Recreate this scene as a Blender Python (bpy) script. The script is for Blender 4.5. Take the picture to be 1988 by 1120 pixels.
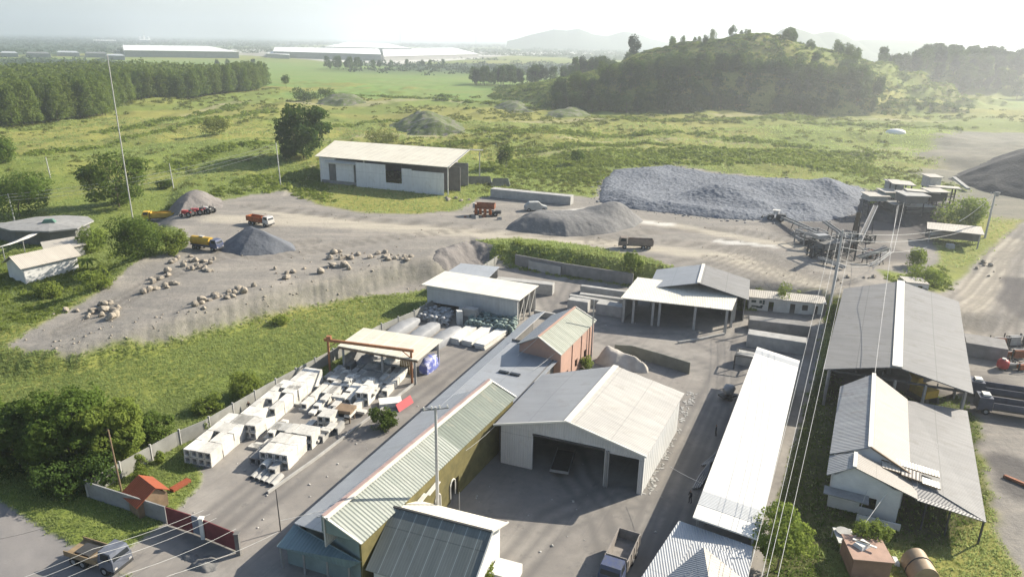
import bpy, math, random
import numpy as np
from mathutils import Vector, Matrix
R = math.radians
sc = bpy.context.scene
for o in list(bpy.data.objects): bpy.data.objects.remove(o)
COL = sc.collection
random.seed(7); RNG = np.random.default_rng(11)

# ---------------------------------------------------------------- camera, sky, sun, exposure
CAM_Z = 50.0; PITCH = R(19.05); ROLL = R(0.95); FPX = 1400.0
cam = bpy.data.cameras.new('camera'); cam_o = bpy.data.objects.new('camera', cam); COL.objects.link(cam_o)
cam.sensor_width = 36.0; cam.lens = 36.0 * FPX / 1988.0; cam.clip_end = 60000; cam.clip_start = 0.5
_f = np.array([0, math.cos(PITCH), -math.sin(PITCH)]); _x0 = np.array([1., 0, 0]); _u0 = np.array([0, math.sin(PITCH), math.cos(PITCH)])
_xi = math.cos(ROLL)*_x0 + math.sin(ROLL)*_u0; _yi = -math.sin(ROLL)*_x0 + math.cos(ROLL)*_u0
cam_o.matrix_world = Matrix(((_xi[0], _yi[0], -_f[0], 0), (_xi[1], _yi[1], -_f[1], 0), (_xi[2], _yi[2], -_f[2], CAM_Z), (0, 0, 0, 1)))
sc.camera = cam_o

SUN_EL = R(30.2); SUN_AZ = R(29.0)            # azimuth measured from +X towards +Y
SUN_DIR = Vector((math.cos(SUN_EL)*math.cos(SUN_AZ), math.cos(SUN_EL)*math.sin(SUN_AZ), math.sin(SUN_EL)))
sun = bpy.data.lights.new('sun', 'SUN'); sun.energy = 5.0; sun.angle = R(0.5); sun.color = (1.0, 0.92, 0.79)
sun_o = bpy.data.objects.new('sun', sun); COL.objects.link(sun_o)
sun_o.rotation_euler = SUN_DIR.to_track_quat('Z', 'Y').to_euler(); sun_o.location = (200, 100, 150)
world = bpy.data.worlds.new('World'); sc.world = world; world.use_nodes = True
wn = world.node_tree; bg = wn.nodes['Background']
sky = wn.nodes.new('ShaderNodeTexSky'); sky.sky_type = 'NISHITA'; sky.sun_disc = False
sky.sun_elevation = SUN_EL; sky.sun_rotation = R(90) - SUN_AZ
sky.air_density = 1.0; sky.dust_density = 0.8; sky.ozone_density = 1.5
wn.links.new(sky.outputs[0], bg.inputs[0]); bg.inputs[1].default_value = 0.075
sc.view_settings.view_transform = 'Standard'; sc.view_settings.look = 'None'
sc.view_settings.exposure = 1.08; sc.view_settings.gamma = 1.0
HAZE_DENSITY = 2.5e-4
try:
    cy = sc.cycles
    cy.max_bounces = 6; cy.diffuse_bounces = 1; cy.glossy_bounces = 2; cy.transmission_bounces = 3; cy.volume_bounces = 1; cy.transparent_max_bounces = 6
    cy.use_denoising = True; cy.caustics_reflective = False; cy.caustics_refractive = False
except Exception: pass

# ---------------------------------------------------------------- helpers
def ray(px, py):
    return _f*FPX + _xi*(px - 994.0) + _yi*(560.0 - py)
def G(px, py, z=0.0):
    """point of the photo's pixel (px, py) on the level z"""
    d = ray(px, py); t = (z - CAM_Z)/d[2]
    return Vector((d[0]*t, d[1]*t, z))
def GT(px, py):
    """point of the pixel on the terrain"""
    z = 0.0
    for _ in range(12):
        p = G(px, py, z); z = 0.5*z + 0.5*float(hfun(np.array([p.x]), np.array([p.y]))[0])
    p = G(px, py, z); p.z = float(hfun(np.array([p.x]), np.array([p.y]))[0]); return p
def HZ(x, y): return float(hfun(np.array([float(x)]), np.array([float(y)]))[0])
def lerp(a, b, t): return a + (b - a)*t

def _hash(ix, iy, seed):
    h = (ix.astype(np.int64)*374761393 + iy.astype(np.int64)*668265263 + seed*974711) & 0x7fffffff
    h = ((h ^ (h >> 13))*1274126177) & 0x7fffffff
    h = h ^ (h >> 16)
    return (h & 0xffff)/65535.0
def vnoise(x, y, seed=0):
    ix = np.floor(x); iy = np.floor(y); fx = x - ix; fy = y - iy
    fx = fx*fx*(3-2*fx); fy = fy*fy*(3-2*fy)
    a = _hash(ix, iy, seed); b = _hash(ix+1, iy, seed); c = _hash(ix, iy+1, seed); d = _hash(ix+1, iy+1, seed)
    return (a*(1-fx)+b*fx)*(1-fy) + (c*(1-fx)+d*fx)*fy
def fbm(x, y, oct=4, seed=0):
    s = 0; a = .5
    for i in range(oct):
        s = s + a*(vnoise(x, y, seed+i*17)-.5)*2; x = x*2.03+3.1; y = y*2.03+1.7; a *= .5
    return s
def sstep(a, b, x):
    t = np.clip((x-a)/(b-a), 0, 1); return t*t*(3-2*t)
def sdf(poly, x, y):
    """signed distance to a polygon, negative inside"""
    P_ = np.array([(p[0], p[1]) for p in poly]); n = len(P_)
    d2 = np.full(x.shape, 1e18); ins = np.zeros(x.shape, bool)
    for i in range(n):
        ax, ay = P_[i]; bx, by = P_[(i+1) % n]; ex, ey = bx-ax, by-ay
        t = np.clip(((x-ax)*ex+(y-ay)*ey)/(ex*ex+ey*ey+1e-9), 0, 1)
        d2 = np.minimum(d2, (x-ax-t*ex)**2+(y-ay-t*ey)**2)
        c = ((ay > y) != (by > y)) & (x < (bx-ax)*(y-ay)/((by-ay) if abs(by-ay) > 1e-9 else 1e-9)+ax)
        ins ^= c
    d = np.sqrt(d2); return np.where(ins, -d, d)
def pldist(pts, x, y):
    d2 = np.full(x.shape, 1e18)
    for (ax, ay), (bx, by) in zip(pts[:-1], pts[1:]):
        ex, ey = bx-ax, by-ay
        t = np.clip(((x-ax)*ex+(y-ay)*ey)/(ex*ex+ey*ey+1e-9), 0, 1)
        d2 = np.minimum(d2, (x-ax-t*ex)**2+(y-ay-t*ey)**2)
    return np.sqrt(d2)

def tag(o, label=None, cat=None, group=None, kind=None):
    if label: o['label'] = label
    if cat: o['category'] = cat; o['kind'] = 'thing'
    if group: o['group'] = group
    if kind: o['kind'] = kind
    return o
def thing(name, label, cat, loc=(0, 0, 0), rz=0.0, group=None):
    o = bpy.data.objects.new(name, None); COL.objects.link(o); o.location = Vector(loc); o.rotation_euler = (0, 0, rz)
    o.empty_display_size = .5
    return tag(o, label, cat, group)
def copy_tree(o, parent=None):
    c = o.copy(); COL.objects.link(c); c.parent = parent
    for ch in list(o.children): copy_tree(ch, c)
    return c
def base_of(o):
    v = Vector((0, 0, 0))
    while o is not None: v = v + o.location; o = o.parent
    return v

class MB:
    """collects faces; build() links ONE mesh object"""
    def __init__(s): s.v = []; s.f = []; s.uv = []; s.sm = []; s.mi = []
    def add(s, verts, faces, uvs=None, smooth=False, mi=0):
        n = len(s.v); s.v += [tuple(p) for p in verts]
        for k, f in enumerate(faces):
            s.f.append([n+i for i in f]); s.sm.append(smooth); s.mi.append(mi)
            s.uv.append(uvs[k] if uvs else [(0, 0)]*len(f))
        return s
    def box(s, c, size, rz=0.0, top=1.0, tilt=None, mi=0):
        """box with centre-bottom c; size (x, y, z); top scales the upper face"""
        x, y, z = size[0]/2, size[1]/2, size[2]
        vs = [Vector((a*x*t, b*y*t, h)) for h, t in ((0, 1), (z, top)) for a, b in ((-1, -1), (1, -1), (1, 1), (-1, 1))]
        m = Matrix.Rotation(rz, 4, 'Z')
        if tilt: m = m @ Matrix.Rotation(tilt[0], 4, 'X') @ Matrix.Rotation(tilt[1], 4, 'Y')
        vs = [m @ v + Vector(c) for v in vs]
        fs = [(3, 2, 1, 0), (4, 5, 6, 7), (0, 1, 5, 4), (1, 2, 6, 5), (2, 3, 7, 6), (3, 0, 4, 7)]
        X, Y, Z = size
        uv = [[(0, 0), (X, 0), (X, Y), (0, Y)]]*2 + [[(0, 0), (X, 0), (X, Z), (0, Z)], [(0, 0), (Y, 0), (Y, Z), (0, Z)]]*2
        return s.add(vs, fs, uv, mi=mi)
    def bar(s, a, b, w, h=None, up=(0, 0, 1), mi=0):
        """square bar from a to b"""
        a = Vector(a); b = Vector(b); h = h or w; d = (b-a)
        if d.length < 1e-6: return s
        dn = d.normalized(); u = Vector(up)
        if abs(dn.dot(u)) > .98: u = Vector((1, 0, 0))
        sx = dn.cross(u).normalized(); sy = sx.cross(dn)
        vs = [p + sx*(i*w/2) + sy*(j*h/2) for p in (a, b) for i, j in ((-1, -1), (1, -1), (1, 1), (-1, 1))]
        L = d.length
        return s.add(vs, [(3, 2, 1, 0), (4, 5, 6, 7), (0, 1, 5, 4), (1, 2, 6, 5), (2, 3, 7, 6), (3, 0, 4, 7)],
                     [[(0, 0)]*4]*2+[[(0, 0), (w, 0), (w, L), (0, L)]]*4, mi=mi)
    def tube(s, pts, r, n=8, cap=True, mi=0):
        pts = [Vector(p) for p in pts]; rs = r if isinstance(r, (list, tuple)) else [r]*len(pts)
        rings = []
        for i, p in enumerate(pts):
            d = (pts[min(i+1, len(pts)-1)]-pts[max(i-1, 0)]).normalized()
            u = Vector((0, 0, 1)) if abs(d.z) < .95 else Vector((1, 0, 0))
            sx = d.cross(u).normalized(); sy = sx.cross(d)
            rings.append([p + (sx*math.cos(2*math.pi*k/n)+sy*math.sin(2*math.pi*k/n))*rs[i] for k in range(n)])
        vs = [v for rg in rings for v in rg]; fs = []
        for i in range(len(pts)-1):
            for k in range(n): fs.append((i*n+k, i*n+(k+1) % n, (i+1)*n+(k+1) % n, (i+1)*n+k))
        s.add(vs, fs, smooth=True, mi=mi)
        if cap: s.add(rings[0], [tuple(range(n))[::-1]], mi=mi); s.add(rings[-1], [tuple(range(n))], mi=mi)
        return s
    def poly(s, pts, mi=0, uv=None):
        return s.add(pts, [tuple(range(len(pts)))], [uv] if uv else None, mi=mi)
    def slab(s, q, th=.12, mi=0):
        """roof sheet: q = (eave a, eave b, ridge b, ridge a); thickness downwards; uv in metres along / up the slope"""
        q = [Vector(p) for p in q]; n = (q[1]-q[0]).cross(q[3]-q[0]).normalized()
        if n.z < 0: n = -n
        lo = [p - n*th for p in q]
        L = (q[1]-q[0]).length; S = (q[3]-q[0]).length; L2 = (q[2]-q[3]).length
        e = (q[1]-q[0]).normalized(); o3 = (q[3]-q[0]).dot(e); o2 = (q[2]-q[0]).dot(e)
        uv = [(0, 0), (L, 0), (o2, S), (o3, S)]
        ccw = (q[1]-q[0]).cross(q[2]-q[0]).z > 0
        top = [0, 1, 2, 3]; bot = [7, 6, 5, 4]
        fs = [top, bot, [0, 4, 5, 1], [1, 5, 6, 2], [2, 6, 7, 3], [3, 7, 4, 0]]
        if not ccw: fs = [f[::-1] for f in fs]
        uvs = []
        allv = q+lo
        for f in fs[:2]: uvs.append([uv[i % 4] for i in f])
        for f in fs[2:]: uvs.append([uv[i % 4] for i in f])
        return s.add(allv, fs, uvs, mi=mi)
    def wall(s, a, b, z0, z1, th=.2, z1b=None, mi=0):
        """upright wall from a to b (xy), bottom z0, top z1 (at a) / z1b (at b)"""
        a = Vector((a[0], a[1], 0)); b = Vector((b[0], b[1], 0)); z1b = z1 if z1b is None else z1b
        d = (b-a); L = d.length; nrm = Vector((-d.y, d.x, 0)).normalized()*th/2
        vs = []
        for off in (-nrm, nrm):
            vs += [a+off+Vector((0, 0, z0)), b+off+Vector((0, 0, z0)), b+off+Vector((0, 0, z1b)), a+off+Vector((0, 0, z1))]
        fs = [(0, 1, 2, 3), (7, 6, 5, 4), (0, 4, 5, 1), (1, 5, 6, 2), (2, 6, 7, 3), (3, 7, 4, 0)]
        u = [(0, z0), (L, z0), (L, z1b), (0, z1)]
        uvs = [[u[i % 4] for i in f] for f in fs]
        return s.add(vs, fs, uvs, mi=mi)
    def dome(s, c, rx, ry, rz_, n=10, m=5, jit=0.0, seed=0, mi=0):
        rr = random.Random(seed); vs = [];
        for j in range(m+1):
            ph = -math.pi/2 + math.pi*j/m
            for k in range(n):
                th = 2*math.pi*k/n; q = 1+rr.uniform(-jit, jit)
                vs.append((c[0]+rx*q*math.cos(ph)*math.cos(th), c[1]+ry*q*math.cos(ph)*math.sin(th), c[2]+rz_*q*math.sin(ph)))
        fs = [(j*n+k, j*n+(k+1) % n, (j+1)*n+(k+1) % n, (j+1)*n+k) for j in range(m) for k in range(n)]
        return s.add(vs, fs, smooth=True, mi=mi)
    def build(s, name, mat, parent=None, world=True, bevel=0.0):
        """world=True: the verts are world coordinates (parents are unrotated)"""
        off = base_of(parent) if (parent is not None and world) else Vector((0, 0, 0))
        me = bpy.data.meshes.new(name)
        v = [(p[0]-off.x, p[1]-off.y, p[2]-off.z) for p in s.v]
        me.from_pydata(v, [], s.f)
        ul = me.uv_layers.new(name='UVMap'); k = 0; flat = np.array([c for u in s.uv for c in u], dtype=np.float32).ravel()
        ul.data.foreach_set('uv', flat)
        me.polygons.foreach_set('use_smooth', s.sm)
        mats = mat if isinstance(mat, (list, tuple)) else [mat]
        for m in mats: me.materials.append(m)
        if len(mats) > 1: me.polygons.foreach_set('material_index', s.mi)
        me.update()
        o = bpy.data.objects.new(name, me); COL.objects.link(o); o.parent = parent
        if bevel:
            b = o.modifiers.new('bevel', 'BEVEL'); b.width = bevel; b.segments = 1; b.limit_method = 'ANGLE'
        return o
def big_mesh(name, V, F, mat, smooth=True, attrs=None, parent=None):
    """numpy mesh of equal-sided faces; attrs: name -> per-vertex rgba"""
    me = bpy.data.meshes.new(name); nV = len(V); nF, k = F.shape
    me.vertices.add(nV); me.vertices.foreach_set('co', np.ascontiguousarray(V, dtype=np.float32).ravel())
    me.loops.add(nF*k); me.loops.foreach_set('vertex_index', np.ascontiguousarray(F, dtype=np.int32).ravel())
    me.polygons.add(nF); me.polygons.foreach_set('loop_start', np.arange(0, nF*k, k, dtype=np.int32))
    try: me.polygons.foreach_set('loop_total', np.full(nF, k, dtype=np.int32))
    except Exception: pass
    if smooth: me.polygons.foreach_set('use_smooth', np.ones(nF, dtype=bool))
    for an, dat in (attrs or {}).items():
        a = me.attributes.new(an, 'FLOAT_COLOR', 'POINT'); a.data.foreach_set('color', np.ascontiguousarray(dat, dtype=np.float32).ravel())
    me.materials.append(mat); me.update(calc_edges=True); me.validate()
    o = bpy.data.objects.new(name, me); COL.objects.link(o); o.parent = parent; return o

# ---------------------------------------------------------------- materials
class NT:
    def __init__(s, name):
        s.m = bpy.data.materials.new(name); s.m.use_nodes = True; s.t = s.m.node_tree; s.n = s.t.nodes
        s.b = s.n['Principled BSDF']; s.b.inputs['Specular IOR Level'].default_value = 0.3
    def new(s, t, **k):
        x = s.n.new(t)
        for a, b in k.items(): setattr(x, a, b)
        return x
    def link(s, a, b): s.t.links.new(a, b)
    def coord(s, kind='Object'):
        return s.new('ShaderNodeTexCoord').outputs[kind]
    def geo(s): return s.new('ShaderNodeNewGeometry').outputs['Position']
    def noise(s, vec, scale, detail=4, rough=.6):
        x = s.new('ShaderNodeTexNoise'); x.inputs['Scale'].default_value = scale; x.inputs['Detail'].default_value = detail; x.inputs['Roughness'].default_value = rough
        if vec is not None: s.link(vec, x.inputs['Vector'])
        return x.outputs['Fac']
    def scalev(s, vec, sc_):
        x = s.new('ShaderNodeMapping'); x.inputs['Scale'].default_value = sc_; s.link(vec, x.inputs['Vector']); return x.outputs[0]
    def ramp(s, fac, a, b, ca=(0, 0, 0), cb=(1, 1, 1)):
        x = s.new('ShaderNodeValToRGB'); x.color_ramp.elements[0].position = a; x.color_ramp.elements[1].position = b
        x.color_ramp.elements[0].color = (*ca, 1); x.color_ramp.elements[1].color = (*cb, 1); s.link(fac, x.inputs[0]); return x.outputs[0]
    def mix(s, fac, a, b, blend='MIX'):
        x = s.new('ShaderNodeMix', data_type='RGBA', blend_type=blend)
        for i, v in ((0, fac), (6, a), (7, b)):
            if hasattr(v, 'is_linked') or hasattr(v, 'links'): s.link(v, x.inputs[i])
            elif i == 0: x.inputs[0].default_value = v
            else: x.inputs[i].default_value = (*v, 1) if len(v) == 3 else v
        return x.outputs[2]
    def math(s, op, a, b=None):
        x = s.new('ShaderNodeMath', operation=op)
        for i, v in ((0, a), (1, b)):
            if v is None: continue
            if isinstance(v, (int, float)): x.inputs[i].default_value = v
            else: s.link(v, x.inputs[i])
        return x.outputs[0]
    def new_rot(s, vec, a):
        x = s.new('ShaderNodeMapping'); x.inputs['Rotation'].default_value = (0, 0, a); s.link(vec, x.inputs['Vector']); return x.outputs[0]
    def bump(s, h, strength=.5, dist=.1, normal=None):
        x = s.new('ShaderNodeBump'); x.inputs['Strength'].default_value = strength; x.inputs['Distance'].default_value = dist
        s.link(h, x.inputs['Height'])
        if normal is not None: s.link(normal, x.inputs['Normal'])
        return x.outputs[0]
    def out(s, col, rough=.8, normal=None, metal=0.0):
        if isinstance(col, tuple): s.b.inputs['Base Color'].default_value = (*col, 1)
        else: s.link(col, s.b.inputs['Base Color'])
        s.b.inputs['Roughness'].default_value = rough; s.b.inputs['Metallic'].default_value = metal
        if normal is not None: s.link(normal, s.b.inputs['Normal'])
        return s.m
MATS = {}
def mat(name, c, var=.25, scale=1.5, rough=.8, bump=.3, dist=.03, metal=0.0, c2=None, spot=(.35, .7)):
    """plain worn surface: two tones mixed by noise at two scales"""
    if name in MATS: return MATS[name]
    t = NT(name); v = t.geo()
    n1 = t.noise(v, scale, 5); n2 = t.noise(v, scale*.17, 3)
    c2 = c2 or tuple(x*(1-var) for x in c)
    col = t.mix(t.ramp(n1, spot[0], spot[1]), c, c2)
    col = t.mix(t.math('MULTIPLY', t.ramp(n2, .4, .7), .35), col, tuple(x*.75 for x in c2))
    m = t.out(col, rough, t.bump(n1, bump, dist), metal); MATS[name] = m; return m
def roofmat(name, c, c2=None, pitch=.25, rough=.55, streak=.3, bump=.6, panel=0.0, rust=None, metal=0.0, dirt=1.0, pgain=1.3):
    """sheet roof: ribs run up the slope (uv.x along the eave, uv.y up the slope), with rain streaks, lap lines and dirt"""
    if name in MATS: return MATS[name]
    t = NT(name); uv = t.coord('UV'); sep = t.new('ShaderNodeSeparateXYZ'); t.link(uv, sep.inputs[0])
    w = t.math('SINE', t.math('MULTIPLY', sep.outputs[0], 2*math.pi/pitch))
    c2 = c2 or tuple(x*.8 for x in c)
    st = t.noise(t.scalev(uv, (1.4, .12, 1)), 1.0, 5); big = t.noise(t.scalev(uv, (.12, .2, 1)), 1.0, 4); fine = t.noise(uv, 6.0, 3)
    col = t.mix(t.math('MULTIPLY', t.ramp(st, .4, .75), streak*2.2), c, c2)
    col = t.mix(t.math('MULTIPLY', t.ramp(big, .42, .68), .45), col, tuple(x*.86 for x in c2))
    col = t.mix(t.math('MULTIPLY', t.ramp(fine, .62, .8), .25), col, tuple(x*.6 for x in c2))
    # one sheet differs a little from the next, and laps show as thin lines
    wn_ = t.new('ShaderNodeTexWhiteNoise', noise_dimensions='2D'); fl = t.new('ShaderNodeVectorMath', operation='FLOOR')
    t.link(t.scalev(uv, (1/.95, 1/4.5, 1)), fl.inputs[0]); t.link(fl.outputs[0], wn_.inputs['Vector'])
    col = t.mix(t.math('MULTIPLY', wn_.outputs['Value'], .16*dirt), col, tuple(x*.72 for x in c))
    lap = t.math('GREATER_THAN', t.math('FRACT', t.math('MULTIPLY', sep.outputs[1], 1/4.5)), .975)
    col = t.mix(t.math('MULTIPLY', lap, .35*dirt), col, tuple(x*.45 for x in c2))
    pt = t.noise(t.scalev(uv, (.35, .22, 1)), 1.0, 6, .75); col = t.mix(t.math('MULTIPLY', t.ramp(pt, .53, .66), .38*dirt), col, tuple(x*y for x, y in zip(c2, (.72, .66, .58))))
    dr = t.noise(t.scalev(uv, (3.5, .3, 1)), 1.0, 3, .6); col = t.mix(t.math('MULTIPLY', t.ramp(dr, .6, .78), .30*dirt), col, tuple(x*y for x, y in zip(c2, (.62, .52, .42))))
    groove = t.ramp(w, .0, .35); col = t.mix(t.math('MULTIPLY', t.math('SUBTRACT', 1.0, groove), .11), col, tuple(x*.5 for x in c2))
    if panel:
        pl = t.math('GREATER_THAN', t.math('FRACT', t.math('MULTIPLY', sep.outputs[0], 1/panel)), .94)
        col = t.mix(t.math('MULTIPLY', pl, .6), col, tuple(min(1, x*pgain) for x in c))
    if rust:
        rn = t.noise(t.scalev(uv, (.5, .25, 1)), 1.0, 6, .7); col = t.mix(t.math('MULTIPLY', t.ramp(rn, .55, .72), .8), col, rust)
    m = t.out(col, rough, t.bump(w, bump, .03), metal); MATS[name] = m; return m
# ================================================================ TERRAIN
def PX(pts, z): return [G(a, b, z).xy for a, b in pts]
PLATEAU = PX([(-250, 640), (-40, 655), (62, 664), (146, 655), (334, 612), (600, 543), (690, 525), (770, 506), (835, 500), (880, 478), (912, 466), (965, 474), (1000, 473), (1100, 487), (1215, 505), (1300, 518), (1450, 540), (1600, 562), (1760, 584), (1900, 585), (2100, 575), (2300, 500)], 4) \
        + [Vector((300, 400)), Vector((0, 420)), Vector((-120, 330)), Vector((-105, 230))] + PX([(330, 455), (200, 540), (60, 600), (-250, 640)], 4)[:3]
HILL_PX = [900, 1000, 1050, 1100, 1150, 1200, 1250, 1300, 1350, 1400, 1450, 1500, 1550, 1600, 1650, 1700, 1750, 1800, 1850, 1900, 1960, 2100, 2300]
CREST_PY = [182, 162, 152, 141, 129, 116, 102, 92, 85, 78, 75, 80, 92, 104, 116, 130, 148, 163, 182, 195, 200, 205, 205]
CLIFF_PY = [218, 212, 185, 162, 150, 142, 137, 135, 132, 132, 136, 142, 150, 146, 150, 190, 205, 212, 222, 222, 222, 222, 222]
HA = np.array([(p-985)/1450 for p in HILL_PX])
HOR = np.array([76+(p-994)*.0166 for p in HILL_PX])
CRZ = 50-(np.array(CREST_PY)-HOR)*600/1400*1.04
CLZ = 50-(np.array(CLIFF_PY)-HOR)*528/1400*1.04
def hfun(x, y):
    x = np.asarray(x, float); y = np.asarray(y, float)
    w = sstep(-70, -25, x)
    b0 = 1.6*sstep(112, 165, y)+2.4*sstep(190, 270, y)
    b1 = 1.6*sstep(158, 200, y)+2.4*sstep(200, 270, y)
    b = lerp(b0, b1, w)
    pd = sdf(PLATEAU, x, y) + .8*fbm(x*.25, y*.25, 3, 5)
    top = lerp(4.0, 1.2, sstep(66, 105, x)*(1-sstep(150, 215, y)))*(1-.6*sstep(-48, -86, x)*(1-sstep(118, 150, y)))
    m = 1-sstep(-.6, 6.0, pd)
    z = lerp(b, np.maximum(top, np.where(y > 190, b, 0)), m)
    z = z + .35*np.exp(-((pd+2.0)/2.0)**2)*(y < 175)*(x < 20)*(.5+fbm(x*.3, y*.3, 2, 9))        # ragged crest of the bank
    gul = np.exp(-((pd-2.6)/2.4)**2)*(x < 5)*(y < 175)
    z = z - gul*.45*np.abs(fbm((x+.35*y)*.9, (y-.35*x)*.10, 3, 21))                               # rain gullies down the bank
    # rough ground behind the quarry yard
    rough = sstep(235, 300, y)*(1-sstep(560, 700, y)*(x < 60))
    rleft = sstep(200, 260, y)*(x < -70)
    amp = np.maximum(rough, rleft)
    z = z + amp*(4.6*np.maximum(fbm(x*.018, y*.020, 4, 31), -.12) + 2.4*np.abs(fbm(x*.05, y*.04, 3, 41)))
    z = z + .12*fbm(x*.4, y*.4, 3, 51)*(1-m)*(np.abs(y-95) > 0)*(sstep(-28, -40, x)+sstep(140, 190, y)).clip(0, 1)
    # hill with a quarried face
    a = x/np.maximum(y, 1.0)
    cr = np.interp(a, HA, CRZ, left=4, right=8); cl = np.interp(a, HA, CLZ, left=4, right=4)
    wob = 14*fbm(x*.012, y*.012, 3, 61); t = y-506-wob-26*sstep(.40, .60, a)
    hz = 4+(cl-4)*sstep(0, 13, t) + (cr-cl)*sstep(20, 100, t)
    q8 = hz/9.0; st_ = 9.0*(np.floor(q8)+sstep(.0, .42, q8-np.floor(q8))); hz = lerp(hz, st_, sstep(.455, .49, a+.012*fbm(x*.02, y*.02, 2, 67)))
    back = 1-sstep(112, 330, t)
    terr = 2.2*np.sin(np.clip(t, 0, 110)*.22+.8*fbm(x*.03, y*.03, 2, 63))*sstep(.46, .52, a)
    hh = (hz-4+terr)*back*sstep(-4, 6, t)*sstep(-.075, .01, a)
    hh = hh + hh.clip(0, 40)/40*(2.2*fbm(x*.05, y*.05, 4, 71)+2.5*fbm(x*.02, y*.02, 3, 73))
    z = z + np.maximum(hh, 0)
    # wooded rise on the right behind the hill
    f = sstep(690, 790, y+40*fbm(x*.006, y*.006, 2, 81))*(1-sstep(860, 1050, y))*sstep(.46, .56, a)
    z = z + 27*f*(1+.25*fbm(x*.01, y*.01, 3, 83))
    far = sstep(700, 1000, y)
    z = lerp(z, 2.0*(1-sstep(900, 1500, y)), far*(1-f))
    return z

# fan-shaped grid, finer near the camera
NR, NC = 640, 760
yy = 30*np.exp(np.linspace(0, math.log(14000/30), NR)); uu = np.sinh(np.linspace(-1.35, 1.35, NC))/np.sinh(1.35)*1.25
U_, Y_ = np.meshgrid(uu, yy); X_ = U_*(Y_+12); xs = X_.ravel(); ys = Y_.ravel()
zs = hfun(xs, ys)
def zone(poly, soft, seed=0, wob=.8, fr=.3, lim=420):
    out = np.zeros(xs.shape); k = (ys < lim)
    d = sdf(poly, xs[k], ys[k]) + wob*fbm(xs[k]*fr, ys[k]*fr, 3, seed)
    out[k] = 1-sstep(-soft, soft, d); return out
GRAVEL = PX([(-300, 655), (-100, 648), (6, 644), (76, 604), (170, 562), (219, 537), (273, 504), (358, 483), (363, 458), (320, 432), (282, 410), (340, 395), (440, 388), (486, 379), (560, 372), (620, 398), (700, 412), (800, 416), (890, 408), (930, 384), (1010, 372), (1100, 378), (1155, 385), (1165, 352), (1300, 330), (1480, 345), (1660, 360), (1730, 385), (1800, 430), (1830, 490), (1790, 520), (1700, 515), (1740, 545), (1830, 555), (1910, 480), (1988, 425), (2200, 380), (2300, 700), (1988, 665), (1880, 640), (1760, 620), (1640, 572), (1560, 562), (1450, 548), (1330, 528), (1250, 498), (1100, 472), (1000, 462), (940, 466)], 4) \
       + [v for v in PX([(905, 500), (842, 556), (800, 566), (700, 575), (600, 596), (500, 622), (322, 670), (240, 684), (150, 706), (60, 704), (20, 690), (-60, 668)], 0.3)]
YARD = PX([(372, 958), (330, 1000), (460, 1075), (545, 1150), (600, 1200), (1480, 1200), (1500, 1010), (1590, 700), (1605, 610), (1590, 596), (1440, 602), (1235, 558), (1100, 539), (1000, 520), (968, 512), (870, 564), (830, 606), (660, 715), (520, 800), (375, 905), (395, 925)], 0)
ROAD = PX([(-200, 850), (-60, 938), (30, 992), (120, 1044), (250, 1118), (420, 1215), (300, 1400), (-400, 1400)], 0)
DRIVE = PX([(210, 1095), (330, 1003), (470, 1070), (560, 1120), (560, 1260), (420, 1230)], 0)
RYARD = PX([(1885, 640), (2000, 660), (2300, 700), (2300, 1300), (1985, 1130), (1950, 1040), (1925, 960), (1908, 890), (1898, 820), (1880, 770), (1640, 760), (1600, 700)], 0)
RDIRT = PX([(1820, 560), (1860, 520), (1930, 470), (1988, 425), (2200, 400), (2300, 660), (1988, 640), (1870, 615)], 2.5)
zg = zone(GRAVEL, .8, 101); zy = zone(YARD, .35, 103, .5, .5, 200); zr = zone(ROAD, .18, 105, .25, .6, 200); zd = zone(DRIVE, .3, 107, .4, .5, 200); zry = zone(RYARD, .8, 109, 1.5, .3, 200)
zy = np.maximum(zy, 0); DUST = PX([(1850, 400), (1795, 330), (1830, 255), (1990, 235), (2400, 240), (2400, 480), (1985, 430), (1930, 440)], 4); zg = np.maximum.reduce([zg, zry, zone(DUST, 7, 111, 16, .04)*.8])*(1-zy); zdust = zone(DUST, 7, 111, 16, .04)
FAC = PX([(470, 108), (560, 113), (640, 120), (760, 126), (880, 118), (1000, 108), (1200, 104), (1200, 101), (940, 102), (880, 92), (760, 82), (680, 80), (560, 92), (470, 96), (230, 90), (225, 104)], 0); zfac = zone(FAC, 14, 113, 30, .01, 3600)*(ys > 1000)
zg = np.maximum(zg, zfac)
# fine relief: ruts, gravel
trk = np.zeros(xs.shape); light = np.zeros(xs.shape); k = ys < 330
kx, ky = xs[k], ys[k]
def pl(pts, z=4): return [tuple(G(a, b, z).xy) for a, b in pts]
RUTS = [pl([(1420, 470), (1500, 500), (1560, 545), (1640, 580)]), pl([(1440, 478), (1480, 500), (1520, 540), (1580, 575)]), pl([(1390, 480), (1470, 490), (1540, 520), (1640, 560)]), pl([(1380, 500), (1450, 520), (1560, 560), (1640, 585)]), pl([(1300, 470), (1400, 480), (1500, 520), (1600, 548)]),
        pl([(1500, 520), (1560, 530), (1640, 545)]), pl([(1780, 640), (1880, 590), (1930, 530), (1988, 480)], 2), pl([(1800, 620), (1900, 610), (1950, 560), (1960, 500), (2000, 450)], 2), pl([(1860, 640), (1930, 620), (1980, 580)], 2), pl([(1845, 600), (1890, 560), (1930, 500), (2000, 440)], 2), pl([(1950, 640), (1960, 590), (1990, 540)], 2)]
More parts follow.
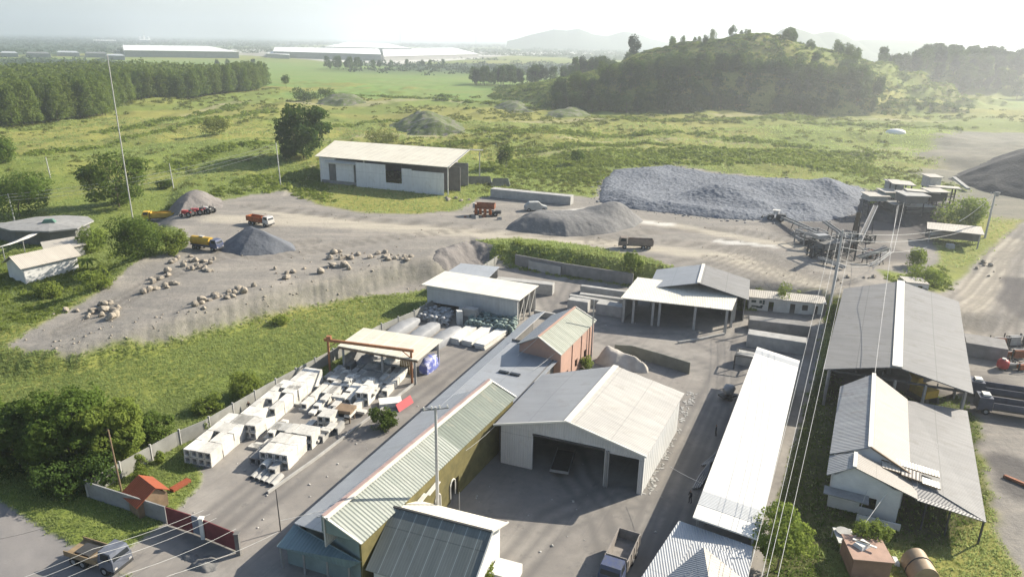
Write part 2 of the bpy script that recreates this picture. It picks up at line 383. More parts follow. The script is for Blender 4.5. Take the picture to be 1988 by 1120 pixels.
td = np.zeros(kx.shape); RUTS += [pl(q_) for q_ in ([(300, 470), (520, 500), (700, 470), (900, 445), (1150, 462)], [(480, 400), (700, 425), (900, 440)], [(120, 620), (300, 540), (420, 500), (600, 470)], [(1240, 500), (1380, 512), (1500, 548)], [(1150, 470), (1250, 450), (1420, 445), (1540, 470)], [(1700, 560), (1800, 600), (1880, 600)])]; RUTS += [pl(q_, 0) for q_ in ([(420, 1040), (480, 990), (600, 890), (760, 790), (860, 720), (960, 660)], [(400, 1030), (470, 970), (620, 850), (700, 810)], [(1240, 1110), (1290, 960), (1370, 800), (1420, 700), (1430, 640)], [(1210, 1110), (1180, 1000), (1120, 930), (1100, 880)], [(1270, 1080), (1330, 930), (1390, 790)], [(1000, 1100), (1080, 1010), (1200, 960), (1280, 980)], [(1420, 690), (1330, 640), (1180, 640), (1080, 600), (1050, 560)], [(1120, 545), (1090, 600), (1130, 640), (1300, 700), (1400, 720)])]
for i, r_ in enumerate(RUTS):
    d = pldist(r_, kx, ky); d = d+.5*fbm(kx*.15, ky*.15, 2, 200+i)
    for off in (0., 1.9):
        td = np.maximum(td, np.exp(-((d-off)/.55)**2))
trk[k] = td
LT = [(pl([(420, 425), (640, 432), (900, 452), (1150, 470), (1420, 500), (1640, 575)]), 6.5), (pl([(500, 410), (760, 440), (980, 462)]), 3.0), (pl([(1200, 425), (1320, 440), (1450, 465), (1560, 480)]), 4.0), (pl([(1880, 620), (1900, 560), (1960, 470)], 2), 3.5)]
ld = np.zeros(kx.shape)
for i, (r_, wd) in enumerate(LT):
    d = pldist(r_, kx, ky)+2*fbm(kx*.06, ky*.06, 3, 230+i); ld = np.maximum(ld, 1-sstep(wd*.3, wd, d))
light[k] = ld
WP = [(pl([(1255, 432), (1300, 436)]), 2.4), (pl([(1395, 468), (1500, 478)]), 1.8), (pl([(1540, 425), (1610, 428)]), 2.5), (pl([(1060, 415), (1160, 405)]), 3.0)]
wd_ = np.zeros(kx.shape)
for i, (r_, w_) in enumerate(WP):
    d = pldist(r_, kx, ky)+1.6*fbm(kx*.2, ky*.2, 3, 260+i); wd_ = np.maximum(wd_, 1-sstep(w_*.4, w_, d))
white = zfac.copy()*np.clip(.55+1.4*fbm(xs*.006, ys*.006, 3, 115), 0, 1); white[k] = wd_
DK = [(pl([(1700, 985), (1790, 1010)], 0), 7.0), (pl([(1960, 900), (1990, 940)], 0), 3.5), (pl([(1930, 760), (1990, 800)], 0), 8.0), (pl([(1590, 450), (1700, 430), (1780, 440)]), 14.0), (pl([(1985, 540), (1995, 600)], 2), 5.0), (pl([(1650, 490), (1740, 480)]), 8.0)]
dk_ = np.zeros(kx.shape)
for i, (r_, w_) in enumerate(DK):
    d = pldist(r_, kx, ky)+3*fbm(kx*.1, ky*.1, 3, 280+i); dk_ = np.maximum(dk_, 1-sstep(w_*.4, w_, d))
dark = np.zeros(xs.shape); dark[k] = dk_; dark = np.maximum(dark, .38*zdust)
RSOILSHADE = PX([(1530, 760), (1640, 700), (1900, 780), (1910, 1010), (1800, 1050), (1720, 1030), (1640, 1010), (1600, 1130), (1450, 1200), (1480, 1010)], 0); dark = np.maximum(dark, .85*zone(RSOILSHADE, 1.2, 119, 2.0, .4, 140)*(1-zy))  # dark soil, deepened so its colour carries the shade round the house
zs = zs - .14*trk*zg*(1-zy) + zg*(ys < 330)*(.05*fbm(xs*.6, ys*.6, 3, 301)+.10*fbm(xs*.12, ys*.12, 2, 303))
zs = zs + (1-np.maximum.reduce([zg, zy, zr, zd]))*(ys < 700)*(.16*np.abs(fbm(xs*.8, ys*.8, 3, 311)))
V = np.stack([xs, ys, zs], 1)
idx = np.arange(NR*NC).reshape(NR, NC)
F = np.stack([idx[:-1, :-1], idx[:-1, 1:], idx[1:, 1:], idx[1:, :-1]], -1).reshape(-1, 4)
dry = np.clip(.5+.9*fbm(xs*.02, ys*.02, 4, 321)+.3*np.exp(-((ys-105)/35.)**2)*(xs < -20), 0, 1)
field = sstep(560, 640, ys+90*fbm(xs*.004, ys*.004, 2, 331))*(1-sstep(1300, 1700, ys))*(zs < 5)
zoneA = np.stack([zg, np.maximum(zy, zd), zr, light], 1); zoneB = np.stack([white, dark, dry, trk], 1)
la_ = 1-sstep(-.53, -.47, xs/ys); forest = sstep(.12, .3, fbm(xs*.0016, ys*.0016+4, 4, 341)+la_*.55*(sstep(980, 1040, ys)*(1-sstep(1350, 1500, ys))+sstep(1900, 2050, ys))+.25*sstep(1700, 2600, ys)+.35*sstep(3500, 6000, ys))*sstep(900, 1300, ys)
scar = np.zeros(xs.shape); kq = (ys > 150) & (ys < 640); qx, qy = xs[kq], ys[kq]; sv = np.zeros(qx.shape)
for i, (r_, w_) in enumerate(((pl([(640, 275), (760, 268), (830, 272), (930, 262)]), 9), (pl([(900, 240), (1050, 236), (1200, 232)]), 7), (pl([(1080, 278), (1300, 272), (1530, 282)]), 4), (pl([(1010, 302), (1250, 290), (1400, 296)]), 3), (pl([(1400, 228), (1560, 225), (1700, 232), (1850, 240)]), 9), (pl([(360, 225), (430, 205), (520, 200)]), 6), (pl([(430, 385), (520, 352), (610, 330)]), 5), (pl([(1640, 300), (1760, 290), (1840, 300)]), 10), (pl([(560, 200), (700, 205), (840, 195), (980, 205)]), 10))):
    dd = pldist(r_, qx, qy)+w_*.8*fbm(qx*.04, qy*.04, 3, 500+i); sv = np.maximum(sv, 1-sstep(w_*.2, w_, dd))
scar[kq] = sv
pdd = np.full(xs.shape, 99.); kb = (ys < 175) & (xs < 12); pdd[kb] = sdf(PLATEAU, xs[kb], ys[kb]); bank = np.exp(-((pdd-3.0)/2.6)**2)
yel = np.zeros(xs.shape); yel[kq] = 1-sstep(8, 22, pldist(pl([(0, 272), (110, 262), (230, 240), (300, 222)], 3), qx, qy)+8*fbm(qx*.03, qy*.03, 3, 531)); dry = np.maximum(dry, yel); zoneB[:, 2] = dry
zoneC = np.stack([field*(1-yel), forest, scar, bank], 1)

t = NT('terrain_surface'); pos = t.geo()
def attr(n):
    a = t.new('ShaderNodeAttribute'); a.attribute_name = n; s_ = t.new('ShaderNodeSeparateColor'); t.link(a.outputs['Color'], s_.inputs[0]); return s_.outputs[0], s_.outputs[1], s_.outputs[2], a.outputs['Alpha']
gA, yA, rA, lA = attr('zoneA'); wB, dB, dryB, tB = attr('zoneB'); fC, foC, scC, bkC = attr('zoneC')
n_s = t.noise(pos, .9, 6, .65); n_m = t.noise(pos, .14, 5, .6); n_f = t.noise(pos, 4.0, 5, .7); n_l = t.noise(pos, .02, 4)
n_st = t.noise(t.scalev(pos, (.05, .5, 1)), 1.0, 5)
grass = t.mix(t.ramp(n_s, .35, .68), (.21, .24, .055), (.12, .165, .036))
grass = t.mix(t.math('MULTIPLY', t.ramp(dryB, .35, .75), .8), grass, t.mix(t.ramp(n_s, .35, .65), (.32, .29, .085), (.20, .20, .05)))
grass = t.mix(t.math('MULTIPLY', t.ramp(n_f, .55, .75), .4), grass, (.03, .055, .012))
grass = t.mix(t.math('MULTIPLY', t.ramp(n_m, .55, .75), .4), grass, (.10, .095, .05))
fieldc = t.mix(t.ramp(n_l, .35, .65), (.16, .25, .06), (.20, .24, .07)); fieldc = t.mix(t.math('MULTIPLY', t.ramp(n_st, .45, .7), .5), fieldc, (.11, .18, .05))
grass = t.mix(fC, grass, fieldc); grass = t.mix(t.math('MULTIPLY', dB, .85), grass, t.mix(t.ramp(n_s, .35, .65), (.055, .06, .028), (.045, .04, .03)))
grass = t.mix(foC, grass, t.mix(t.ramp(n_l, .4, .6), (.035, .06, .03), (.06, .085, .04)))
grass = t.mix(t.math('MULTIPLY', scC, t.ramp(n_m, .25, .6)), grass, t.mix(t.ramp(n_s, .35, .65), (.36, .32, .20), (.27, .25, .13)))
grav = t.mix(t.ramp(n_s, .3, .7), (.288, .265, .228), (.218, .203, .180)); grav = t.mix(t.math('MULTIPLY', t.ramp(n_m, .4, .7), .55), grav, (.185, .172, .16))
grav = t.mix(t.math('MULTIPLY', t.ramp(n_f, .55, .8), .35), grav, (.13, .12, .11))
n_q = t.noise(t.scalev(pos, (.03, .16, 1)), 1.0, 6, .7); grav = t.mix(t.math('MULTIPLY', t.ramp(n_q, .48, .62), .5), grav, (.36, .32, .27)); grav = t.mix(t.math('MULTIPLY', t.ramp(n_q, .30, .42, (1, 1, 1), (0, 0, 0)), .5), grav, (.16, .148, .135))
grav = t.mix(t.math('MULTIPLY', lA, t.ramp(n_st, .1, .6)), grav, (.43, .385, .305)); grav = t.mix(t.math('MULTIPLY', tB, .6), grav, (.15, .135, .115))
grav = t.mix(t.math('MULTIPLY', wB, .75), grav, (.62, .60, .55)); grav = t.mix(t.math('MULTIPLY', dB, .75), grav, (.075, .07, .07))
conc = t.mix(t.ramp(n_m, .35, .7), (.278, .255, .226), (.198, .183, .166)); conc = t.mix(t.math('MULTIPLY', t.ramp(n_s, .45, .7), .5), conc, (.19, .18, .17)); conc = t.mix(t.math('MULTIPLY', t.ramp(n_f, .62, .75), .35), conc, (.42, .40, .37))
n_p = t.noise(pos, .075, 6, .7); n_o = t.noise(pos, .33, 4, .75); n_tr = t.noise(t.scalev(t.new_rot(pos, .45), (1.1, .035, 1)), 1.0, 4, .7)
conc = t.mix(t.math('MULTIPLY', t.ramp(n_p, .47, .60), .5), conc, (.365, .34, .30)); conc = t.mix(t.math('MULTIPLY', t.ramp(n_o, .60, .70), .55), conc, (.13, .125, .12)); conc = t.mix(t.math('MULTIPLY', t.ramp(n_tr, .55, .68), .35), conc, (.17, .16, .15))
conc = t.mix(t.math('MULTIPLY', tB, .55), conc, (.125, .12, .115))
crk = t.new('ShaderNodeTexVoronoi', feature='DISTANCE_TO_EDGE'); crk.inputs['Scale'].default_value = .13; wv = t.new('ShaderNodeVectorMath', operation='ADD'); t.link(pos, wv.inputs[0]); nz_ = t.new('ShaderNodeTexNoise'); nz_.inputs['Scale'].default_value = .3; nz_.inputs['Detail'].default_value = 5; t.link(pos, nz_.inputs['Vector']); sc3 = t.new('ShaderNodeVectorMath', operation='SCALE'); sc3.inputs['Scale'].default_value = 5.0; t.link(nz_.outputs['Color'], sc3.inputs[0]); t.link(sc3.outputs[0], wv.inputs[1]); t.link(wv.outputs[0], crk.inputs['Vector']); conc = t.mix(t.math('MULTIPLY', t.math('MULTIPLY', t.ramp(crk.outputs['Distance'], .0, .010, (1, 1, 1), (0, 0, 0)), t.ramp(n_p, .5, .6)), .22), conc, (.12, .115, .11))
asph = t.mix(t.ramp(n_m, .35, .7), (.24, .225, .215), (.20, .19, .18)); asph = t.mix(t.math('MULTIPLY', t.ramp(n_f, .5, .8), .3), asph, (.13, .125, .12))
n_b = t.noise(t.scalev(t.new_rot(pos, -.25), (.9, .10, 1)), 1.0, 5, .7); grav = t.mix(t.math('MULTIPLY', bkC, .5), grav, t.mix(t.ramp(n_b, .35, .62), (.235, .22, .175), (.125, .125, .08)))
col = t.mix(gA, grass, grav); col = t.mix(yA, col, conc); col = t.mix(rA, col, asph)
hgt = t.math('ADD', t.math('MULTIPLY', n_s, 1.0), t.math('MULTIPLY', n_f, .35))
hard = t.math('MAXIMUM', yA, rA)
hgt = t.math('MULTIPLY', hgt, t.math('SUBTRACT', 1.0, t.math('MULTIPLY', hard, .9)))
TERRAIN = t.out(col, .95, t.bump(hgt, .7, .22)); t.b.inputs['Specular IOR Level'].default_value = .12

# the sheet is split by what lies there; the pieces share their borders
cz = lambda a: a[F].mean(1)
kind = np.zeros(len(F), int); kind[cz(zg) > .5] = 1; kind[cz(np.maximum(zy, zd)) > .5] = 2; kind[cz(zr) > .5] = 3
hm = (cz(zs) > 9) & (cz(ys) > 480) & (cz(ys) < 1000); kind[hm] = 4
for kk, nm in ((0, 'ground'), (1, 'quarry_yard'), (2, 'factory_yard'), (3, 'road'), (4, 'hill')):
    ff = F[kind == kk]
    if not len(ff): continue
    used, inv = np.unique(ff, return_inverse=True)
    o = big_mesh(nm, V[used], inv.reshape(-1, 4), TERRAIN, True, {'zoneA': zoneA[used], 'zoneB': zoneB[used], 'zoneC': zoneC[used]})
    tag(o, kind='structure')

# far mountains
def mountain(pts, dist, depth, name='mountains'):
    """pts: (px, py) skyline; a real ridge at that distance with thickness"""
    d0 = [ray(a, b) for a, b in pts]; crest = [Vector((v[0]/v[1]*dist, dist, CAM_Z+v[2]/v[1]*dist)) for v in d0]
    n = 160; xsn = np.linspace(crest[0].x, crest[-1].x, n); zc = np.interp(xsn, [c.x for c in crest], [c.z for c in crest])
    zc = zc + (zc > 8)*6*fbm(xsn*.01, xsn*0, 4, 7)
    rows = []; prof = [(-1, 0), (-.7, .25), (-.4, .55), (-.15, .88), (0, 1), (.2, .85), (.6, .4), (1, 0)]
    for yo, k_ in prof:
        rows.append(np.stack([xsn, dist+depth*yo+20*fbm(xsn*.006, xsn*0+yo*3, 3, 3), np.maximum(zc*k_*(1+.12*fbm(xsn*.008, xsn*0+yo*5, 3, 5)*(abs(yo) > .01)), 0)-1*(k_ == 0)], 1))
    Vm = np.concatenate(rows); ii = np.arange(len(prof)*n).reshape(len(prof), n)
    Fm = np.stack([ii[:-1, :-1], ii[:-1, 1:], ii[1:, 1:], ii[1:, :-1]], -1).reshape(-1, 4)
    o = big_mesh(name, Vm, Fm, mat('mountain_green', (.06, .085, .05), .4, .01, .95, .2, 3.0)); tag(o, kind='structure')
mountain([(985, 80), (1015, 72), (1040, 66), (1075, 57), (1100, 60), (1125, 56), (1150, 66), (1180, 70), (1210, 63), (1235, 66), (1260, 76), (1300, 84)], 4600, 500)
mountain([(1500, 88), (1515, 60), (1535, 54), (1560, 60), (1580, 66), (1615, 60), (1640, 66), (1660, 78), (1700, 76), (1740, 78), (1780, 80), (1820, 85), (1860, 92)], 2300, 320)

# haze: one closed box round everything
hb = MB().box((0, 4900, -2.5), (34000, 19500, 330)).build('haze', None)
hm_ = bpy.data.materials.new('haze_air'); hm_.use_nodes = True; hn = hm_.node_tree
hn.nodes.remove(hn.nodes['Principled BSDF']); pv = hn.nodes.new('ShaderNodeVolumePrincipled')
pv.inputs['Color'].default_value = (.89, .945, 1.0, 1); pv.inputs['Density'].default_value = HAZE_DENSITY; pv.inputs['Anisotropy'].default_value = .52
hn.links.new(pv.outputs[0], hn.nodes['Material Output'].inputs['Volume'])
DUSTM = hm_.copy(); DUSTM.name = 'dust_air'; pd_ = [n for n in DUSTM.node_tree.nodes if n.type == 'PRINCIPLED_VOLUME'][0]; pd_.inputs['Density'].default_value = 1.6e-4; pd_.inputs['Color'].default_value = (.92, .90, .90, 1)
db = MB().dome((330, 430, 4), 250, 260, 44, 32, 16).build('haze', DUSTM); tag(db, kind='stuff')  # local dust cloud over the right side, separate from the haze box
hb.data.materials.clear(); hb.data.materials.append(hm_); tag(hb, kind='stuff')
# ================================================================ BUILDINGS
CREAM = (.80, .74, .60); WHITE = (.82, .80, .75)
m_cream = roofmat('cream_sheet_roof', (.74, .69, .56), (.62, .57, .45), .3, .5, .25, panel=2.2)
m_creamflat = roofmat('pale_cream_roof', (.80, .76, .64), (.70, .65, .53), .3, .5, .2)
m_white = roofmat('white_sheet_roof', (.74, .72, .66), (.70, .68, .62), .3, .45, .1, .25, dirt=.25)
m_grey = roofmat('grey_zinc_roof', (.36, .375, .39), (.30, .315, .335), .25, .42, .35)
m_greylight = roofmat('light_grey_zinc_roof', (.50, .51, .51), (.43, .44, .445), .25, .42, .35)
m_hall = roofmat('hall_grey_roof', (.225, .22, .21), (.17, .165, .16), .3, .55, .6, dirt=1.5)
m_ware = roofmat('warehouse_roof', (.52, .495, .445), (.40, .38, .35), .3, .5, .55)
m_wareL = roofmat('warehouse_roof_shade', (.36, .365, .37), (.30, .305, .31), .3, .5, .4)  # darker copy of the warehouse roof, with the left slope's shade in its colour
m_corr = roofmat('weathered_corrugated_roof', (.345, .36, .315), (.225, .25, .215), .42, .6, .5, 1.0)
m_greenroof = roofmat('faded_green_roof', (.17, .195, .16), (.125, .15, .125), .5, .6, .5, panel=1.6, rust=(.30, .27, .20))
m_oldroof = roofmat('mossy_corrugated_roof', (.34, .35, .29), (.24, .26, .21), .42, .7, .6, 1.0, panel=1.7, rust=(.24, .22, .16))
m_slate = roofmat('shaded_slate_sheet_roof', (.175, .195, .185), (.125, .145, .14), .27, .7, .5, bump=.15, panel=1.35, pgain=2.2, dirt=1.4)
m_teal = roofmat('teal_porch_roof', (.20, .28, .29), (.15, .21, .23), .4, .5, .4)
m_cr2 = roofmat('fine_ribbed_roof', (.36, .365, .365), (.27, .275, .28), .38, .55, .6, 1.0, dirt=1.5, rust=(.20, .165, .13))
m_beige = roofmat('beige_sheet_roof', (.30, .27, .235), (.25, .225, .195), .38, .55, .4)
m_tan = roofmat('tan_tin_roof', (.50, .46, .39), (.42, .38, .32), .35, .6, .4)
m_redtin = roofmat('rusty_red_tin_roof', (.33, .085, .035), (.24, .06, .03), .3, .6, .4)
m_farwhite = mat('far_white_roof', (.85, .84, .80), .05, .05, .6, .05)
m_sidestripe = roofmat('striped_side_cladding', (.66, .66, .63), (.5, .52, .53), .9, .5, .3, 1.0)
m_clad = roofmat('white_cladding', (.62, .61, .58), (.52, .51, .48), .3, .55, .4)
m_wallwhite = mat('white_plaster', (.72, .71, .67), .18, .8, .85, .15)
m_wallgrey = mat('grey_cement_wall', (.33, .325, .31), .3, .7, .9, .3)
m_walldark = mat('dark_cement_wall', (.18, .175, .165), .3, .6, .9, .3)
m_salmon = mat('salmon_plaster', (.46, .29, .22), .25, .5, .9, .2, c2=(.38, .25, .20))
m_ochre = mat('ochre_timber_cladding', (.19, .16, .062), .35, .9, .8, .3, c2=(.11, .10, .042))  # ochre darkened to put the warehouse shade into the wall colour
m_tealwall = mat('pale_teal_wall', (.25, .32, .31), .2, .6, .8, .2)
m_mar = mat('maroon_gate_paint', (.22, .055, .06), .35, .8, .6, .2)
m_steel = mat('grey_steel', (.36, .36, .355), .25, 1.5, .5, .1, metal=.3)
m_dkmetal = mat('dark_metal', (.06, .06, .06), .3, 1.5, .6, .2)
m_orange = mat('orange_painted_steel', (.42, .185, .085), .3, 1.2, .6, .15)
m_conc = mat('precast_concrete', (.44, .43, .40), .28, .9, .92, .35)
m_concd = mat('dark_concrete', (.27, .26, .245), .3, .8, .92, .35)
m_concw = mat('white_concrete', (.76, .74, .68), .15, .9, .9, .2, c2=(.60, .58, .52))
m_wood = mat('weathered_timber', (.27, .19, .12), .35, 1.2, .85, .3)
m_glass = mat('dark_window_glass', (.03, .035, .04), .2, 1, .15, .02)
m_red = mat('faded_red_paint', (.50, .055, .05), .25, 1.5, .5, .1)
m_ridge = mat('pale_ridge_cap', (.74, .71, .62), .12, .8, .5, .1)
m_ridgered = mat('red_ridge_trim', (.40, .29, .26), .25, .8, .6, .1)

def V3(p, z=None): return Vector((p[0], p[1], p[2] if z is None else z))
def holewall(mb, a, b, z0, z1, holes=(), th=.2):
    """wall a->b with rectangular holes (u0, u1, v0, v1): u is a fraction of the length, v metres above z0"""
    a = Vector((a[0], a[1])); b = Vector((b[0], b[1]))
    vs = sorted(set([0.0, z1-z0]+[h[2] for h in holes]+[h[3] for h in holes]))
    for v0, v1 in zip(vs[:-1], vs[1:]):
        u = 0.0
        hs = sorted([h for h in holes if h[2] <= v0+1e-6 and h[3] >= v1-1e-6])
        for h in hs+[(1.0, 1.0, 0, 0)]:
            if h[0]-u > 1e-4: mb.wall(a.lerp(b, u), a.lerp(b, h[0]), z0+v0, z0+v1, th)
            u = h[1]
    return mb
def gable_tri(mb, a, b, c, th=.2):
    a, b, c = Vector(a), Vector(b), Vector(c); d = (b-a); n = Vector((-d.y, d.x, 0)).normalized()*th/2
    vs = [p+o for o in (-n, n) for p in (a, b, c)]
    L = d.length; uv = [(0, 0), (L, 0), ((c-a).dot(d)/max(L, .01), c.z-a.z)]
    return mb.add(vs, [(0, 1, 2), (5, 4, 3), (0, 3, 4, 1), (1, 4, 5, 2), (2, 5, 3, 0)], [uv, uv[::-1], [(0, 0)]*4, [(0, 0)]*4, [(0, 0)]*4])
def cap(name, pts, w, h, m, parent):
    mb = MB()
    for p, q in zip(pts[:-1], pts[1:]): mb.bar(V3(p)+Vector((0, 0, h*.5)), V3(q)+Vector((0, 0, h*.5)), w, h)
    return mb.build(name, m, parent)
def posts(parent, pts, z0, z1, w=.22, m=None, name='post'):
    for i, p in enumerate(pts):
        zt = z1[i] if isinstance(z1, (list, tuple)) else z1
        MB().box((p[0], p[1], z0), (w, w, zt-z0)).build(name, m or m_steel, parent)
def inset(pts, d):
    c = sum((V3(p, 0) for p in pts), Vector())/len(pts); return [V3(p, 0)+(c-V3(p, 0)).normalized()*d for p in pts]

# ---- central warehouse
A, B, C_, D, E_, F_ = G(958, 825, 5.6), G(1100, 819, 8), G(1255, 888, 5.6), G(1329, 763, 5.6), G(1196, 710, 8), G(1053, 727, 5.6)
w = thing('warehouse', 'large open fronted warehouse with a pale ribbed gable roof in the middle of the yard', 'warehouse', ((A+D)/2).xy.to_3d())
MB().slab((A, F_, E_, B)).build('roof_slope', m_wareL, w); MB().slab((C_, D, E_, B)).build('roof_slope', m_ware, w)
cap('ridge_cap', (B, E_), .75, .1, m_ridge, w)
cap('verge_trim', (A+Vector((0, 0, -.05)), B+Vector((0, 0, -.05)), C_+Vector((0, 0, -.05))), .16, .22, m_ridge, w)
fd = ((F_-A).normalized()); wa, wc = A+fd*1.0+(C_-A).normalized()*.6, C_+fd*1.0+(A-C_).normalized()*.5
wd, wf = D-fd*.4+(F_-D).normalized()*.5, F_-fd*.4+(D-F_).normalized()*.6
holewall(MB(), wa, wc, 0, 5.4, [(.235, .742, 0, 4.9), (.772, .972, 0, 4.6)], .2).build('front_wall', m_clad, w)
rb = B+fd*1.0; gable_tri(MB(), wa+Vector((0, 0, -.2)), wc+Vector((0, 0, -.2)), V3(rb, 7.75), .2).build('gable', m_clad, w)
MB().wall(wc, wd, 0, 5.4, .15).build('side_wall', m_sidestripe, w)
MB().wall(wd, wf, 0, 5.4, .15).build('rear_wall', m_clad, w); MB().wall(wf, wa, 0, 5.4, .15).build('side_wall', m_clad, w)
gable_tri(MB(), V3(wf, 5.4), V3(wd, 5.4), V3(E_-fd*.4, 7.7), .15).build('gable', m_clad, w)
pc = wa.lerp(wc, .757)
for k in (-.25, .2): MB().box((pc.x+k*.6, pc.y-.25, 0), (.16, .16, 4.9)).build('door_post', m_steel, w)
MB().bar(V3(wa.lerp(wc, .235), 4.95)-fd*.16, V3(wa.lerp(wc, .742), 4.95)-fd*.16, .12, .25).build('door_rail', m_dkmetal, w)

# ---- long workshop along the middle of the yard
L0, L1, L2 = G(571, 1015, 3.4), G(828, 780, 3.4), G(1033, 611, 3.4)
r0, r1 = G(627, 1002, 8), G(950, 737, 8); e0, e1 = G(702, 1056, 6), G(1002, 771, 6)
g0 = r0+(r0-e0).xy.to_3d()*.95; g0.z = 6.0; g1 = r1+(r1-e1).xy.to_3d()*.95; g1.z = 6.0
w = thing('long_workshop', 'very long low workshop with ochre walls, grey lean-to roof and red edged corrugated gable', 'workshop', ((L0+e1)/2).xy.to_3d())
u0, u1 = V3(g0, 5.2), V3(g1, 5.2); dirL = (L2-L0).normalized(); uE = V3(g1+(L2-L0).normalized()*0, 5.2)
nrm = Vector((dirL.y, -dirL.x, 0)); wlow = (g0-L0).dot(nrm)+.2; LR = 1.15
lt = [L0, L2, L2+nrm*wlow+Vector((0, 0, LR)), L0+nrm*wlow+Vector((0, 0, LR))]
cl_ = (r1-nrm*.5-L0).dot(nrm); ll_ = (r1-L0).dot(dirL); k_ = LR/wlow; cl0 = (r0-nrm*.5-L0).dot(nrm)
MB().slab((L0, L0+dirL*ll_, L0+dirL*ll_+nrm*cl_+Vector((0, 0, k_*cl_)), L0+nrm*cl0+dirL*((r0-L0).dot(dirL)+.3)+Vector((0, 0, k_*cl0))), .1).build('lean_to_roof', m_greylight, w)
MB().slab((L0+dirL*ll_, L2, L2+nrm*wlow+Vector((0, 0, LR)), L0+dirL*ll_+nrm*wlow+Vector((0, 0, LR))), .1).build('lean_to_roof', m_greylight, w)
MB().wall(r0-nrm*.25+dirL*.3, r1-nrm*.25-dirL*.2, 4.3, 7.8, .15).build('clerestory', m_clad, w)
mid = r0.lerp(r1, .56); mide = e0.lerp(e1, .56)
MB().slab((e0, mide, mid, r0)).build('roof_slope', m_corr, w); MB().slab((mide, e1, r1, mid)).build('roof_slope', m_greenroof, w)
MB().slab((V3(r0-nrm*.75, 7.75), V3(r1-nrm*.75, 7.75), r1, r0), .08).build('roof_slope', m_grey, w)
cap('ridge_trim', (r0, r1), .35, .12, m_ridgered, w); cap('ridge_cap', (r0+nrm*.35+Vector((0, 0, -.1)), r1+nrm*.35+Vector((0, 0, -.1))), .5, .1, m_ridge, w)
cap('verge_trim', (r1, e1), .25, .12, m_ridge, w); cap('verge_trim', (r0, e0), .2, .12, m_ridge, w)
# flat middle roof
q1 = e1-nrm*.3; q2 = G(1072, 714, 5.0); M0 = L0+nrm*wlow+dirL*((g1-L0).dot(dirL)-3)+Vector((0, 0, LR-.1)); M1 = M0+dirL*24
rE = (q1-M0).dot(nrm); MB().slab((V3(M0+nrm*rE, 4.75), V3(M1+nrm*(rE+.6), 4.75), M1+Vector((0, 0, .2)), M0+Vector((0, 0, .2))), .1).build('low_roof', m_grey, w)
sk = M0+dirL*12.5+nrm*3.6; sk.z = 4.86
for k in (0, 1): MB().box(sk+nrm*(k*1.75)+Vector((0, 0, -.12)), (1.5, .55, .2), math.atan2(nrm.y, nrm.x)).build('skylight', m_glass, w)
# walls
we0, we1 = e0-nrm*.45+dirL*.4, e1-nrm*.45-dirL*.2
holewall(MB(), we0, we1, 0, 5.85, [(.30, .33, .0, 2.2), (.41, .435, .9, 2.6), (.50, .56, 0, 2.5)], .2).build('side_wall', m_ochre, w)
gp = [V3(L0+nrm*.5+dirL*1.2, 3.35), V3(e0+dirL*.5-nrm*.5, 5.6), V3(r0+dirL*.4, 7.75), V3(r0-nrm*.55+dirL*.4, 7.6), V3(r0-nrm*.6+dirL*.4, 3.3+k_*cl0)]
gq = [p+dirL*.15 for p in gp]; MB().add(gp+gq, [(0, 1, 2, 3, 4), (9, 8, 7, 6, 5)]+[(i, 5+i, 5+(i+1) % 5, (i+1) % 5) for i in range(5)]).build('gable', m_tealwall, w)
gable_tri(MB(), V3(r1-dirL*.3-nrm*.1, 5.75), V3(e1-dirL*.3-nrm*.3, 5.75), V3(r1-dirL*.3, 7.75), .15).build('gable', m_ochre, w)
MB().wall(r1-dirL*.3-nrm*.1, e1-dirL*.3-nrm*.5, 3.5, 5.75, .15).build('end_wall', m_ochre, w)
MB().wall(L0+nrm*.4+dirL*.5, L2+nrm*.4-dirL*.5, 0, 3.3, .2).build('side_wall', m_walldark, w)
MB().wall(L0+nrm*.5+dirL*1.2, we0+dirL*.15-nrm*.15, 0, 3.3, .2, z1b=5.55).build('front_wall', m_tealwall, w)
MB().wall(M1-dirL*.2, M1-dirL*.2+nrm*rE, 0, 5.0, .15).build('end_wall', m_walldark, w)
MB().wall(M0+nrm*(rE-.3), M1+nrm*(rE-.2), 0, 4.8, .15).build('side_wall', m_walldark, w)
# arched window frames, brackets on the ochre wall
for f in (.415, .515):
    p = we0.lerp(we1, f)+nrm*.14; wdt = 1.0
    arc = [Vector((p.x, p.y, 0))+dirL*(wdt*.6*math.cos(a_))+Vector((0, 0, 2.1+.7*math.sin(a_))) for a_ in np.linspace(0, math.pi, 9)]
    MB().tube([arc[0]+Vector((0, 0, -1.5))]+arc+[arc[-1]+Vector((0, 0, -1.5))], .09, 6).build('window_arch', m_concw, w)
for f in (.17, .29, .37):
    p = we0.lerp(we1, f)+nrm*.5; MB().bar(V3(p-dirL*1.2, 4.5), V3(p+dirL*1.2, 4.7), .5, .08).build('awning', m_concw, w)
# teal porch at the front end
pl_, pr_ = G(537, 1060, 2.7), G(676, 1101, 2.7); tl, tr = L0+Vector((0, 0, -.1)), V3(e0, 4.0)-nrm*.2
MB().slab((pl_, pr_, tr, tl), .1).build('porch_roof', m_teal, w)
pf = [pl_.lerp(pr_, k)+dirL*.3 for k in (.02, .35, .68, .98)]
posts(w, pf, 0, 2.65, .18, m_steel, 'porch_post')
MB().wall(pl_+dirL*1.1+nrm*.3, pr_+dirL*1.1-nrm*.3, 0, 2.7, .15).build('porch_wall', m_tealwall, w)

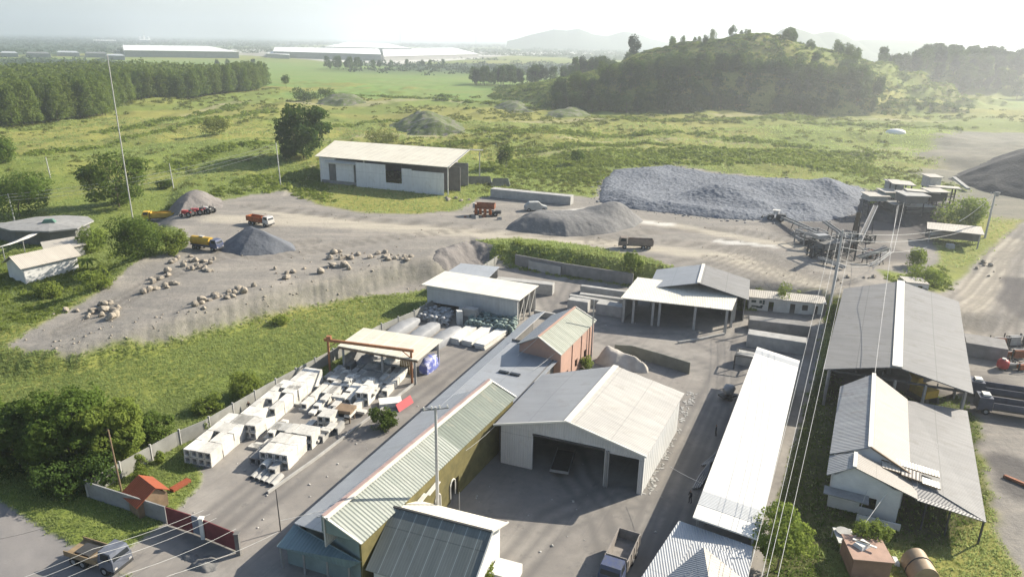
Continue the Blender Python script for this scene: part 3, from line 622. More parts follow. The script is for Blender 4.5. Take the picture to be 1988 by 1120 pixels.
# ---- salmon-walled building at the far end of the workshop
w = thing('salmon_building', 'tall salmon walled building with a mossy corrugated gable roof beyond the long workshop', 'building', G(1100, 680, 0))
fr0, fr1 = G(1045, 654, 8.2), G(1117, 596, 8.2); fe0, fe1 = G(1090, 690, 6), G(1158, 623, 6)
fl0, fl1 = G(1003, 668, 6), G(1070, 612, 6)
MB().slab((fe0, fe1, fr1, fr0)).build('roof_slope', m_oldroof, w); MB().slab((fl0, fl1, fr1, fr0)).build('roof_slope', m_grey, w)
cap('ridge_cap', (fr0, fr1), .35, .1, m_salmon, w); cap('verge_trim', (fl0, fr0, fe0), .18, .14, m_ridge, w); cap('verge_trim', (fr1, fe1), .18, .14, m_ridge, w)
d2 = (fr1-fr0).normalized(); n2 = Vector((d2.y, -d2.x, 0))
s0, s1 = fe0+d2*.5-n2*.35, fe1-d2*.4-n2*.35; t0, t1 = fl0+d2*.5+n2*.35, fl1-d2*.4+n2*.35
holewall(MB(), s0, s1, 0, 5.9, [(.15, .22, 0, 2.1), (.42, .5, 1, 2.4), (.7, .78, 1, 2.4)], .2).build('side_wall', m_salmon, w)
MB().wall(t0, s0, 0, 5.9, .2).build('front_wall', m_salmon, w); gable_tri(MB(), V3(t0, 5.9), V3(s0, 5.9), V3(fr0+d2*.5, 7.95), .2).build('gable', m_salmon, w)
MB().wall(t1, s1, 0, 5.9, .2).build('rear_wall', m_salmon, w); gable_tri(MB(), V3(t1, 5.9), V3(s1, 5.9), V3(fr1-d2*.4, 7.95), .2).build('gable', m_salmon, w)
MB().wall(t0, t1, 0, 5.9, .2).build('side_wall', m_salmon, w)
for k in (.32, .6, .86): MB().box(V3(s0.lerp(s1, k), 0)+n2*.16, (.18, .14, 5.7), math.atan2(d2.y, d2.x)).build('pilaster', m_salmon, w)

# ---- small house with the dark roof, front
w = thing('dark_roof_house', 'small white house with a dark slate coloured sheet roof at the bottom of the yard', 'house', G(860, 1090, 0))
h0, h1 = G(764, 983, 6.2), G(957, 1032, 6.2); b0, b1 = G(700, 1106, 3.3), G(931, 1113, 3.3)
hd = (h1-h0).normalized(); hn_ = Vector((hd.y, -hd.x, 0)); b0 = h0+hn_*5.6; b1 = h1+hn_*5.6; b0.z = b1.z = 3.0
k0 = h0-hn_*4.2; k1 = h1-hn_*4.2; k0.z = k1.z = 4.3
MB().slab((b0, b1, h1, h0)).build('roof_slope', m_slate, w); MB().slab((k0, k1, h1, h0)).build('roof_slope', m_creamflat, w)  # slope colours hold the light: front dark as shaded, back cream as sunlit
cap('ridge_cap', (h0, h1), .25, .08, m_dkmetal, w); cap('verge_trim', (k1, h1, b1), .14, .12, m_ridge, w)
i0, i1, j0, j1 = b0+hd*.6-hn_*.6, b1-hd*.8-hn_*.6, k0+hd*.6+hn_*.5, k1-hd*.8+hn_*.5
MB().wall(i0, i1, 0, 3.1, .2).build('front_wall', m_wallwhite, w); MB().wall(j0, j1, 0, 4.2, .2).build('rear_wall', m_wallwhite, w)
for a_, b_, hh in ((i1, j1, h1-hd*.8), (i0, j0, h0+hd*.6)):
    MB().wall(a_, b_, 0, 3.1, .2, z1b=4.2).build('side_wall', m_wallwhite, w); gable_tri(MB(), V3(a_, 3.1), V3(b_, 4.2), V3(hh, 6.0), .2).build('gable', m_wallwhite, w)
bx = j1+hd*1.6+hn_*2.2; MB().box((bx.x, bx.y, 0), (2.6, 2.4, 1.1), math.atan2(hd.y, hd.x)).build('porch_slab', m_concw, w)

# ---- long shed with the white roof
w = thing('white_roof_shed', 'long narrow open shed under a brilliant white sheet roof right of the warehouse', 'shed', G(1440, 880, 0))
a_, b_, c_, d_ = G(1345, 1003, 5.2), G(1472, 1047, 4.6), G(1553, 700, 4.6), G(1470, 673, 5.2)
MB().slab((b_, c_, d_, a_), .15).build('roof', m_white, w)
for k0_, k1_ in ((.05, .105), (.945, .975)):
    MB().slab([p+Vector((0, 0, .02)) for p in (b_.lerp(c_, k0_), b_.lerp(c_, k1_), a_.lerp(d_, k1_), a_.lerp(d_, k0_))], .015).build('roof_panel', m_greylight, w)
posts(w, [a_.lerp(d_, k)+(b_-a_).normalized()*.4 for k in np.linspace(.02, .98, 9)], 0, 5.0, .2)
MB().wall(b_+(a_-b_).normalized()*.5, c_+(d_-c_).normalized()*.5, 0, 4.4, .2).build('rear_wall', m_wallgrey, w)
# ---- grey roofed building below it
w = thing('grey_roof_building', 'grey hipped roof building with a small cross gable in front of the white roofed shed', 'building', G(1370, 1100, 0))
p0, p1, p2, p3 = G(1318, 1010, 4.0), G(1462, 1060, 4.0), G(1446, 1165, 3.6), G(1215, 1165, 2.6)
MB().slab((p3, p2, p1, p0), .12).build('roof_slope', m_greylight, w)
dr0, dr1 = G(1366, 1061, 5.4), G(1385, 1175, 5.4); dl0, dl1 = G(1290, 1122, 3.2), G(1270, 1240, 2.9); dq0, dq1 = G(1445, 1125, 3.9), G(1470, 1240, 3.6)
MB().slab((dl1, dl0, dr0, dr1), .1).build('cross_gable', m_grey, w); MB().slab((dq1, dq0, dr0, dr1), .1).build('cross_gable', m_tan, w)
i_ = inset((p0, p1, p2, p3), .7)
for q, r_ in ((0, 1), (1, 2), (2, 3), (3, 0)): MB().wall(i_[q], i_[r_], 0, 2.6 if 3 in (q, r_) else 3.5, .2).build('wall', m_wallgrey, w)

# ---- big grey hall, right
w = thing('grey_hall', 'largest hall with a wide grey gable roof and white ridge on the right', 'hall', G(1750, 690, 0))
fl, rf, fr, rb_, bl, br = G(1598, 716, 6), G(1742, 712, 7.2), G(1890, 764, 6), G(1749, 546, 7.2), G(1638, 560, 6), G(1862, 586, 6)
MB().slab((fl, bl, rb_, rf), .15).build('roof_slope', m_hall, w); MB().slab((fr, br, rb_, rf), .15).build('roof_slope', m_hall, w)
cap('ridge_cap', (rf, rb_), 1.3, .14, m_ridge, w)
hd = (rb_-rf).normalized(); hx = Vector((hd.y, -hd.x, 0))
ins = lambda p, s_, t_: V3(p, 0)+hx*s_+hd*t_
wl0, wl1, wr0, wr1 = ins(fl, .8, .8), ins(bl, .8, -.5), ins(fr, -.8, .8), ins(br, -.8, -.5)
MB().wall(wl0, wl1, 0, 5.9, .2).build('side_wall', m_wallgrey, w); MB().wall(wl1, wr1, 0, 5.9, .2).build('rear_wall', m_wallgrey, w)
gable_tri(MB(), V3(wl1, 5.9), V3(wr1, 5.9), V3(rb_-hd*.5, 7.0), .2).build('gable', m_wallgrey, w)
holewall(MB(), wr0, wr1, 0, 5.9, [(.03, .25, 0, 4.8), (.3, .5, 0, 4.8)], .2).build('side_wall', m_wallgrey, w)
for k in (0, .28, .5, .72, 1): p = wl0.lerp(wr0, k); MB().box(p, (.3, .3, 5.8)).build('post', m_steel, w)
MB().bar(V3(wl0, 5.7), V3(wr0, 5.7), .2, .3).build('tie_beam', m_dkmetal, w)
for k in (.2, .4, .6, .8):
    p = wl0.lerp(wr0, k); zt = 5.9+1.0*(1-abs(k-.5)*2); MB().bar(V3(p, 5.8), V3(p, zt), .1).build('truss_strut', m_dkmetal, w)
MB().bar(V3(wl0, 5.9), V3(rf+hd*.8, 6.9), .12).build('truss_strut', m_dkmetal, w); MB().bar(V3(wr0, 5.9), V3(rf+hd*.8, 6.9), .12).build('truss_strut', m_dkmetal, w)

# ---- ribbed roof house with the veranda, lower right
w = thing('ribbed_roof_house', 'white walled house with ribbed grey roof and wide veranda in front of the grey hall', 'house', G(1700, 950, 0))
rf, rb_ = G(1690, 868, 6.4), G(1697, 725, 6.4); hd = (rb_-rf).normalized(); hx = Vector((hd.y, -hd.x, 0))
l0, l1 = G(1611, 880, 4.6), G(1631, 750, 4.6); x0, x1 = G(1768, 921, 4.6), G(1762, 775, 4.6)
MB().slab((l0, l1, rb_, rf)).build('roof_slope', m_cr2, w); MB().slab((x0, x1, rb_, rf)).build('roof_slope', m_beige, w)
cap('ridge_cap', (rf, rb_), .5, .1, m_ridge, w); cap('verge_trim', (rf, x0), .15, .14, m_wood, w)
f0, f1 = G(1662, 912, 5.9), G(1662, 878, 5.9); f0 = f1-hd*3.4; q0 = G(1598, 920, 4.2)
el = l0+(q0-l0).dot(hd)*hd; el.z = 4.3; er = G(1745, 960, 4.2)
MB().slab((V3(el, 4.25), V3(l0, 4.35), V3(f1, 5.9), V3(f0, 5.9))).build('roof_slope', m_cr2, w)
rr1 = f1+hx*6.5; rr1.z = 3.9; rr0 = f0+hx*6.5; rr0.z = 3.9
MB().slab((rr0, rr1, f1, f0)).build('roof_slope', m_beige, w); cap('ridge_cap', (f0, f1), .4, .1, m_ridge, w)
v0, v1, v2, v3 = G(1915, 1013, 3.0), G(1878, 797, 3.2), G(1760, 770, 4.3), G(1700, 948, 4.1)
v3b = G(1772, 925, 4.2)
MB().slab((v0, v1, x1+Vector((0, 0, -.15)), x0+Vector((0, 0, -.15))), .1).build('veranda_roof', m_hall, w)
MB().slab((v0, x0+Vector((0, 0, -.15)), rr1+Vector((0, 0, -.1)), rr0+Vector((0, 0, -.15))), .1).build('veranda_roof', m_hall, w)
up = (x0-rr0).normalized()
def onplane(px, py, a, b, c, lift=.1):
    n = (b-a).cross(c-a); d = Vector(ray(px, py)); o = Vector((0, 0, CAM_Z)); t_ = (a-o).dot(n)/d.dot(n); return o+d*t_+Vector((0, 0, lift))
for k, (q_, m_) in enumerate(((((1711, 893), (1747, 905), (1747, 894), (1711, 882)), m_creamflat), (((1748, 905), (1785, 916), (1785, 905), (1748, 894)), m_creamflat), (((1786, 917), (1824, 928), (1822, 916), (1786, 905)), m_creamflat), (((1749, 922), (1788, 936), (1788, 920), (1749, 907)), m_beige), (((1790, 939), (1826, 951), (1825, 938), (1790, 927)), m_creamflat), (((1712, 908), (1747, 919), (1747, 907), (1712, 896)), m_tan))):
    p_ = [onplane(a_, b_, v0, x0, rr0, .14) for a_, b_ in q_]; MB().slab(p_, .08).build('loose_sheet', m_, w)
    MB().bar(p_[0]-Vector((0, 0, .06)), p_[1]-Vector((0, 0, .06)), .12, .12).build('batten', m_wood, w)
wl0, wl1 = el+hx*.7+hd*.5, l1+hx*.7-hd*.4; wr0 = rr0-hx*1.5+hd*.5; wr1 = x1-hx*.4-hd*.4
holewall(MB(), wl0, wr0, 0, 4.1, [(.45, .68, .9, 2.4)], .2).build('front_wall', m_wallwhite, w); gable_tri(MB(), V3(wl0, 4.1), V3(wr0, 3.8), V3(f0+hd*.5, 5.75), .18).build('gable', m_wallwhite, w)
MB().wall(wl0, wl1, 0, 4.3, .2).build('side_wall', m_wallwhite, w); MB().wall(wl1, wr1, 0, 4.5, .2).build('rear_wall', m_wallwhite, w); MB().wall(wr1, V3(x0-hx*.4, 0), 0, 4.3, .2).build('side_wall', m_wallwhite, w)
gable_tri(MB(), V3(l0+hx*.6+hd*.4, 4.4), V3(x0-hx*.4+hd*.4, 4.4), V3(rf+hd*.4, 6.2), .18).build('gable', m_wallwhite, w)
MB().box(V3(wl0, 0)-hd*.9+hx*1.6+Vector((0, 0, 2.5)), (4.6, 1.7, .12), math.atan2(hx.y, hx.x)).build('porch_canopy', m_steel, w)
MB().wall(wr0-hd*1.5+hx*.4, wl0-hd*1.5+hx*3, 0, .9, .15).build('porch_wall', m_wallwhite, w)
posts(w, [rr0.lerp(v0, k)+up*.25 for k in (.15, .5, .98)]+[v1.lerp(v0, k)-hx*.3 for k in (.05, .5)], 0, [3.6, 3.3, 2.85, 3.05, 2.95], .15, m_dkmetal)

# ---- cream roofed store, far left of the yard
w = thing('cream_roof_store', 'cream flat roofed store with a plain pale front beside the left perimeter wall', 'store', G(920, 600, 0))
fl, fr, br, bl = G(818, 552, 5.2), G(1008, 583, 5.0), G(1046, 554, 5.2), G(864, 526, 5.4)
MB().slab((fl, fr, br, bl), .15).build('roof', m_creamflat, w)
i_ = [fl+(fr-fl).normalized()*1.0+(bl-fl).normalized()*.5, fr+(fl-fr).normalized()*.5+(br-fr).normalized()*.5, br+(bl-br).normalized()*.5+(fr-br).normalized()*.4, bl+(br-bl).normalized()*1.0+(fl-bl).normalized()*.4]
holewall(MB(), i_[0], i_[1], 0, 5.0, [(.06, .36, 0, 1.7), (.36, .97, 0, 1.1)], .2).build('front_wall', m_clad, w)
MB().wall(i_[3], i_[2], 0, 5.0, .2).build('rear_wall', m_clad, w); MB().wall(i_[0], i_[3], 0, 5.0, .2).build('side_wall', m_clad, w)
posts(w, [i_[1].lerp(i_[2], k) for k in (0.06, .35, .68, 1)], 0, 4.95, .22, m_concw)
for k in (.06, .35, .68): MB().bar(V3(i_[1].lerp(i_[2], k), .3), V3(i_[1].lerp(i_[2], k+.3), 4.6), .12).build('brace', m_concw, w)
# ---- small grey roof behind
w = thing('grey_lean_to_shed', 'low grey roofed shed tucked behind the cream roofed store', 'shed', G(910, 530, 0))
q = (G(862, 532, 4.0), G(948, 540, 3.6), G(970, 518, 3.6), G(895, 511, 4.0))
MB().slab(q, .1).build('roof', m_grey, w); i_ = inset(q, .6); posts(w, i_, 0, 3.45, .2)
MB().wall(i_[3], i_[2], 0, 3.4, .15).build('rear_wall', m_wallgrey, w); MB().wall(i_[0], i_[3], 0, 3.5, .15).build('side_wall', m_wallgrey, w)

# ---- canopy over the block yard and its orange gantry
w = thing('cream_canopy', 'cream sheet canopy on concrete posts beside the orange gantry', 'canopy', G(760, 700, 0))
q = (G(655, 671, 4.3), G(811, 699, 4.3), G(860, 659, 4.5), G(706, 636, 4.5))
MB().slab(q, .12).build('roof', m_cream, w); i_ = [q[k].lerp(q[(k+2) % 4], .05) for k in range(4)]
posts(w, i_+[i_[0].lerp(i_[1], .55), i_[3].lerp(i_[2], .5)], 0, 4.2, .3, m_conc)
MB().bar(V3(q[0]-Vector((0, 0, .3))).lerp(q[1]-Vector((0, 0, .3)), .01), V3(q[1]-Vector((0, 0, .3))), .15, .25).build('eave_beam', m_wood, w)
MB().wall(i_[0], i_[3], 0, 2.4, .15).build('side_wall', m_wallgrey, w)
w = thing('gantry_crane', 'rust orange steel gantry frame standing over the rows of white culvert blocks', 'gantry', G(720, 735, 0))
ga, gb = G(641, 722, 0), G(800, 744, 0)
for p in (ga, gb): MB().bar(p, p+Vector((0, 0, 5.3)), .3).build('leg', m_orange, w)
gx = (gb-ga).normalized(); MB().bar(V3(ga, 5.45)-gx*.6, V3(gb, 5.45)+gx*.4, .3, .42).build('beam', m_orange, w)
for p, s_ in ((ga, 1), (gb, -1)): MB().bar(V3(p, 4.2), V3(p+gx*s_*1.5, 5.3), .12).build('brace', m_orange, w)
MB().box(V3(ga+gx*.2, 5.67), (.7, .6, .5)).build('hoist', m_orange, w)

# ---- double shed: cream canopy and grey gable
w = thing('double_shed', 'open shed with a cream front canopy joined to a grey gable roof behind', 'shed', G(1330, 600, 0))
q = (G(1205, 578, 5.0), G(1421, 602, 4.8), G(1437, 563, 5.4), G(1238, 538, 5.6))
MB().slab(q, .15).build('canopy_roof', m_creamflat, w)
gf, gbk = G(1357, 546, 7.2), G(1366, 513, 7.2); er_b = G(1456, 546, 5.0); gd = (gbk-gf).normalized(); gx = Vector((gd.y, -gd.x, 0)); hw = (er_b-gbk).dot(gx)
gf = gf-gd*1.0
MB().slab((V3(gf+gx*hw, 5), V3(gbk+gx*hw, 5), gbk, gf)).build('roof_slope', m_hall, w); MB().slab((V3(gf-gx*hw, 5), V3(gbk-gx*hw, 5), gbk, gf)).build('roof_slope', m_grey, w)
cap('ridge_cap', (gf, gbk), .6, .12, m_ridge, w)
for s_ in (-1, 1): MB().wall(gf+gx*s_*(hw-.6)+gd*2, gbk+gx*s_*(hw-.6)-gd*.4, 0, 4.9, .2).build('side_wall', m_wallgrey, w)
MB().wall(gbk-gx*(hw-.6)-gd*.4, gbk+gx*(hw-.6)-gd*.4, 0, 4.9, .2).build('rear_wall', m_walldark, w)
gable_tri(MB(), V3(gbk-gx*(hw-.6)-gd*.4, 4.9), V3(gbk+gx*(hw-.6)-gd*.4, 4.9), V3(gbk-gd*.4, 7), .2).build('gable', m_wallgrey, w)
posts(w, [q[0].lerp(q[1], k)+gd*.6 for k in (.03, .12, .3, .36, .68, .96)]+[q[1].lerp(q[2], k)-gx*.3 for k in (.4, .75)], 0, 4.75, .4, m_conc)
MB().wall(q[0]+gd*.6+gx*.4, q[3]-gd*.5+gx*.4, 0, 4.2, .2).build('side_wall', m_wallgrey, w)
# ---- outhouse row
w = thing('outhouse_row', 'old low whitewashed outhouse row with small dark doors behind the yard', 'outhouse', G(1525, 600, 0))
a0, a1 = G(1452, 600, 0), G(1596, 614, 0); ad = (a1-a0).normalized(); an = Vector((-ad.y, ad.x, 0))
holewall(MB(), a0, a1, 0, 2.7, [(.27, .34, 0, 2), (.56, .63, 0, 2), (.72, .80, .8, 2), (.88, .93, 0, 2)], .2).build('front_wall', m_concw, w)
MB().wall(a0+an*3, a1+an*3, 0, 2.7, .2).build('rear_wall', m_wallgrey, w); MB().wall(a0, a0+an*3, 0, 2.7, .2).build('side_wall', m_wallgrey, w); MB().wall(a1, a1+an*3, 0, 2.7, .2).build('side_wall', m_wallgrey, w)
MB().slab([V3(p) for p in (a0-an*.5-ad*.4+Vector((0, 0, 2.75)), a1-an*.5+ad*.4+Vector((0, 0, 2.75)), a1+an*3.4+ad*.4+Vector((0, 0, 3.1)), a0+an*3.4-ad*.4+Vector((0, 0, 3.1)))], .12).build('roof', m_tan, w)
m_blot = mat('dark_green_wall_paint', (.045, .07, .065), .3, 1, .8, .1)
for bx_, bz, bw_, bh_ in ((.065, 1.75, .9, .5), (.16, 1.7, .5, .6), (.20, 1.5, .4, .9), (.085, .85, 1.2, .3), (.15, .7, 1.1, .4), (.18, 1.0, .5, .3)):
    p = a0.lerp(a1, bx_)-an*.115; MB().box((p.x, p.y, bz-.2), (bw_, .02, bh_), math.atan2(ad.y, ad.x)).build('wall_daub', m_blot, w)
for bx_ in (.4, .45, .5, .68, .85): p = a0.lerp(a1, bx_)-an*.13; MB().box((p.x, p.y, 0), (.16, .1, 2.6), math.atan2(ad.y, ad.x)).build('pilaster', m_concw, w)

# ---- open quarry shed up on the plateau
w = thing('quarry_shed', 'tall open cream roofed shed with patchy white wall panels on the gravel plateau', 'shed', G(750, 385, 4))
ZE, ZR, Z0 = 12.9, 15.2, 4.0
fl, fr, rl, rr, = G(611, 303, ZE), G(872, 325, ZE), G(650, 273, ZR), G(912, 291, ZR)
sd = (fr-fl).normalized(); sn = Vector((-sd.y, sd.x, 0)); br = V3(G(942, 302, ZE)); dep = max((br-fr).dot(sn), 24)
rl = fl+sn*(rl-fl).dot(sn)*.55+sd*.5; rr = fr+sn*(rr-fr).dot(sn)*.55+sd*.5
rl.z = rr.z = ZR
rl, rr = G(650, 273, ZR), G(912, 291, ZR); bl2, br2 = rl+sn*(rl-fl).dot(sn)*.5, rr+sn*(rr-fr).dot(sn)*.5; bl2.z = br2.z = 13.6
MB().slab((fl, fr, rr, rl), .2).build('roof_slope', m_cream, w); MB().slab((bl2, br2, rr, rl), .2).build('roof_slope', m_hall, w)
cap('verge_trim', (fr, rr, br2), .25, .25, m_steel, w)
e0_, e1_ = fl+sd*1.2+sn*1, fr-sd*1.0+sn*1
posts(w, [e1_, br2-sd*.8-sn*1, e0_, bl2+sd-sn*1, e0_.lerp(e1_, .36)], Z0, [ZE-.3, 13.2, ZE-.3, 13.2, ZE-.3], .35, m_concw)
m_panel = roofmat('white_wall_panel', (.84, .83, .80), (.70, .69, .66), .3, .55, .45)
def panel(u0, u1, z0, z1, m=m_panel, n='wall_panel', off=0.0): MB().wall(e0_.lerp(e1_, u0)+sn*off, e0_.lerp(e1_, u1)+sn*off, z0, z1, .18).build(n, m, w)
panel(.0, .07, 5.2, 12.4); panel(.07, .13, 10.6, 12.4); panel(.13, .275, 5.2, 11.6); panel(.30, .535, 2.6, 11.9, off=-.5)
panel(.535, .66, 2.6, 6.3, off=-.5); panel(.66, .735, 2.6, 11.2, off=-.5); panel(.74, .98, 3.8, 10.9, off=-.9)
panel(0.0, .30, 3.2, 5.1, m_wallgrey, 'plinth', .3); panel(.74, 1.0, 2.8, 3.9, m_wallgrey, 'plinth', .2); panel(.07, .13, 5.2, 10.5, m_walldark, 'door', .25); panel(.275, .31, 5.2, 10.6, m_walldark, 'door', .2)
MB().wall(e0_+sn*.2, bl2-sn*1.2+sd, Z0, 12.4, .2).build('side_wall', m_wallgrey, w)
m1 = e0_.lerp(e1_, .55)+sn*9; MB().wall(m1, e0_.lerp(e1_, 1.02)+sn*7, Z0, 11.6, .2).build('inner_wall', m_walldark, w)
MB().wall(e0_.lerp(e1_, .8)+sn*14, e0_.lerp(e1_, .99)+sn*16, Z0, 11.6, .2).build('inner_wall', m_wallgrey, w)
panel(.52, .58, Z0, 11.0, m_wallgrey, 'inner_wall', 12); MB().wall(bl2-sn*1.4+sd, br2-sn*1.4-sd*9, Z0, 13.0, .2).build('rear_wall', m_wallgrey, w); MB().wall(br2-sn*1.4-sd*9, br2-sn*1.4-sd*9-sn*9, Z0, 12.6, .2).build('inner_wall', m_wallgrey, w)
MB().slab((V3(e0_.lerp(e1_, .05)-sn*1.2, 11.3), V3(e0_.lerp(e1_, .30)-sn*1.2, 11.2), V3(e0_.lerp(e1_, .30)+sn*.5, 11.9), V3(e0_.lerp(e1_, .05)+sn*.5, 12.0)), .1).build('awning', m_white, w)

# ---- white house at the left and the roofs behind it
w = thing('white_cottage', 'white walled cottage with a tan tin gable roof at the left edge below bushes', 'house', GT(90, 545))
zb = 1.2; a0, a1 = G(50, 549, zb), G(153, 524, zb); cd = (a1-a0).normalized(); cn = Vector((-cd.y, cd.x, 0))
for s_ in (0, 6.5): MB().wall(a0+cn*s_, a1+cn*s_, zb-1, zb+3.3, .2).build('wall', m_wallwhite, w)
for p in (a0, a1): MB().wall(p, p+cn*6.5, zb-1, zb+3.3, .2).build('wall', m_wallwhite, w); gable_tri(MB(), V3(p, zb+3.3), V3(p+cn*6.5, zb+3.3), V3(p+cn*3.25, zb+5), .2).build('gable', m_wallwhite, w)
o_ = cd*.7
ra, rb2 = V3(a0+cn*3.25-o_, zb+5.25), V3(a1+cn*3.25+o_, zb+5.25)
for s_ in (-.7, 7.2): MB().slab((V3(a0+cn*s_-o_, zb+3.2), V3(a1+cn*s_+o_, zb+3.2), rb2, ra), .12).build('roof_slope', m_tan, w)
w = thing('low_tan_shed', 'low tan roofed shed directly behind the white cottage', 'shed', GT(120, 490))
zq = GT(120, 490).z+2.6; q = (G(88, 492, zq), G(168, 474, zq), G(150, 458, zq+.5), G(78, 470, zq+.5)); MB().slab(q, .12).build('roof', m_tan, w)
i_ = inset(q, .7); [MB().wall(i_[k], i_[(k+1) % 4], zq-3, zq-.1, .2).build('wall', m_wallgrey, w) for k in range(4)]
w = thing('round_grey_roof', 'broad low grey roof with a small green hatch left of the tall mast', 'building', GT(95, 440))
zq = GT(95, 440).z+3.5; pts = [(-30, 434), (20, 447), (95, 449), (150, 443), (182, 428), (170, 420), (125, 418), (70, 421), (10, 432)]
tp = [G(a, b, zq+.3) for a, b in pts]; lowp = [p+Vector((0, 0, -.35)) for p in tp]; cpt = G(95, 431, zq+1.2)
mb = MB(); n_ = len(tp); [mb.add([tp[k], tp[(k+1) % n_], cpt], [(0, 1, 2)]) for k in range(n_)]; [mb.add([lowp[k], lowp[(k+1) % n_], tp[(k+1) % n_], tp[k]], [(0, 1, 2, 3)]) for k in range(n_)]
mb.build('roof', m_wallgrey, w); i_ = inset(lowp, 1.2); [MB().wall(i_[k], i_[(k+1) % n_], zq-4, zq-.1, .2).build('wall', m_walldark, w) for k in range(n_)]
MB().box(cpt+Vector((0, 0, -.1)), (3.0, 1.6, .8), .3, .6).build('hatch', mat('green_hatch', (.10, .2, .15), .3, 1, .6), w)
w = thing('curved_white_roof', 'thin curved pale roof edge at the left margin above the white cottage', 'canopy', GT(20, 480))
mb = MB(); cr = [G(a, b, GT(20, 480).z+3) for a, b in ((-60, 492), (-10, 482), (30, 468), (66, 451))]; cr2 = [p+Vector((1.6, 2.4, .2)) for p in cr]
for k in range(3): mb.slab((cr[k], cr[k+1], cr2[k+1], cr2[k]), .1)
mb.build('roof', m_concw, w); posts(w, [c.lerp(d, .5) for c, d in zip(cr[1:], cr2[1:])], HZ(*cr[2].xy)-.5, cr[1].z-.05, .15)

# ---- perimeter walls and gates
TOPL = [(166, 934), (340, 839), (398, 815), (518, 746), (597, 704), (634, 685), (735, 632), (806, 603), (838, 584), (880, 556), (930, 520), (972, 493)]
wp = [G(a, b, 2.1) for a, b in TOPL]
w = thing('perimeter_wall', 'long grey panel wall with posts running along the left side of the yard', 'wall', V3(wp[3], 0))
mb = MB()
for p, q_ in zip(wp[:-1], wp[1:]): mb.wall(p, q_, min(HZ(*p.xy), 0)-.3, 2.1, .14)
mb.build('wall_panel', mat('boundary_wall', (.34, .335, .30), .3, .6, .9, .3), w)
tot = [0];
for p, q_ in zip(wp[:-1], wp[1:]): tot.append(tot[-1]+(q_-p).length)
for k in range(int(tot[-1]/4.2)+1):
    s_ = k*4.2; i = max(j for j in range(len(wp)) if tot[j] <= s_+1e-6); i = min(i, len(wp)-2); p = wp[i].lerp(wp[i+1], (s_-tot[i])/(tot[i+1]-tot[i]))
    MB().box((p.x, p.y, -.3), (.22, .22, 2.65)).build('wall_post', m_conc, w)
w = thing('front_wall', 'grey roadside wall with a dark shaded face left of the maroon gate', 'wall', G(240, 980, 0))
fa, fb = G(166, 934, 2.1), G(320, 983, 2.1); MB().wall(fa+(fb-fa).normalized()*.2, fb, -.3, 2.1, .15).build('wall_panel', m_wallgrey, w)
gates = [((321, 984), (371, 1000), m_mar, 'maroon sheet metal gate leaf nearest the rusty hut'), ((372, 1000), (388, 1006), mat('grey_blue_gate', (.24, .26, .30), .2, 1, .6), 'narrow grey blue gate leaf between the maroon ones'), ((394, 1009), (456, 1034), m_mar, 'maroon sheet metal gate leaf nearest the workshop porch')]
for (a, b, m, lab) in gates:
    p, q_ = G(*a, 2.3), G(*b, 2.3); g = thing('gate_leaf', lab, 'gate', V3(p, 0)); MB().wall(p, q_, .12, 2.25, .07).build('sheet', m, g)
    for k in (.02, .98): MB().bar(V3(p.lerp(q_, k), .1), V3(p.lerp(q_, k), 2.3), .12).build('frame_bar', m, g)
    MB().bar(V3(p, 2.3), V3(q_, 2.3), .09).build('frame_bar', m, g)
for k, (a, b) in enumerate(((390, 1006), (459, 1036))):
    p = G(a, b, 2.5); MB_ = MB().box((p.x, p.y, 0), (.42, .42, 2.5)).box((p.x, p.y, 2.505), (.55, .55, .12)); tag(MB_.build('gate_pillar', m_concw if k == 0 else m_walldark), ('pale square gate pillar between the two gate openings', 'dark gate pillar at the workshop end of the gates')[k], 'pillar')
# retaining walls at the back of the yard
def lowwall(name, label, pts, z0, h, th, m, cat='wall'):
    mb = MB(); p_ = [G(a, b, z0) for a, b in pts]
    for i, (p, q_) in enumerate(zip(p_[:-1], p_[1:])): mb.wall(p, q_, z0-.3, z0+h+(.003*i), th)
    return tag(mb.build(name, m, None, bevel=.02), label, cat)
lowwall('retaining_wall', 'long dark retaining wall below the grass bank at the back of the yard', [(1000, 517), (1100, 536), (1228, 556)], 0, 2.9, .3, m_concd)
lowwall('retaining_wall', 'lighter cement wall section standing in front of the dark retaining wall', [(1026, 524), (1088, 536)], 0, 2.2, .2, m_conc)

# ---- red roofed hut, beams
w = thing('rusty_hut', 'small hut with a rusty red roof just inside the roadside wall', 'hut', G(285, 985, 0))
q0, q1 = G(282, 932, 2.7), G(306, 957, 2.7); ax = (G(300, 962, 2.4)-G(262, 932, 2.4)); h0, h1 = G(281, 931, 3.0), G(302, 947, 3.0)
hd = (h0-h1).normalized(); hx = Vector((hd.y, -hd.x, 0)); h0 = h1+hd*4.0
for s_, zz in ((-2.3, 1.6), (1.5, 2.0)): MB().slab((V3(h0+hx*s_, zz), V3(h1+hx*s_, zz), h1, h0), .06).build('roof_slope', m_redtin, w)
c4 = [h0-hx*2+-hd*.3, h1-hx*2+hd*.3, h1+hx*1.2+hd*.3, h0+hx*1.2-hd*.3]
for k in range(4): MB().wall(c4[k], c4[(k+1) % 4], 0, 1.7, .1).build('wall', m_wood, w)
gable_tri(MB(), V3(c4[1], 1.7), V3(c4[2], 1.7), V3(h1+hd*.3, 2.85), .1).build('gable', m_wood, w)
p, q_ = G(333, 951, .3), G(367, 931, .3); tag(MB().bar(p, q_, .75, .35).build('steel_beam', m_redtin), 'short rust red steel beam lying on the grass near the rusty hut', 'beam')

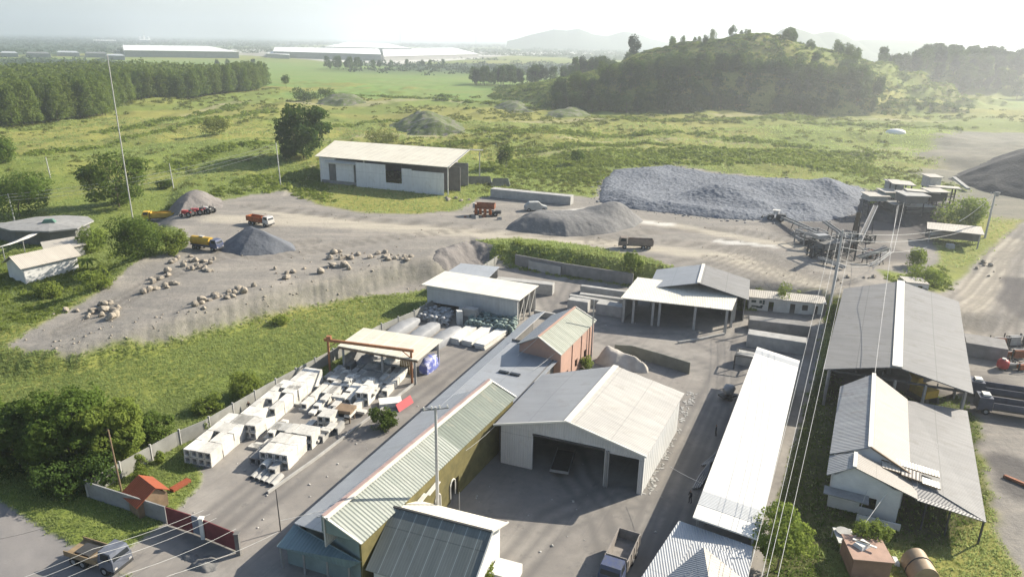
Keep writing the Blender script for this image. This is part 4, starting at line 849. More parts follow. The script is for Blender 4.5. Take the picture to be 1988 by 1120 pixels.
# ---- far buildings on the plain
def farshed(pts, z, h, label, m=None, name='factory_shed', roofh=1.5, cat='factory'):
    """pts: near-left, near-right, far-right, far-left pixels of the roof edge at height h"""
    w = thing(name, label, cat, G(*pts[0], 0)); q = [G(a, b, h) for a, b in pts]
    MB().slab(q, .6).build('roof', m or m_farwhite, w)
    for k in range(4): MB().wall(q[k].lerp(q[(k+2) % 4], .003), q[(k+1) % 4].lerp(q[(k+3) % 4], .003), 0, h-.7, .6).build('wall', m_wallgrey if k % 2 == 0 else m_wallwhite, w)
    return w
farshed([(240, 98), (464, 101), (404, 90), (238, 88)], 0, 14, 'long white roofed factory shed far off on the left of the plain')
farshed([(530, 100), (740, 106), (735, 95), (533, 92)], 0, 14, 'long white roofed factory shed far off nearest the field')
farshed([(745, 110), (930, 105), (880, 93), (742, 95)], 0, 10, 'broad white roofed factory shed at the right end of the far complex')
farshed([(630, 91), (800, 94.5), (752, 85), (675, 82)], 0, 14, 'white roofed factory shed at the back of the far complex')
farshed([(516, 104), (562, 107), (562, 101), (533, 99)], 0, 9, 'small pale block at the left end of the near factory shed')
for k, (x0_, x1_, y0_, lab) in enumerate(((0, 35, 103, 'low'), (50, 98, 104, 'long'), (110, 154, 102, 'flat'), (165, 208, 104, 'wide'), (205, 242, 108, 'pale'))):
    farshed([(x0_, y0_), (x1_, y0_+.8), (x1_-6, y0_-2.5), (x0_+4, y0_-3)], 0, 8, lab+' grey roofed building in the far left settlement', m_hall if k % 2 else m_greylight, 'far_building', cat='building')
for k, (x0_, x1_, y0_, lab) in enumerate(((180, 226, 79, 'tiny white building near the left horizon'), (270, 292, 78, 'tiny white building just left of the far domes'))):
    farshed([(x0_, y0_), (x1_, y0_+.5), (x1_-3, y0_-1), (x0_+2, y0_-1.2)], 0, 14, lab, m_farwhite, 'far_building', cat='building')
p = G(279, 79, 0); mb = MB()
for dx in (-60, 0, 70): mb.dome((p.x+dx*.5, p.y, 10), 12, 12, 24-abs(dx)*.1, 10, 5)
mb.tube([(p.x+8, p.y, 20), (p.x+8, p.y, 75)], [3, 1], 5); tag(mb.build('silo_group', m_farwhite), 'cluster of tiny white domes on the left horizon', 'silos')
for (a, b0_, b1_, lab) in ((777, 74, 57, 'thin radio mast on the horizon left of centre'), (924, 76, 58, 'thin radio mast on the horizon near the mountains'), (1045, 77, 60, 'thin mast in front of the far left mountains')):
    d = ray(a, 79); k = 5200/d[1]; p = Vector((d[0]*k, 5200, 0)); top = CAM_Z+ray(a, b1_)[2]/ray(a, b1_)[1]*5200
    tag(MB().tube([(p.x, p.y, -.5), (p.x, p.y, top)], [2.2, .9], 5).build('radio_mast', m_steel), lab, 'mast')
# ================================================================ HEAPS AND BOULDERS
def stonemat(name, c, c2, big=.35, rough=.95, grassy=0.0):
    t = NT(name); p = t.geo(); n1 = t.noise(p, 1.6, 6, .7); n2 = t.noise(p, .25, 4)
    vo = t.new('ShaderNodeTexVoronoi'); vo.inputs['Scale'].default_value = 1.3; t.link(p, vo.inputs['Vector'])
    col = t.mix(t.ramp(n1, .3, .7), c, c2); col = t.mix(t.math('MULTIPLY', t.ramp(n2, .4, .7), .5), col, tuple(x*.72 for x in c2))
    col = t.mix(t.math('MULTIPLY', t.ramp(vo.outputs['Distance'], .0, .5), .3), tuple(x*.7 for x in c2), col) if big > .5 else col
    if grassy:
        g = t.noise(p, .35, 5, .7); col = t.mix(t.ramp(g, .62-grassy*.3, .74-grassy*.3), col, (.10, .13, .035))
    h = t.math('ADD', n1, t.math('MULTIPLY', vo.outputs['Distance'], .6))
    return t.out(col, rough, t.bump(h, .8, big))
m_blue = stonemat('blue_grey_stone', (.205, .22, .245), (.135, .148, .17), .25)
m_sand = stonemat('grey_gravel', (.20, .195, .185), (.15, .147, .143), .12)
m_bluegrav = stonemat('fine_blue_gravel', (.155, .165, .18), (.12, .128, .142), .10)
m_tgrav = stonemat('brown_gravel', (.225, .205, .185), (.165, .15, .14), .15)
m_mound = stonemat('overgrown_gravel', (.235, .215, .19), (.17, .155, .14), .2, grassy=.75)
m_earth = stonemat('dark_spoil', (.085, .08, .078), (.06, .058, .056), .2)
m_rock = mat('tan_boulder', (.40, .345, .27), .35, 1.6, .95, .9, .2, c2=(.23, .20, .16))

def heap(name, label, cat, pts, z, hmax, m, slope=.7, rough=.15, res=None, bumps=(), seed=1, fr=.35, stones=0.0):
    P_ = [G(a, b, z).xy if z is not None else GT(a, b).xy for a, b in pts]
    x0, x1 = min(p.x for p in P_)-1, max(p.x for p in P_)+1; y0, y1 = min(p.y for p in P_)-1, max(p.y for p in P_)+1
    res = res or max((x1-x0), (y1-y0))/110
    gx, gy = np.meshgrid(np.arange(x0, x1+res, res), np.arange(y0, y1+res, res)); X, Y = gx.ravel(), gy.ravel()
    d = -sdf(P_, X, Y)+1.1*rough*4*fbm(X*fr*.5, Y*fr*.5, 3, seed)
    g = hfun(X, Y); hm = hmax*(1+.35*fbm(X*.09, Y*.09, 3, seed+5))
    for (a, b, r, h) in bumps:
        p = G(a, b, z if z is not None else 4); hm = hm+h*np.exp(-(((X-p.x)**2+(Y-p.y)**2)/r**2))
    s_ = d.clip(0, 999)*slope; k = s_+hm; hh = .5*(k-np.sqrt((s_-hm)**2+.35*hmax))            # smooth minimum of talus and top
    hh = hh.clip(0, 99)+rough*fbm(X*fr, Y*fr, 4, seed+9)*np.minimum(d.clip(0, 9)/1.2, 1)
    if stones: hh = hh+stones*(vnoise(X*1.7, Y*1.7, seed+3)**2+.4*vnoise(X*.7, Y*.7, seed+4))*np.minimum(d.clip(0, 9), 1)
    sl = np.abs(fbm((X+.4*Y)*.5, (Y-.4*X)*.07, 3, seed+31)); hh = (hh-.35*rough*4*sl*np.minimum(d.clip(0, 9)/2, 1)*np.exp(-d.clip(0, 99)/6)).clip(0, 99)
    Z = np.where(d > 0, g+hh, g-.35)
    idx = np.arange(len(X)).reshape(gx.shape); F_ = np.stack([idx[:-1, :-1], idx[:-1, 1:], idx[1:, 1:], idx[1:, :-1]], -1).reshape(-1, 4)
    F_ = F_[(d[F_] > -.4).any(1)]; used, inv = np.unique(F_, return_inverse=True)
    o = big_mesh(name, np.stack([X, Y, Z], 1)[used], inv.reshape(-1, 4), m, True); return tag(o, label, cat)
heap('stone_pile', 'huge blue grey pile of broken stone at the back of the quarry yard', 'stone pile', [(1162, 392), (1195, 403), (1290, 413), (1400, 425), (1500, 430), (1600, 428), (1665, 414), (1690, 390), (1675, 366), (1560, 352), (1450, 346), (1330, 336), (1300, 331), (1190, 336), (1168, 352)], 4, .8, m_blue, .42, .12, .34, [(1375, 386, 7, 2.4), (1430, 388, 8, 2.6), (1480, 378, 8, 2.2), (1540, 382, 9, 2.5), (1600, 376, 8, 2.8), (1215, 385, 6, 1.6), (1645, 384, 8, 3.2), (1470, 408, 5, 1.8), (1560, 408, 5, 1.6), (1330, 372, 8, -.9), (1280, 362, 10, -.8), (1230, 398, 5, 1.2), (1290, 406, 5, 1.3), (1350, 414, 5, 1.1), (1420, 420, 5, .8), (1260, 345, 7, 1.2)], 3, .35, .36)
heap('gravel_heap', 'grey gravel heap with two humps in the middle of the quarry yard', 'gravel heap', [(978, 446), (1050, 456), (1100, 461), (1180, 454), (1235, 442), (1252, 430), (1225, 414), (1165, 409), (1100, 421), (1040, 420), (1000, 430)], 4, 2.6, m_sand, .8, .25, .35, [(1195, 428, 7, 2.8), (1030, 438, 6, 1.3), (1110, 438, 7, .8)], 13, .4)
heap('gravel_heap', 'dark blue conical gravel heap beside the blue tanker truck', 'gravel heap', [(426, 487), (465, 495), (530, 494), (575, 486), (565, 470), (520, 458), (470, 458), (440, 467)], 4, 6.0, m_bluegrav, .68, .15, .3, [], 23)
heap('gravel_heap', 'long brown gravel heap behind the yellow truck', 'gravel heap', [(318, 409), (345, 420), (392, 412), (436, 402), (430, 388), (385, 383), (340, 391)], 4, 4.2, m_tgrav, .75, .35, .35, [], 33)
heap('gravel_mound', 'large half overgrown gravel mound in the scrub behind the quarry shed', 'mound', [(755, 246), (800, 264), (860, 266), (905, 260), (900, 243), (840, 232), (775, 234)], None, 7.5, m_mound, .5, .8, .8, [], 43, .2)
heap('gravel_mound', 'small grassy gravel mound at the foot of the hill', 'mound', [(1050, 224), (1095, 230), (1150, 226), (1140, 218), (1090, 216)], None, 3.0, m_mound, .4, .6, 1.0, [], 53, .2)
heap('gravel_mound', 'bare gravel mound in the scrub left of the hill foot', 'mound', [(955, 208), (990, 220), (1035, 218), (1030, 205), (980, 202)], None, 3.5, m_mound, .4, .6, 1.0, [], 63, .2)
heap('gravel_mound', 'low brown mound in the scrub beyond the round topped tree', 'mound', [(615, 202), (660, 208), (712, 200), (700, 190), (640, 190)], None, 3.5, m_mound, .4, .6, 1.2, [], 73, .2)
heap('spoil_heap', 'tall dark spoil heap at the right edge of the photo', 'spoil heap', [(1835, 352), (1900, 376), (2000, 398), (2250, 410), (2350, 360), (2150, 322), (1960, 322), (1880, 335)], 3, 17.0, m_earth, .55, .8, .9, [], 83, .1)
heap('earth_berm', 'curved earth berm at the edge of the bank above the cream roofed store', 'berm', [(840, 500), (870, 506), (905, 494), (950, 484), (965, 474), (915, 464), (880, 474), (850, 488)], 4, 1.6, m_tgrav, .6, .3, .35, [], 93, .4)

def rock_mesh(seed):
    import bmesh
    bm = bmesh.new(); bmesh.ops.create_icosphere(bm, subdivisions=2, radius=1.0); rr = random.Random(seed)
    sx, sy, sz_ = rr.uniform(.8, 1.2), rr.uniform(.7, 1.1), rr.uniform(.6, .95)
    planes = [(Vector((rr.uniform(-1, 1), rr.uniform(-1, 1), rr.uniform(-1, 1))).normalized(), rr.uniform(.55, .85)) for _ in range(9)]
    for v in bm.verts:
        for n, dd in planes:
            e = v.co.dot(n)-dd
            if e > 0: v.co -= n*e
        v.co *= 1+rr.uniform(-.05, .05); v.co.x *= sx; v.co.y *= sy; v.co.z = v.co.z*sz_+.35
    me = bpy.data.meshes.new('boulder'); bm.to_mesh(me); bm.free(); me.materials.append(m_rock); return me
ROCKS = [rock_mesh(k) for k in range(7)]
def scatter_rocks(label, group, spots, z=4):
    for i, (a, b, s_) in enumerate(spots):
        o = bpy.data.objects.new('boulder', ROCKS[(i*3+len(label)) % 7]); COL.objects.link(o); p = GT(a, b); o.location = p+Vector((0, 0, s_*.05))
        o.rotation_euler = (random.uniform(-.3, .3), random.uniform(-.3, .3), random.uniform(0, 6.3)); s_ *= .84; o.scale = (s_, s_*random.uniform(.8, 1.1), s_*random.uniform(.75, 1.1)); tag(o, label, 'boulder', group)
rr = random.Random(5)
def cl(lines, n, spread, smin=.35, smax=.95):
    out = []
    for _ in range(n):
        (a, b), (c, d) = rr.choice(lines); t_ = rr.random(); out.append((lerp(a, c, t_)+rr.gauss(0, spread), lerp(b, d, t_)+rr.gauss(0, spread*.35), rr.choice([rr.uniform(smin, smax), rr.uniform(smin, smax), rr.uniform(.18, .4)])))
    return out
scatter_rocks('tan boulder in the cluster below the blue tanker truck', 'boulders below the blue truck', [(338, 508, .9), (345, 503, 1.0), (357, 516, 1.1), (370, 499, .7), (383, 515, .9), (388, 521, 1.0), (397, 508, .9), (408, 512, .8), (400, 526, .7)]+cl([((330, 510), (415, 505)), ((345, 520), (412, 526))], 22, 5))
scatter_rocks('tan boulder in the scattered row in the middle of the gravel apron', 'boulders in the middle of the apron', [(326, 528, 1.15), (327, 535, .9), (313, 541, .9), (298, 548, .8), (280, 568, 1.15), (292, 565, 1.1), (303, 561, .8), (321, 555, 1.0), (333, 552, .7), (344, 552, .6)]+cl([((270, 548), (325, 536)), ((275, 570), (345, 552))], 12, 4))
scatter_rocks('tan boulder in the cluster at the left end of the gravel apron', 'boulders at the left end of the apron', [(179, 605, 1.0), (202, 603, 1.15), (215, 620, 1.25), (226, 614, 1.2), (196, 614, .9), (210, 589, .8), (228, 600, .9), (196, 592, .8), (170, 617, .6)]+cl([((165, 612), (235, 600)), ((195, 592), (215, 588)), ((100, 612), (150, 602))], 20, 5))
scatter_rocks('tan boulder in the row along the crest of the bank', 'boulders along the bank crest', [(392, 586, 1.3), (380, 594, 1.0), (417, 574, .9), (441, 580, .9), (452, 577, .8), (464, 561, .9), (473, 569, 1.1), (493, 556, .8), (445, 567, .8), (396, 599, .5)]+cl([((370, 594), (495, 556)), ((430, 578), (480, 568))], 14, 5))
scatter_rocks('tan boulder in the sparse group near the notch of the bank', 'boulders near the bank notch', [(557, 541, 1.1), (570, 529, .9), (558, 531, .8), (534, 523, .7)]+cl([((530, 535), (598, 520))], 8, 4, .3, .6))
scatter_rocks('tan boulder in the large pile on the bank above the green field', 'boulders in the large pile on the bank', [(648, 492, 1.1), (640, 503, 1.2), (662, 503, .9), (675, 500, 1.0), (695, 495, 1.0), (717, 501, .9), (748, 491, 1.1), (753, 505, 1.0), (766, 502, .9), (786, 500, .9), (645, 517, 1.2), (670, 518, 1.3), (622, 530, 1.2), (678, 522, .8), (790, 505, .8)]+cl([((636, 502), (795, 498)), ((645, 494), (760, 492)), ((640, 520), (680, 520))], 34, 5, .4, 1.0))
scatter_rocks('grey rubble stone beside the front post of the quarry shed', 'rubble by the quarry shed post', cl([((866, 386), (910, 392)), ((838, 372), (858, 378))], 16, 4, .6, 1.1))
scatter_rocks('small rubble stone among the junk near the conveyor', 'rubble below the conveyor', cl([((1640, 545), (1700, 530)), ((1560, 480), (1650, 500)), ((1900, 500), (1930, 540))], 24, 14, .3, .8))

# ================================================================ PRECAST BLOCKS
def mesh_of(mb, m):
    o = mb.build('block', m, None, False); me = o.data; bpy.data.objects.remove(o); return me
def culvert_mesh(w_, h_, l_, t_, name, m):
    """hollow rectangular tube, open at both ends, along +Y"""
    mb = MB()
    o_ = [(-w_/2, 0), (w_/2, 0), (w_/2, h_), (-w_/2, h_)]; i_ = [(-w_/2+t_, t_), (w_/2-t_, t_), (w_/2-t_, h_-t_), (-w_/2+t_, h_-t_)]
    v = [(x, y, z) for y in (0, l_) for x, z in o_]+[(x, y, z) for y in (0, l_) for x, z in i_]
    f = []
    for k in range(4):
        n = (k+1) % 4
        f += [(k, n, 4+n, 4+k), (8+n, 8+k, 12+k, 12+n), (n, k, 8+k, 8+n), (4+k, 4+n, 12+n, 12+k)]
    mb.add(v, f); o = mb.build(name, m, None, False); me = o.data; bpy.data.objects.remove(o); return me
def _culmat(name, a, b):
    t = NT(name); oi = t.new('ShaderNodeObjectInfo'); g_ = t.geo(); col = t.mix(oi.outputs['Random'], a, b); n = t.noise(g_, 1.3, 6, .7); n2 = t.noise(t.scalev(g_, (2.5, 2.5, .5)), 1.0, 4, .7)
    col = t.mix(t.math('MULTIPLY', t.ramp(n, .45, .68), .55), col, tuple(x*.62 for x in b)); col = t.mix(t.math('MULTIPLY', t.ramp(n2, .55, .7), .5), col, tuple(x*y for x, y in zip(b, (.55, .5, .43)))); return t.out(col, .92, t.bump(n, .4, .04))
m_cul = _culmat('culvert_concrete', (.74, .71, .64), (.52, .50, .45))
CUL = culvert_mesh(.92, .98, 2.3, .16, 'culvert_block', m_cul); SLB = mesh_of(MB().box((0, 1.1, 0), (.9, 2.0, .32)), m_cul); CULD = culvert_mesh(.92, .98, 2.3, .16, 'culvert_block', m_concd); CULG = culvert_mesh(.92, .98, 2.0, .16, 'culvert_block', m_conc)
yd = (G(640, 700, 0)-G(400, 905, 0)); yd.z = 0; yd.normalize(); yx = Vector((yd.y, -yd.x, 0)); yang = math.atan2(yd.y, yd.x)-math.pi/2
def put(me, name, p, z, ang, label, cat, group=None, s_=(1, 1, 1)):
    o = bpy.data.objects.new(name, me); COL.objects.link(o); o.location = (p.x, p.y, z); o.rotation_euler = (0, 0, ang); o.scale = s_; return tag(o, label, cat, group)
def stack(px, py, nx, nz, ny, label, group, me=None, skip=.0, gap=.04, seed=0):
    """stack of box culverts; (px, py) is the photo pixel of the near right ground corner of its open front"""
    r_ = random.Random(seed+px); c = G(px, py, 0)
    for j in range(ny):
        for i in range(nx):
            for k in range(nz):
                if r_.random() < (skip*1.5 if k == nz-1 else 0): continue
                p = c-yx*(i*.96+.46+r_.uniform(-.02, .02))+yd*(j*2.38+r_.uniform(-.07, .07)); put(me or CUL, 'culvert_block', p, k*1.0, yang+r_.uniform(-.014, .014), label, 'concrete block', group)
stack(412, 907, 4, 2, 4, 'white box culvert in the long stack nearest the grass corner', 'white culverts in the nearest stack', skip=.05)
stack(498, 853, 4, 2, 5, 'white box culvert in the second stack along the wall', 'white culverts in the second stack', skip=.15)
stack(582, 780, 4, 2, 3, 'white box culvert in the stack along the wall nearest the gantry leg', 'white culverts in the far wall stack', skip=.15)
stack(560, 912, 4, 2, 2, 'white box culvert in the nearest stack of the right hand row', 'white culverts in the right row', skip=.08)
stack(607, 872, 4, 2, 1, 'white box culvert in the small stack behind the round pipe', 'white culverts in the small right stack', skip=.1)
stack(655, 838, 3, 2, 1, 'white box culvert in the lone stack beside the rusty machine', 'white culverts by the rusty machine', skip=.2)
stack(690, 806, 4, 1, 5, 'white box culvert laid flat in the middle of the block yard', 'white culverts laid in the middle', skip=.12)
stack(620, 800, 3, 1, 5, 'white box culvert laid in the low row left of the middle rows', 'white culverts in the low middle row', skip=.12)
stack(715, 788, 2, 2, 2, 'white box culvert in the tidy stack close to the workshop side', 'white culverts close to the workshop', skip=.1)
stack(752, 771, 2, 1, 4, 'white box culvert in the row along the red kerb by the gantry', 'white culverts along the kerb', skip=.2)
stack(660, 778, 3, 1, 3, 'white box culvert in the low row between the middle rows', 'white culverts between the middle rows', skip=.15)
stack(735, 764, 2, 1, 3, 'white box culvert in the low row beside the kerb row', 'white culverts beside the kerb row', skip=.25)
stack(545, 855, 2, 1, 2, 'white box culvert in the short low row in the aisle', 'white culverts in the aisle', skip=.3)
stack(640, 862, 2, 1, 2, 'weathered culvert in the low row beside the kerb', 'weathered culverts by the kerb', CULG, skip=.1)
stack(760, 748, 5, 1, 3, 'grey culvert block lying in the shade under the gantry', 'grey culverts under the gantry', CULG, skip=.2)
stack(725, 742, 3, 1, 3, 'grey culvert block half under the front edge of the cream canopy', 'grey culverts at the canopy edge', CULG, skip=.1)
stack(668, 752, 3, 1, 2, 'pale culvert in the loose row in front of the gantry left leg', 'pale culverts before the gantry leg', skip=.15)
stack(700, 764, 3, 1, 2, 'pale culvert in the loose row before the middle of the gantry', 'pale culverts before the gantry', skip=.15)
stack(690, 735, 4, 1, 2, 'grey culvert block in the shade left under the gantry', 'grey culverts left under the gantry', CULG, skip=.15)
stack(512, 905, 2, 1, 2, 'dark weathered culvert at the near end of the right row', 'dark culverts at the near end', CULD); stack(535, 925, 1, 1, 1, 'dark weathered culvert lying alone against the kerb', None, CULG)
stack(560, 850, 3, 1, 1, 'grey culvert in the aisle between the stacks', 'grey culverts in the aisle', CULG)
r_ = random.Random(71)
for k in range(62):
    u_, v_ = r_.random(), r_.random(); a = G(500, 870, 0).lerp(G(640, 725, 0), u_); b = G(590, 900, 0).lerp(G(790, 752, 0), u_); p = a.lerp(b, v_)
    put(SLB, 'concrete_block', p, r_.choice([0, 0, .33, .98, 1.0]) if v_ > .3 else 0, yang+r_.choice([0, 0, 0, 1.57])+r_.uniform(-.04, .04), 'loose pale concrete slab lying among the culvert rows', 'concrete slab', 'loose slabs among the culverts', (1, r_.uniform(.6, 1.1), 1))
# half pipes on the ground (dark channel blocks)
mb = MB(); n = 9; ro, ri = .42, .33; L = 2.2; prof = [(ro*math.cos(a_), ro*math.sin(a_)) for a_ in np.linspace(0, math.pi, n)]+[(ri*math.cos(a_), ri*math.sin(a_)) for a_ in np.linspace(math.pi, 0, n)]
m_ = len(prof); mb.add([(x, y, z) for y in (0, L) for x, z in prof], [(k, (k+1) % m_, m_+(k+1) % m_, m_+k) for k in range(m_)]); mb.add([(x, 0, z) for x, z in prof], [tuple(range(m_))[::-1]]); mb.add([(x, L, z) for x, z in prof], [tuple(range(m_))])
o = mb.build('half_pipe', m_conc, None, False); HALF = o.data; bpy.data.objects.remove(o)
for k in range(5): put(HALF, 'half_pipe', G(488+k*9.5, 930+k*3.6, 0)+yd*.1, 0, yang, 'concrete half pipe in the row at the near end of the block yard', 'pipe', 'half pipes at the near end')
c = G(512, 915, 0); w = thing('concrete_pipe', 'short pale round concrete pipe lying among the dark culverts', 'pipe', c)
ring = [Vector((.55*math.cos(a_), 0, .55*math.sin(a_))) for a_ in np.linspace(0, 2*math.pi, 15)[:-1]]; mb = MB()
for rr_, s_ in ((1.0, 1), (.78, -1)):
    v = [c+Vector((0, 0, .56))+(yx*p.x+Vector((0, 0, p.z)))*rr_+yd*y for y in (0, 1.8) for p in ring]; mb.add(v, [((k, (k+1) % 14, 14+(k+1) % 14, 14+k) if s_ > 0 else (14+k, 14+(k+1) % 14, (k+1) % 14, k)) for k in range(14)], smooth=True)
for y in (0, 1.8): a_ = [c+Vector((0, 0, .56))+(yx*p.x+Vector((0, 0, p.z)))+yd*y for p in ring]; b_ = [c+Vector((0, 0, .56))+(yx*p.x+Vector((0, 0, p.z)))*.78+yd*y for p in ring]; mb.add(a_+b_, [(k, (k+1) % 14, 14+(k+1) % 14, 14+k) for k in range(14)])
mb.build('pipe_shell', m_concw, w)
kb = [G(520, 958, 0), G(612, 893, 0), G(705, 822, 0), G(742, 795, 0), G(802, 748, 0)]
mb = MB(); [mb.wall(p, q_, -.1, .35+.003*i, .22) for i, (p, q_) in enumerate(zip(kb[:-1], kb[1:]))]; tag(mb.build('kerb', m_conc), 'low concrete kerb along the right side of the block yard', 'kerb')
# rusty block machine in the row
c = G(672, 815, 0); w = thing('block_machine', 'rusty brown block making machine standing in the white culvert rows', 'machine', c)
MB().box(c+Vector((0, 0, 1.5)), (2.4, 2.0, .45), yang).build('hood', m_wood, w); MB().box(c+Vector((0, 0, .5)), (1.5, 1.3, 1.0), yang).build('body', m_dkmetal, w)
for s_ in (-1, 1):
    for u_ in (-1, 1): p = c+yx*s_*.9+yd*u_*.7; MB().box((p.x, p.y, 0), (.16, .16, 1.5)).build('leg', m_wood, w)

# slabs, walls of blocks and bags round the yard
def block(name, label, cat, pts, z0, h, m, th=1.0, back=(0, 0), bevel=.05):
    """long precast slab: front base line from pts[0] to pts[1] (photo pixels), depth th away from the camera"""
    a, b = G(*pts[0], z0), G(*pts[1], z0); d = (b-a).normalized(); n = Vector((-d.y, d.x, 0))
    mb = MB().box((a+b)/2+n*th/2, ((b-a).length, th, h), math.atan2(d.y, d.x)); return tag(mb.build(name, m, None, bevel=bevel), label, cat)
block('concrete_slab', 'long grey precast slab lying on the gravel beside the quarry shed', 'slab', ((952, 383), (1107, 399)), 4, 2.6, m_conc, 3)
block('concrete_slab', 'long precast slab behind the cream roofed store', 'slab', ((962, 562), (1072, 574)), 0, 2.3, m_conc, 2.0)
for k, (pa, pb, h, lab) in enumerate((((1126, 568), (1225, 582), 1.5, 'rearmost long precast panel in the stack beside the double shed'), ((1124, 582), (1222, 595), 1.3, 'middle long precast panel in the stack beside the double shed'), ((1104, 586), (1198, 602), 1.4, 'front long precast panel in the stack beside the double shed'))):
    block('precast_panel', lab, 'panel', (pa, pb), 0, h, m_conc, 1.1)
block('concrete_block', 'squat concrete block in front of the panel stack', 'block', ((1101, 602), (1140, 608)), 0, 2.2, m_conc, 2)
block('concrete_block', 'wide concrete block with pale scraps on top near the double shed', 'block', ((1156, 610), (1209, 618)), 0, 2.2, m_conc, 2.2)
block('concrete_tank', 'long grey concrete tank with a pale rim between outhouse and white roof', 'tank', ((1448, 672), (1562, 690)), 0, 2.3, m_conc, 2.6)
block('concrete_tank', 'second concrete tank behind the long grey one', 'tank', ((1452, 640), (1572, 654)), 0, 2.0, m_concd, 2.4)
block('concrete_box', 'small concrete box by the upper end of the white roofed shed', 'box', ((1426, 706), (1462, 714)), 0, 1.9, m_conc, 2.0)
block('concrete_box', 'low grey wall block behind the salmon building', 'box', ((1036, 612), (1090, 622)), 0, 1.0, m_conc, .6)
w = thing('work_shelter_frame', 'small dark steel frame at the upper end of the white roofed shed', 'frame', G(1430, 715, 0))
f4 = [G(1424, 716, 0), G(1466, 722, 0), G(1472, 708, 0), G(1430, 702, 0)]
for p in f4: MB().bar(p, p+Vector((0, 0, 2.4)), .18).build('leg', m_dkmetal, w)
for k in range(4): MB().bar(V3(f4[k], 2.4), V3(f4[(k+1) % 4], 2.4), .16).build('rail', m_dkmetal, w)
lowwall('yard_wall', 'curved mossy wall beside the pale spoil mound in the yard', [(1192, 690), (1225, 692), (1275, 706), (1338, 726)], 0, 2.0, .22, mat('mossy_wall', (.20, .205, .17), .3, .7, .9, .3))
lowwall('low_kerb_wall', 'low broken kerb in front of the double shed', [(1316, 667), (1360, 660), (1406, 650)], 0, .4, .3, m_conc)
heap('plaster_mound', 'pale stepped mound of hardened plaster behind the warehouse', 'mound', [(1157, 704), (1190, 716), (1258, 724), (1262, 716), (1225, 700), (1205, 692), (1160, 690)], 0, 2.3, mat('pale_plaster_spoil', (.52, .48, .42), .25, .7, .95, .5, .1), 1.6, .25, .2, [(1165, 698, 1.6, 1.0)], 7, .5)
# covered long bags, white sheets, bag piles near the store
def loaf(name, label, cat, a, b, w_, h, m, group=None, seed=0):
    """long rounded heap from a to b (world), like a covered stack"""
    a = Vector(a); b = Vector(b); d = (b-a).normalized(); n = Vector((-d.y, d.x, 0)); mb = MB(); N, M_ = 9, 9; vs = []
    for i in range(N+1):
        for k in range(M_+1):
            t_ = k/M_; ang = math.pi*t_; e = min(1, .75+.25*math.sin(math.pi*min(1, i/N)))*(1+.05*math.sin(i*2.1+k+seed))
            vs.append(a.lerp(b, i/N)+n*(math.cos(ang)*w_/2*e)+Vector((0, 0, max(0, math.sin(ang))**.34*h*e)))
    mb.add(vs, [(i*(M_+1)+k, i*(M_+1)+k+1, (i+1)*(M_+1)+k+1, (i+1)*(M_+1)+k) for i in range(N) for k in range(M_)], smooth=True)
    mb.add(vs[:M_+1], [tuple(range(M_+1))]); mb.add(vs[-M_-1:], [tuple(range(M_+1))[::-1]])
    return tag(mb.build(name, m), label, cat, group)
m_tarp = mat('grey_white_tarp', (.30, .305, .31), .15, .8, .6, .25); m_blu = mat('blue_tarp', (.09, .12, .42), .3, 1.2, .5, .3, c2=(.55, .55, .62), spot=(.48, .6)); m_redt = mat('red_tarp', (.55, .08, .09), .2, .8, .6, .2)
for k, ((pa, pb), lab) in enumerate(((((752, 660), (806, 626)), 'grey tarpaulin covered stack nearest the perimeter wall'), (((797, 668), (845, 636)), 'middle one of three grey tarpaulin covered stacks'), (((838, 678), (888, 644)), 'grey tarpaulin covered stack nearest the workshop'))):
    loaf('covered_stack', lab, 'covered stack', G(*pa, 0), G(*pb, 0), 3.0, 1.5, m_tarp, None, k)
for k, ((pa, pb), lab) in enumerate(((((880, 668), (918, 642)), 'flat white sheet pile beside the covered stacks'), (((905, 672), (952, 640)), 'white slab pile in the middle of the white piles'), (((930, 678), (985, 642)), 'white slab pile nearest the workshop roof'))):
    a, b = G(*pa, 0), G(*pb, 0); d = (b-a).normalized(); mb = MB()
    for q_ in range(4): mb.box((a+b)/2+Vector((random.uniform(-.1, .1), 0, q_*.25)), ((b-a).length-random.uniform(0, .5), 2.0, .24), math.atan2(d.y, d.x)+random.uniform(-.03, .03))
    tag(mb.build('slab_pile', m_concw), lab, 'slab pile')
m_sack = mat('white_sacks', (.50, .50, .49), .3, 1.5, .9, .3); m_sackg = mat('green_grey_sacks', (.26, .33, .30), .35, 1.5, .9, .3)
def sackpile(label, quad, nx, ny, nz, m, seed):
    q_ = [G(a, b, 0) for a, b in quad]; r_ = random.Random(seed); mb = MB()
    for k in range(nz):
        for i in range(nx):
            for j in range(ny):
                u_, v_ = (i+.5)/nx, (j+.5)/ny; p = q_[0].lerp(q_[1], u_).lerp(q_[3].lerp(q_[2], u_), v_)
                if k == nz-1 and r_.random() < .45: continue
                mb.dome((p.x+r_.uniform(-.2, .2), p.y+r_.uniform(-.2, .2), .2+k*.36), r_.uniform(.4, .6), r_.uniform(.35, .5), .24, 7, 4, .1, r_.randint(0, 999))
    return tag(mb.build('sack_pile', m), label, 'sack pile', None)
sackpile('pile of white sacks in front of the store beside the perimeter wall', ((806, 622), (870, 634), (880, 612), (824, 600)), 9, 6, 4, m_sack, 1)
sackpile('pile of greenish sacks in front of the right end of the store', ((902, 640), (995, 652), (1006, 628), (920, 618)), 12, 5, 5, m_sackg, 2)
w = thing('store_machine', 'pale box machine with a dark hatch standing in front of the cream roofed store', 'machine', G(895, 628, 0)); c = G(892, 628, 0)
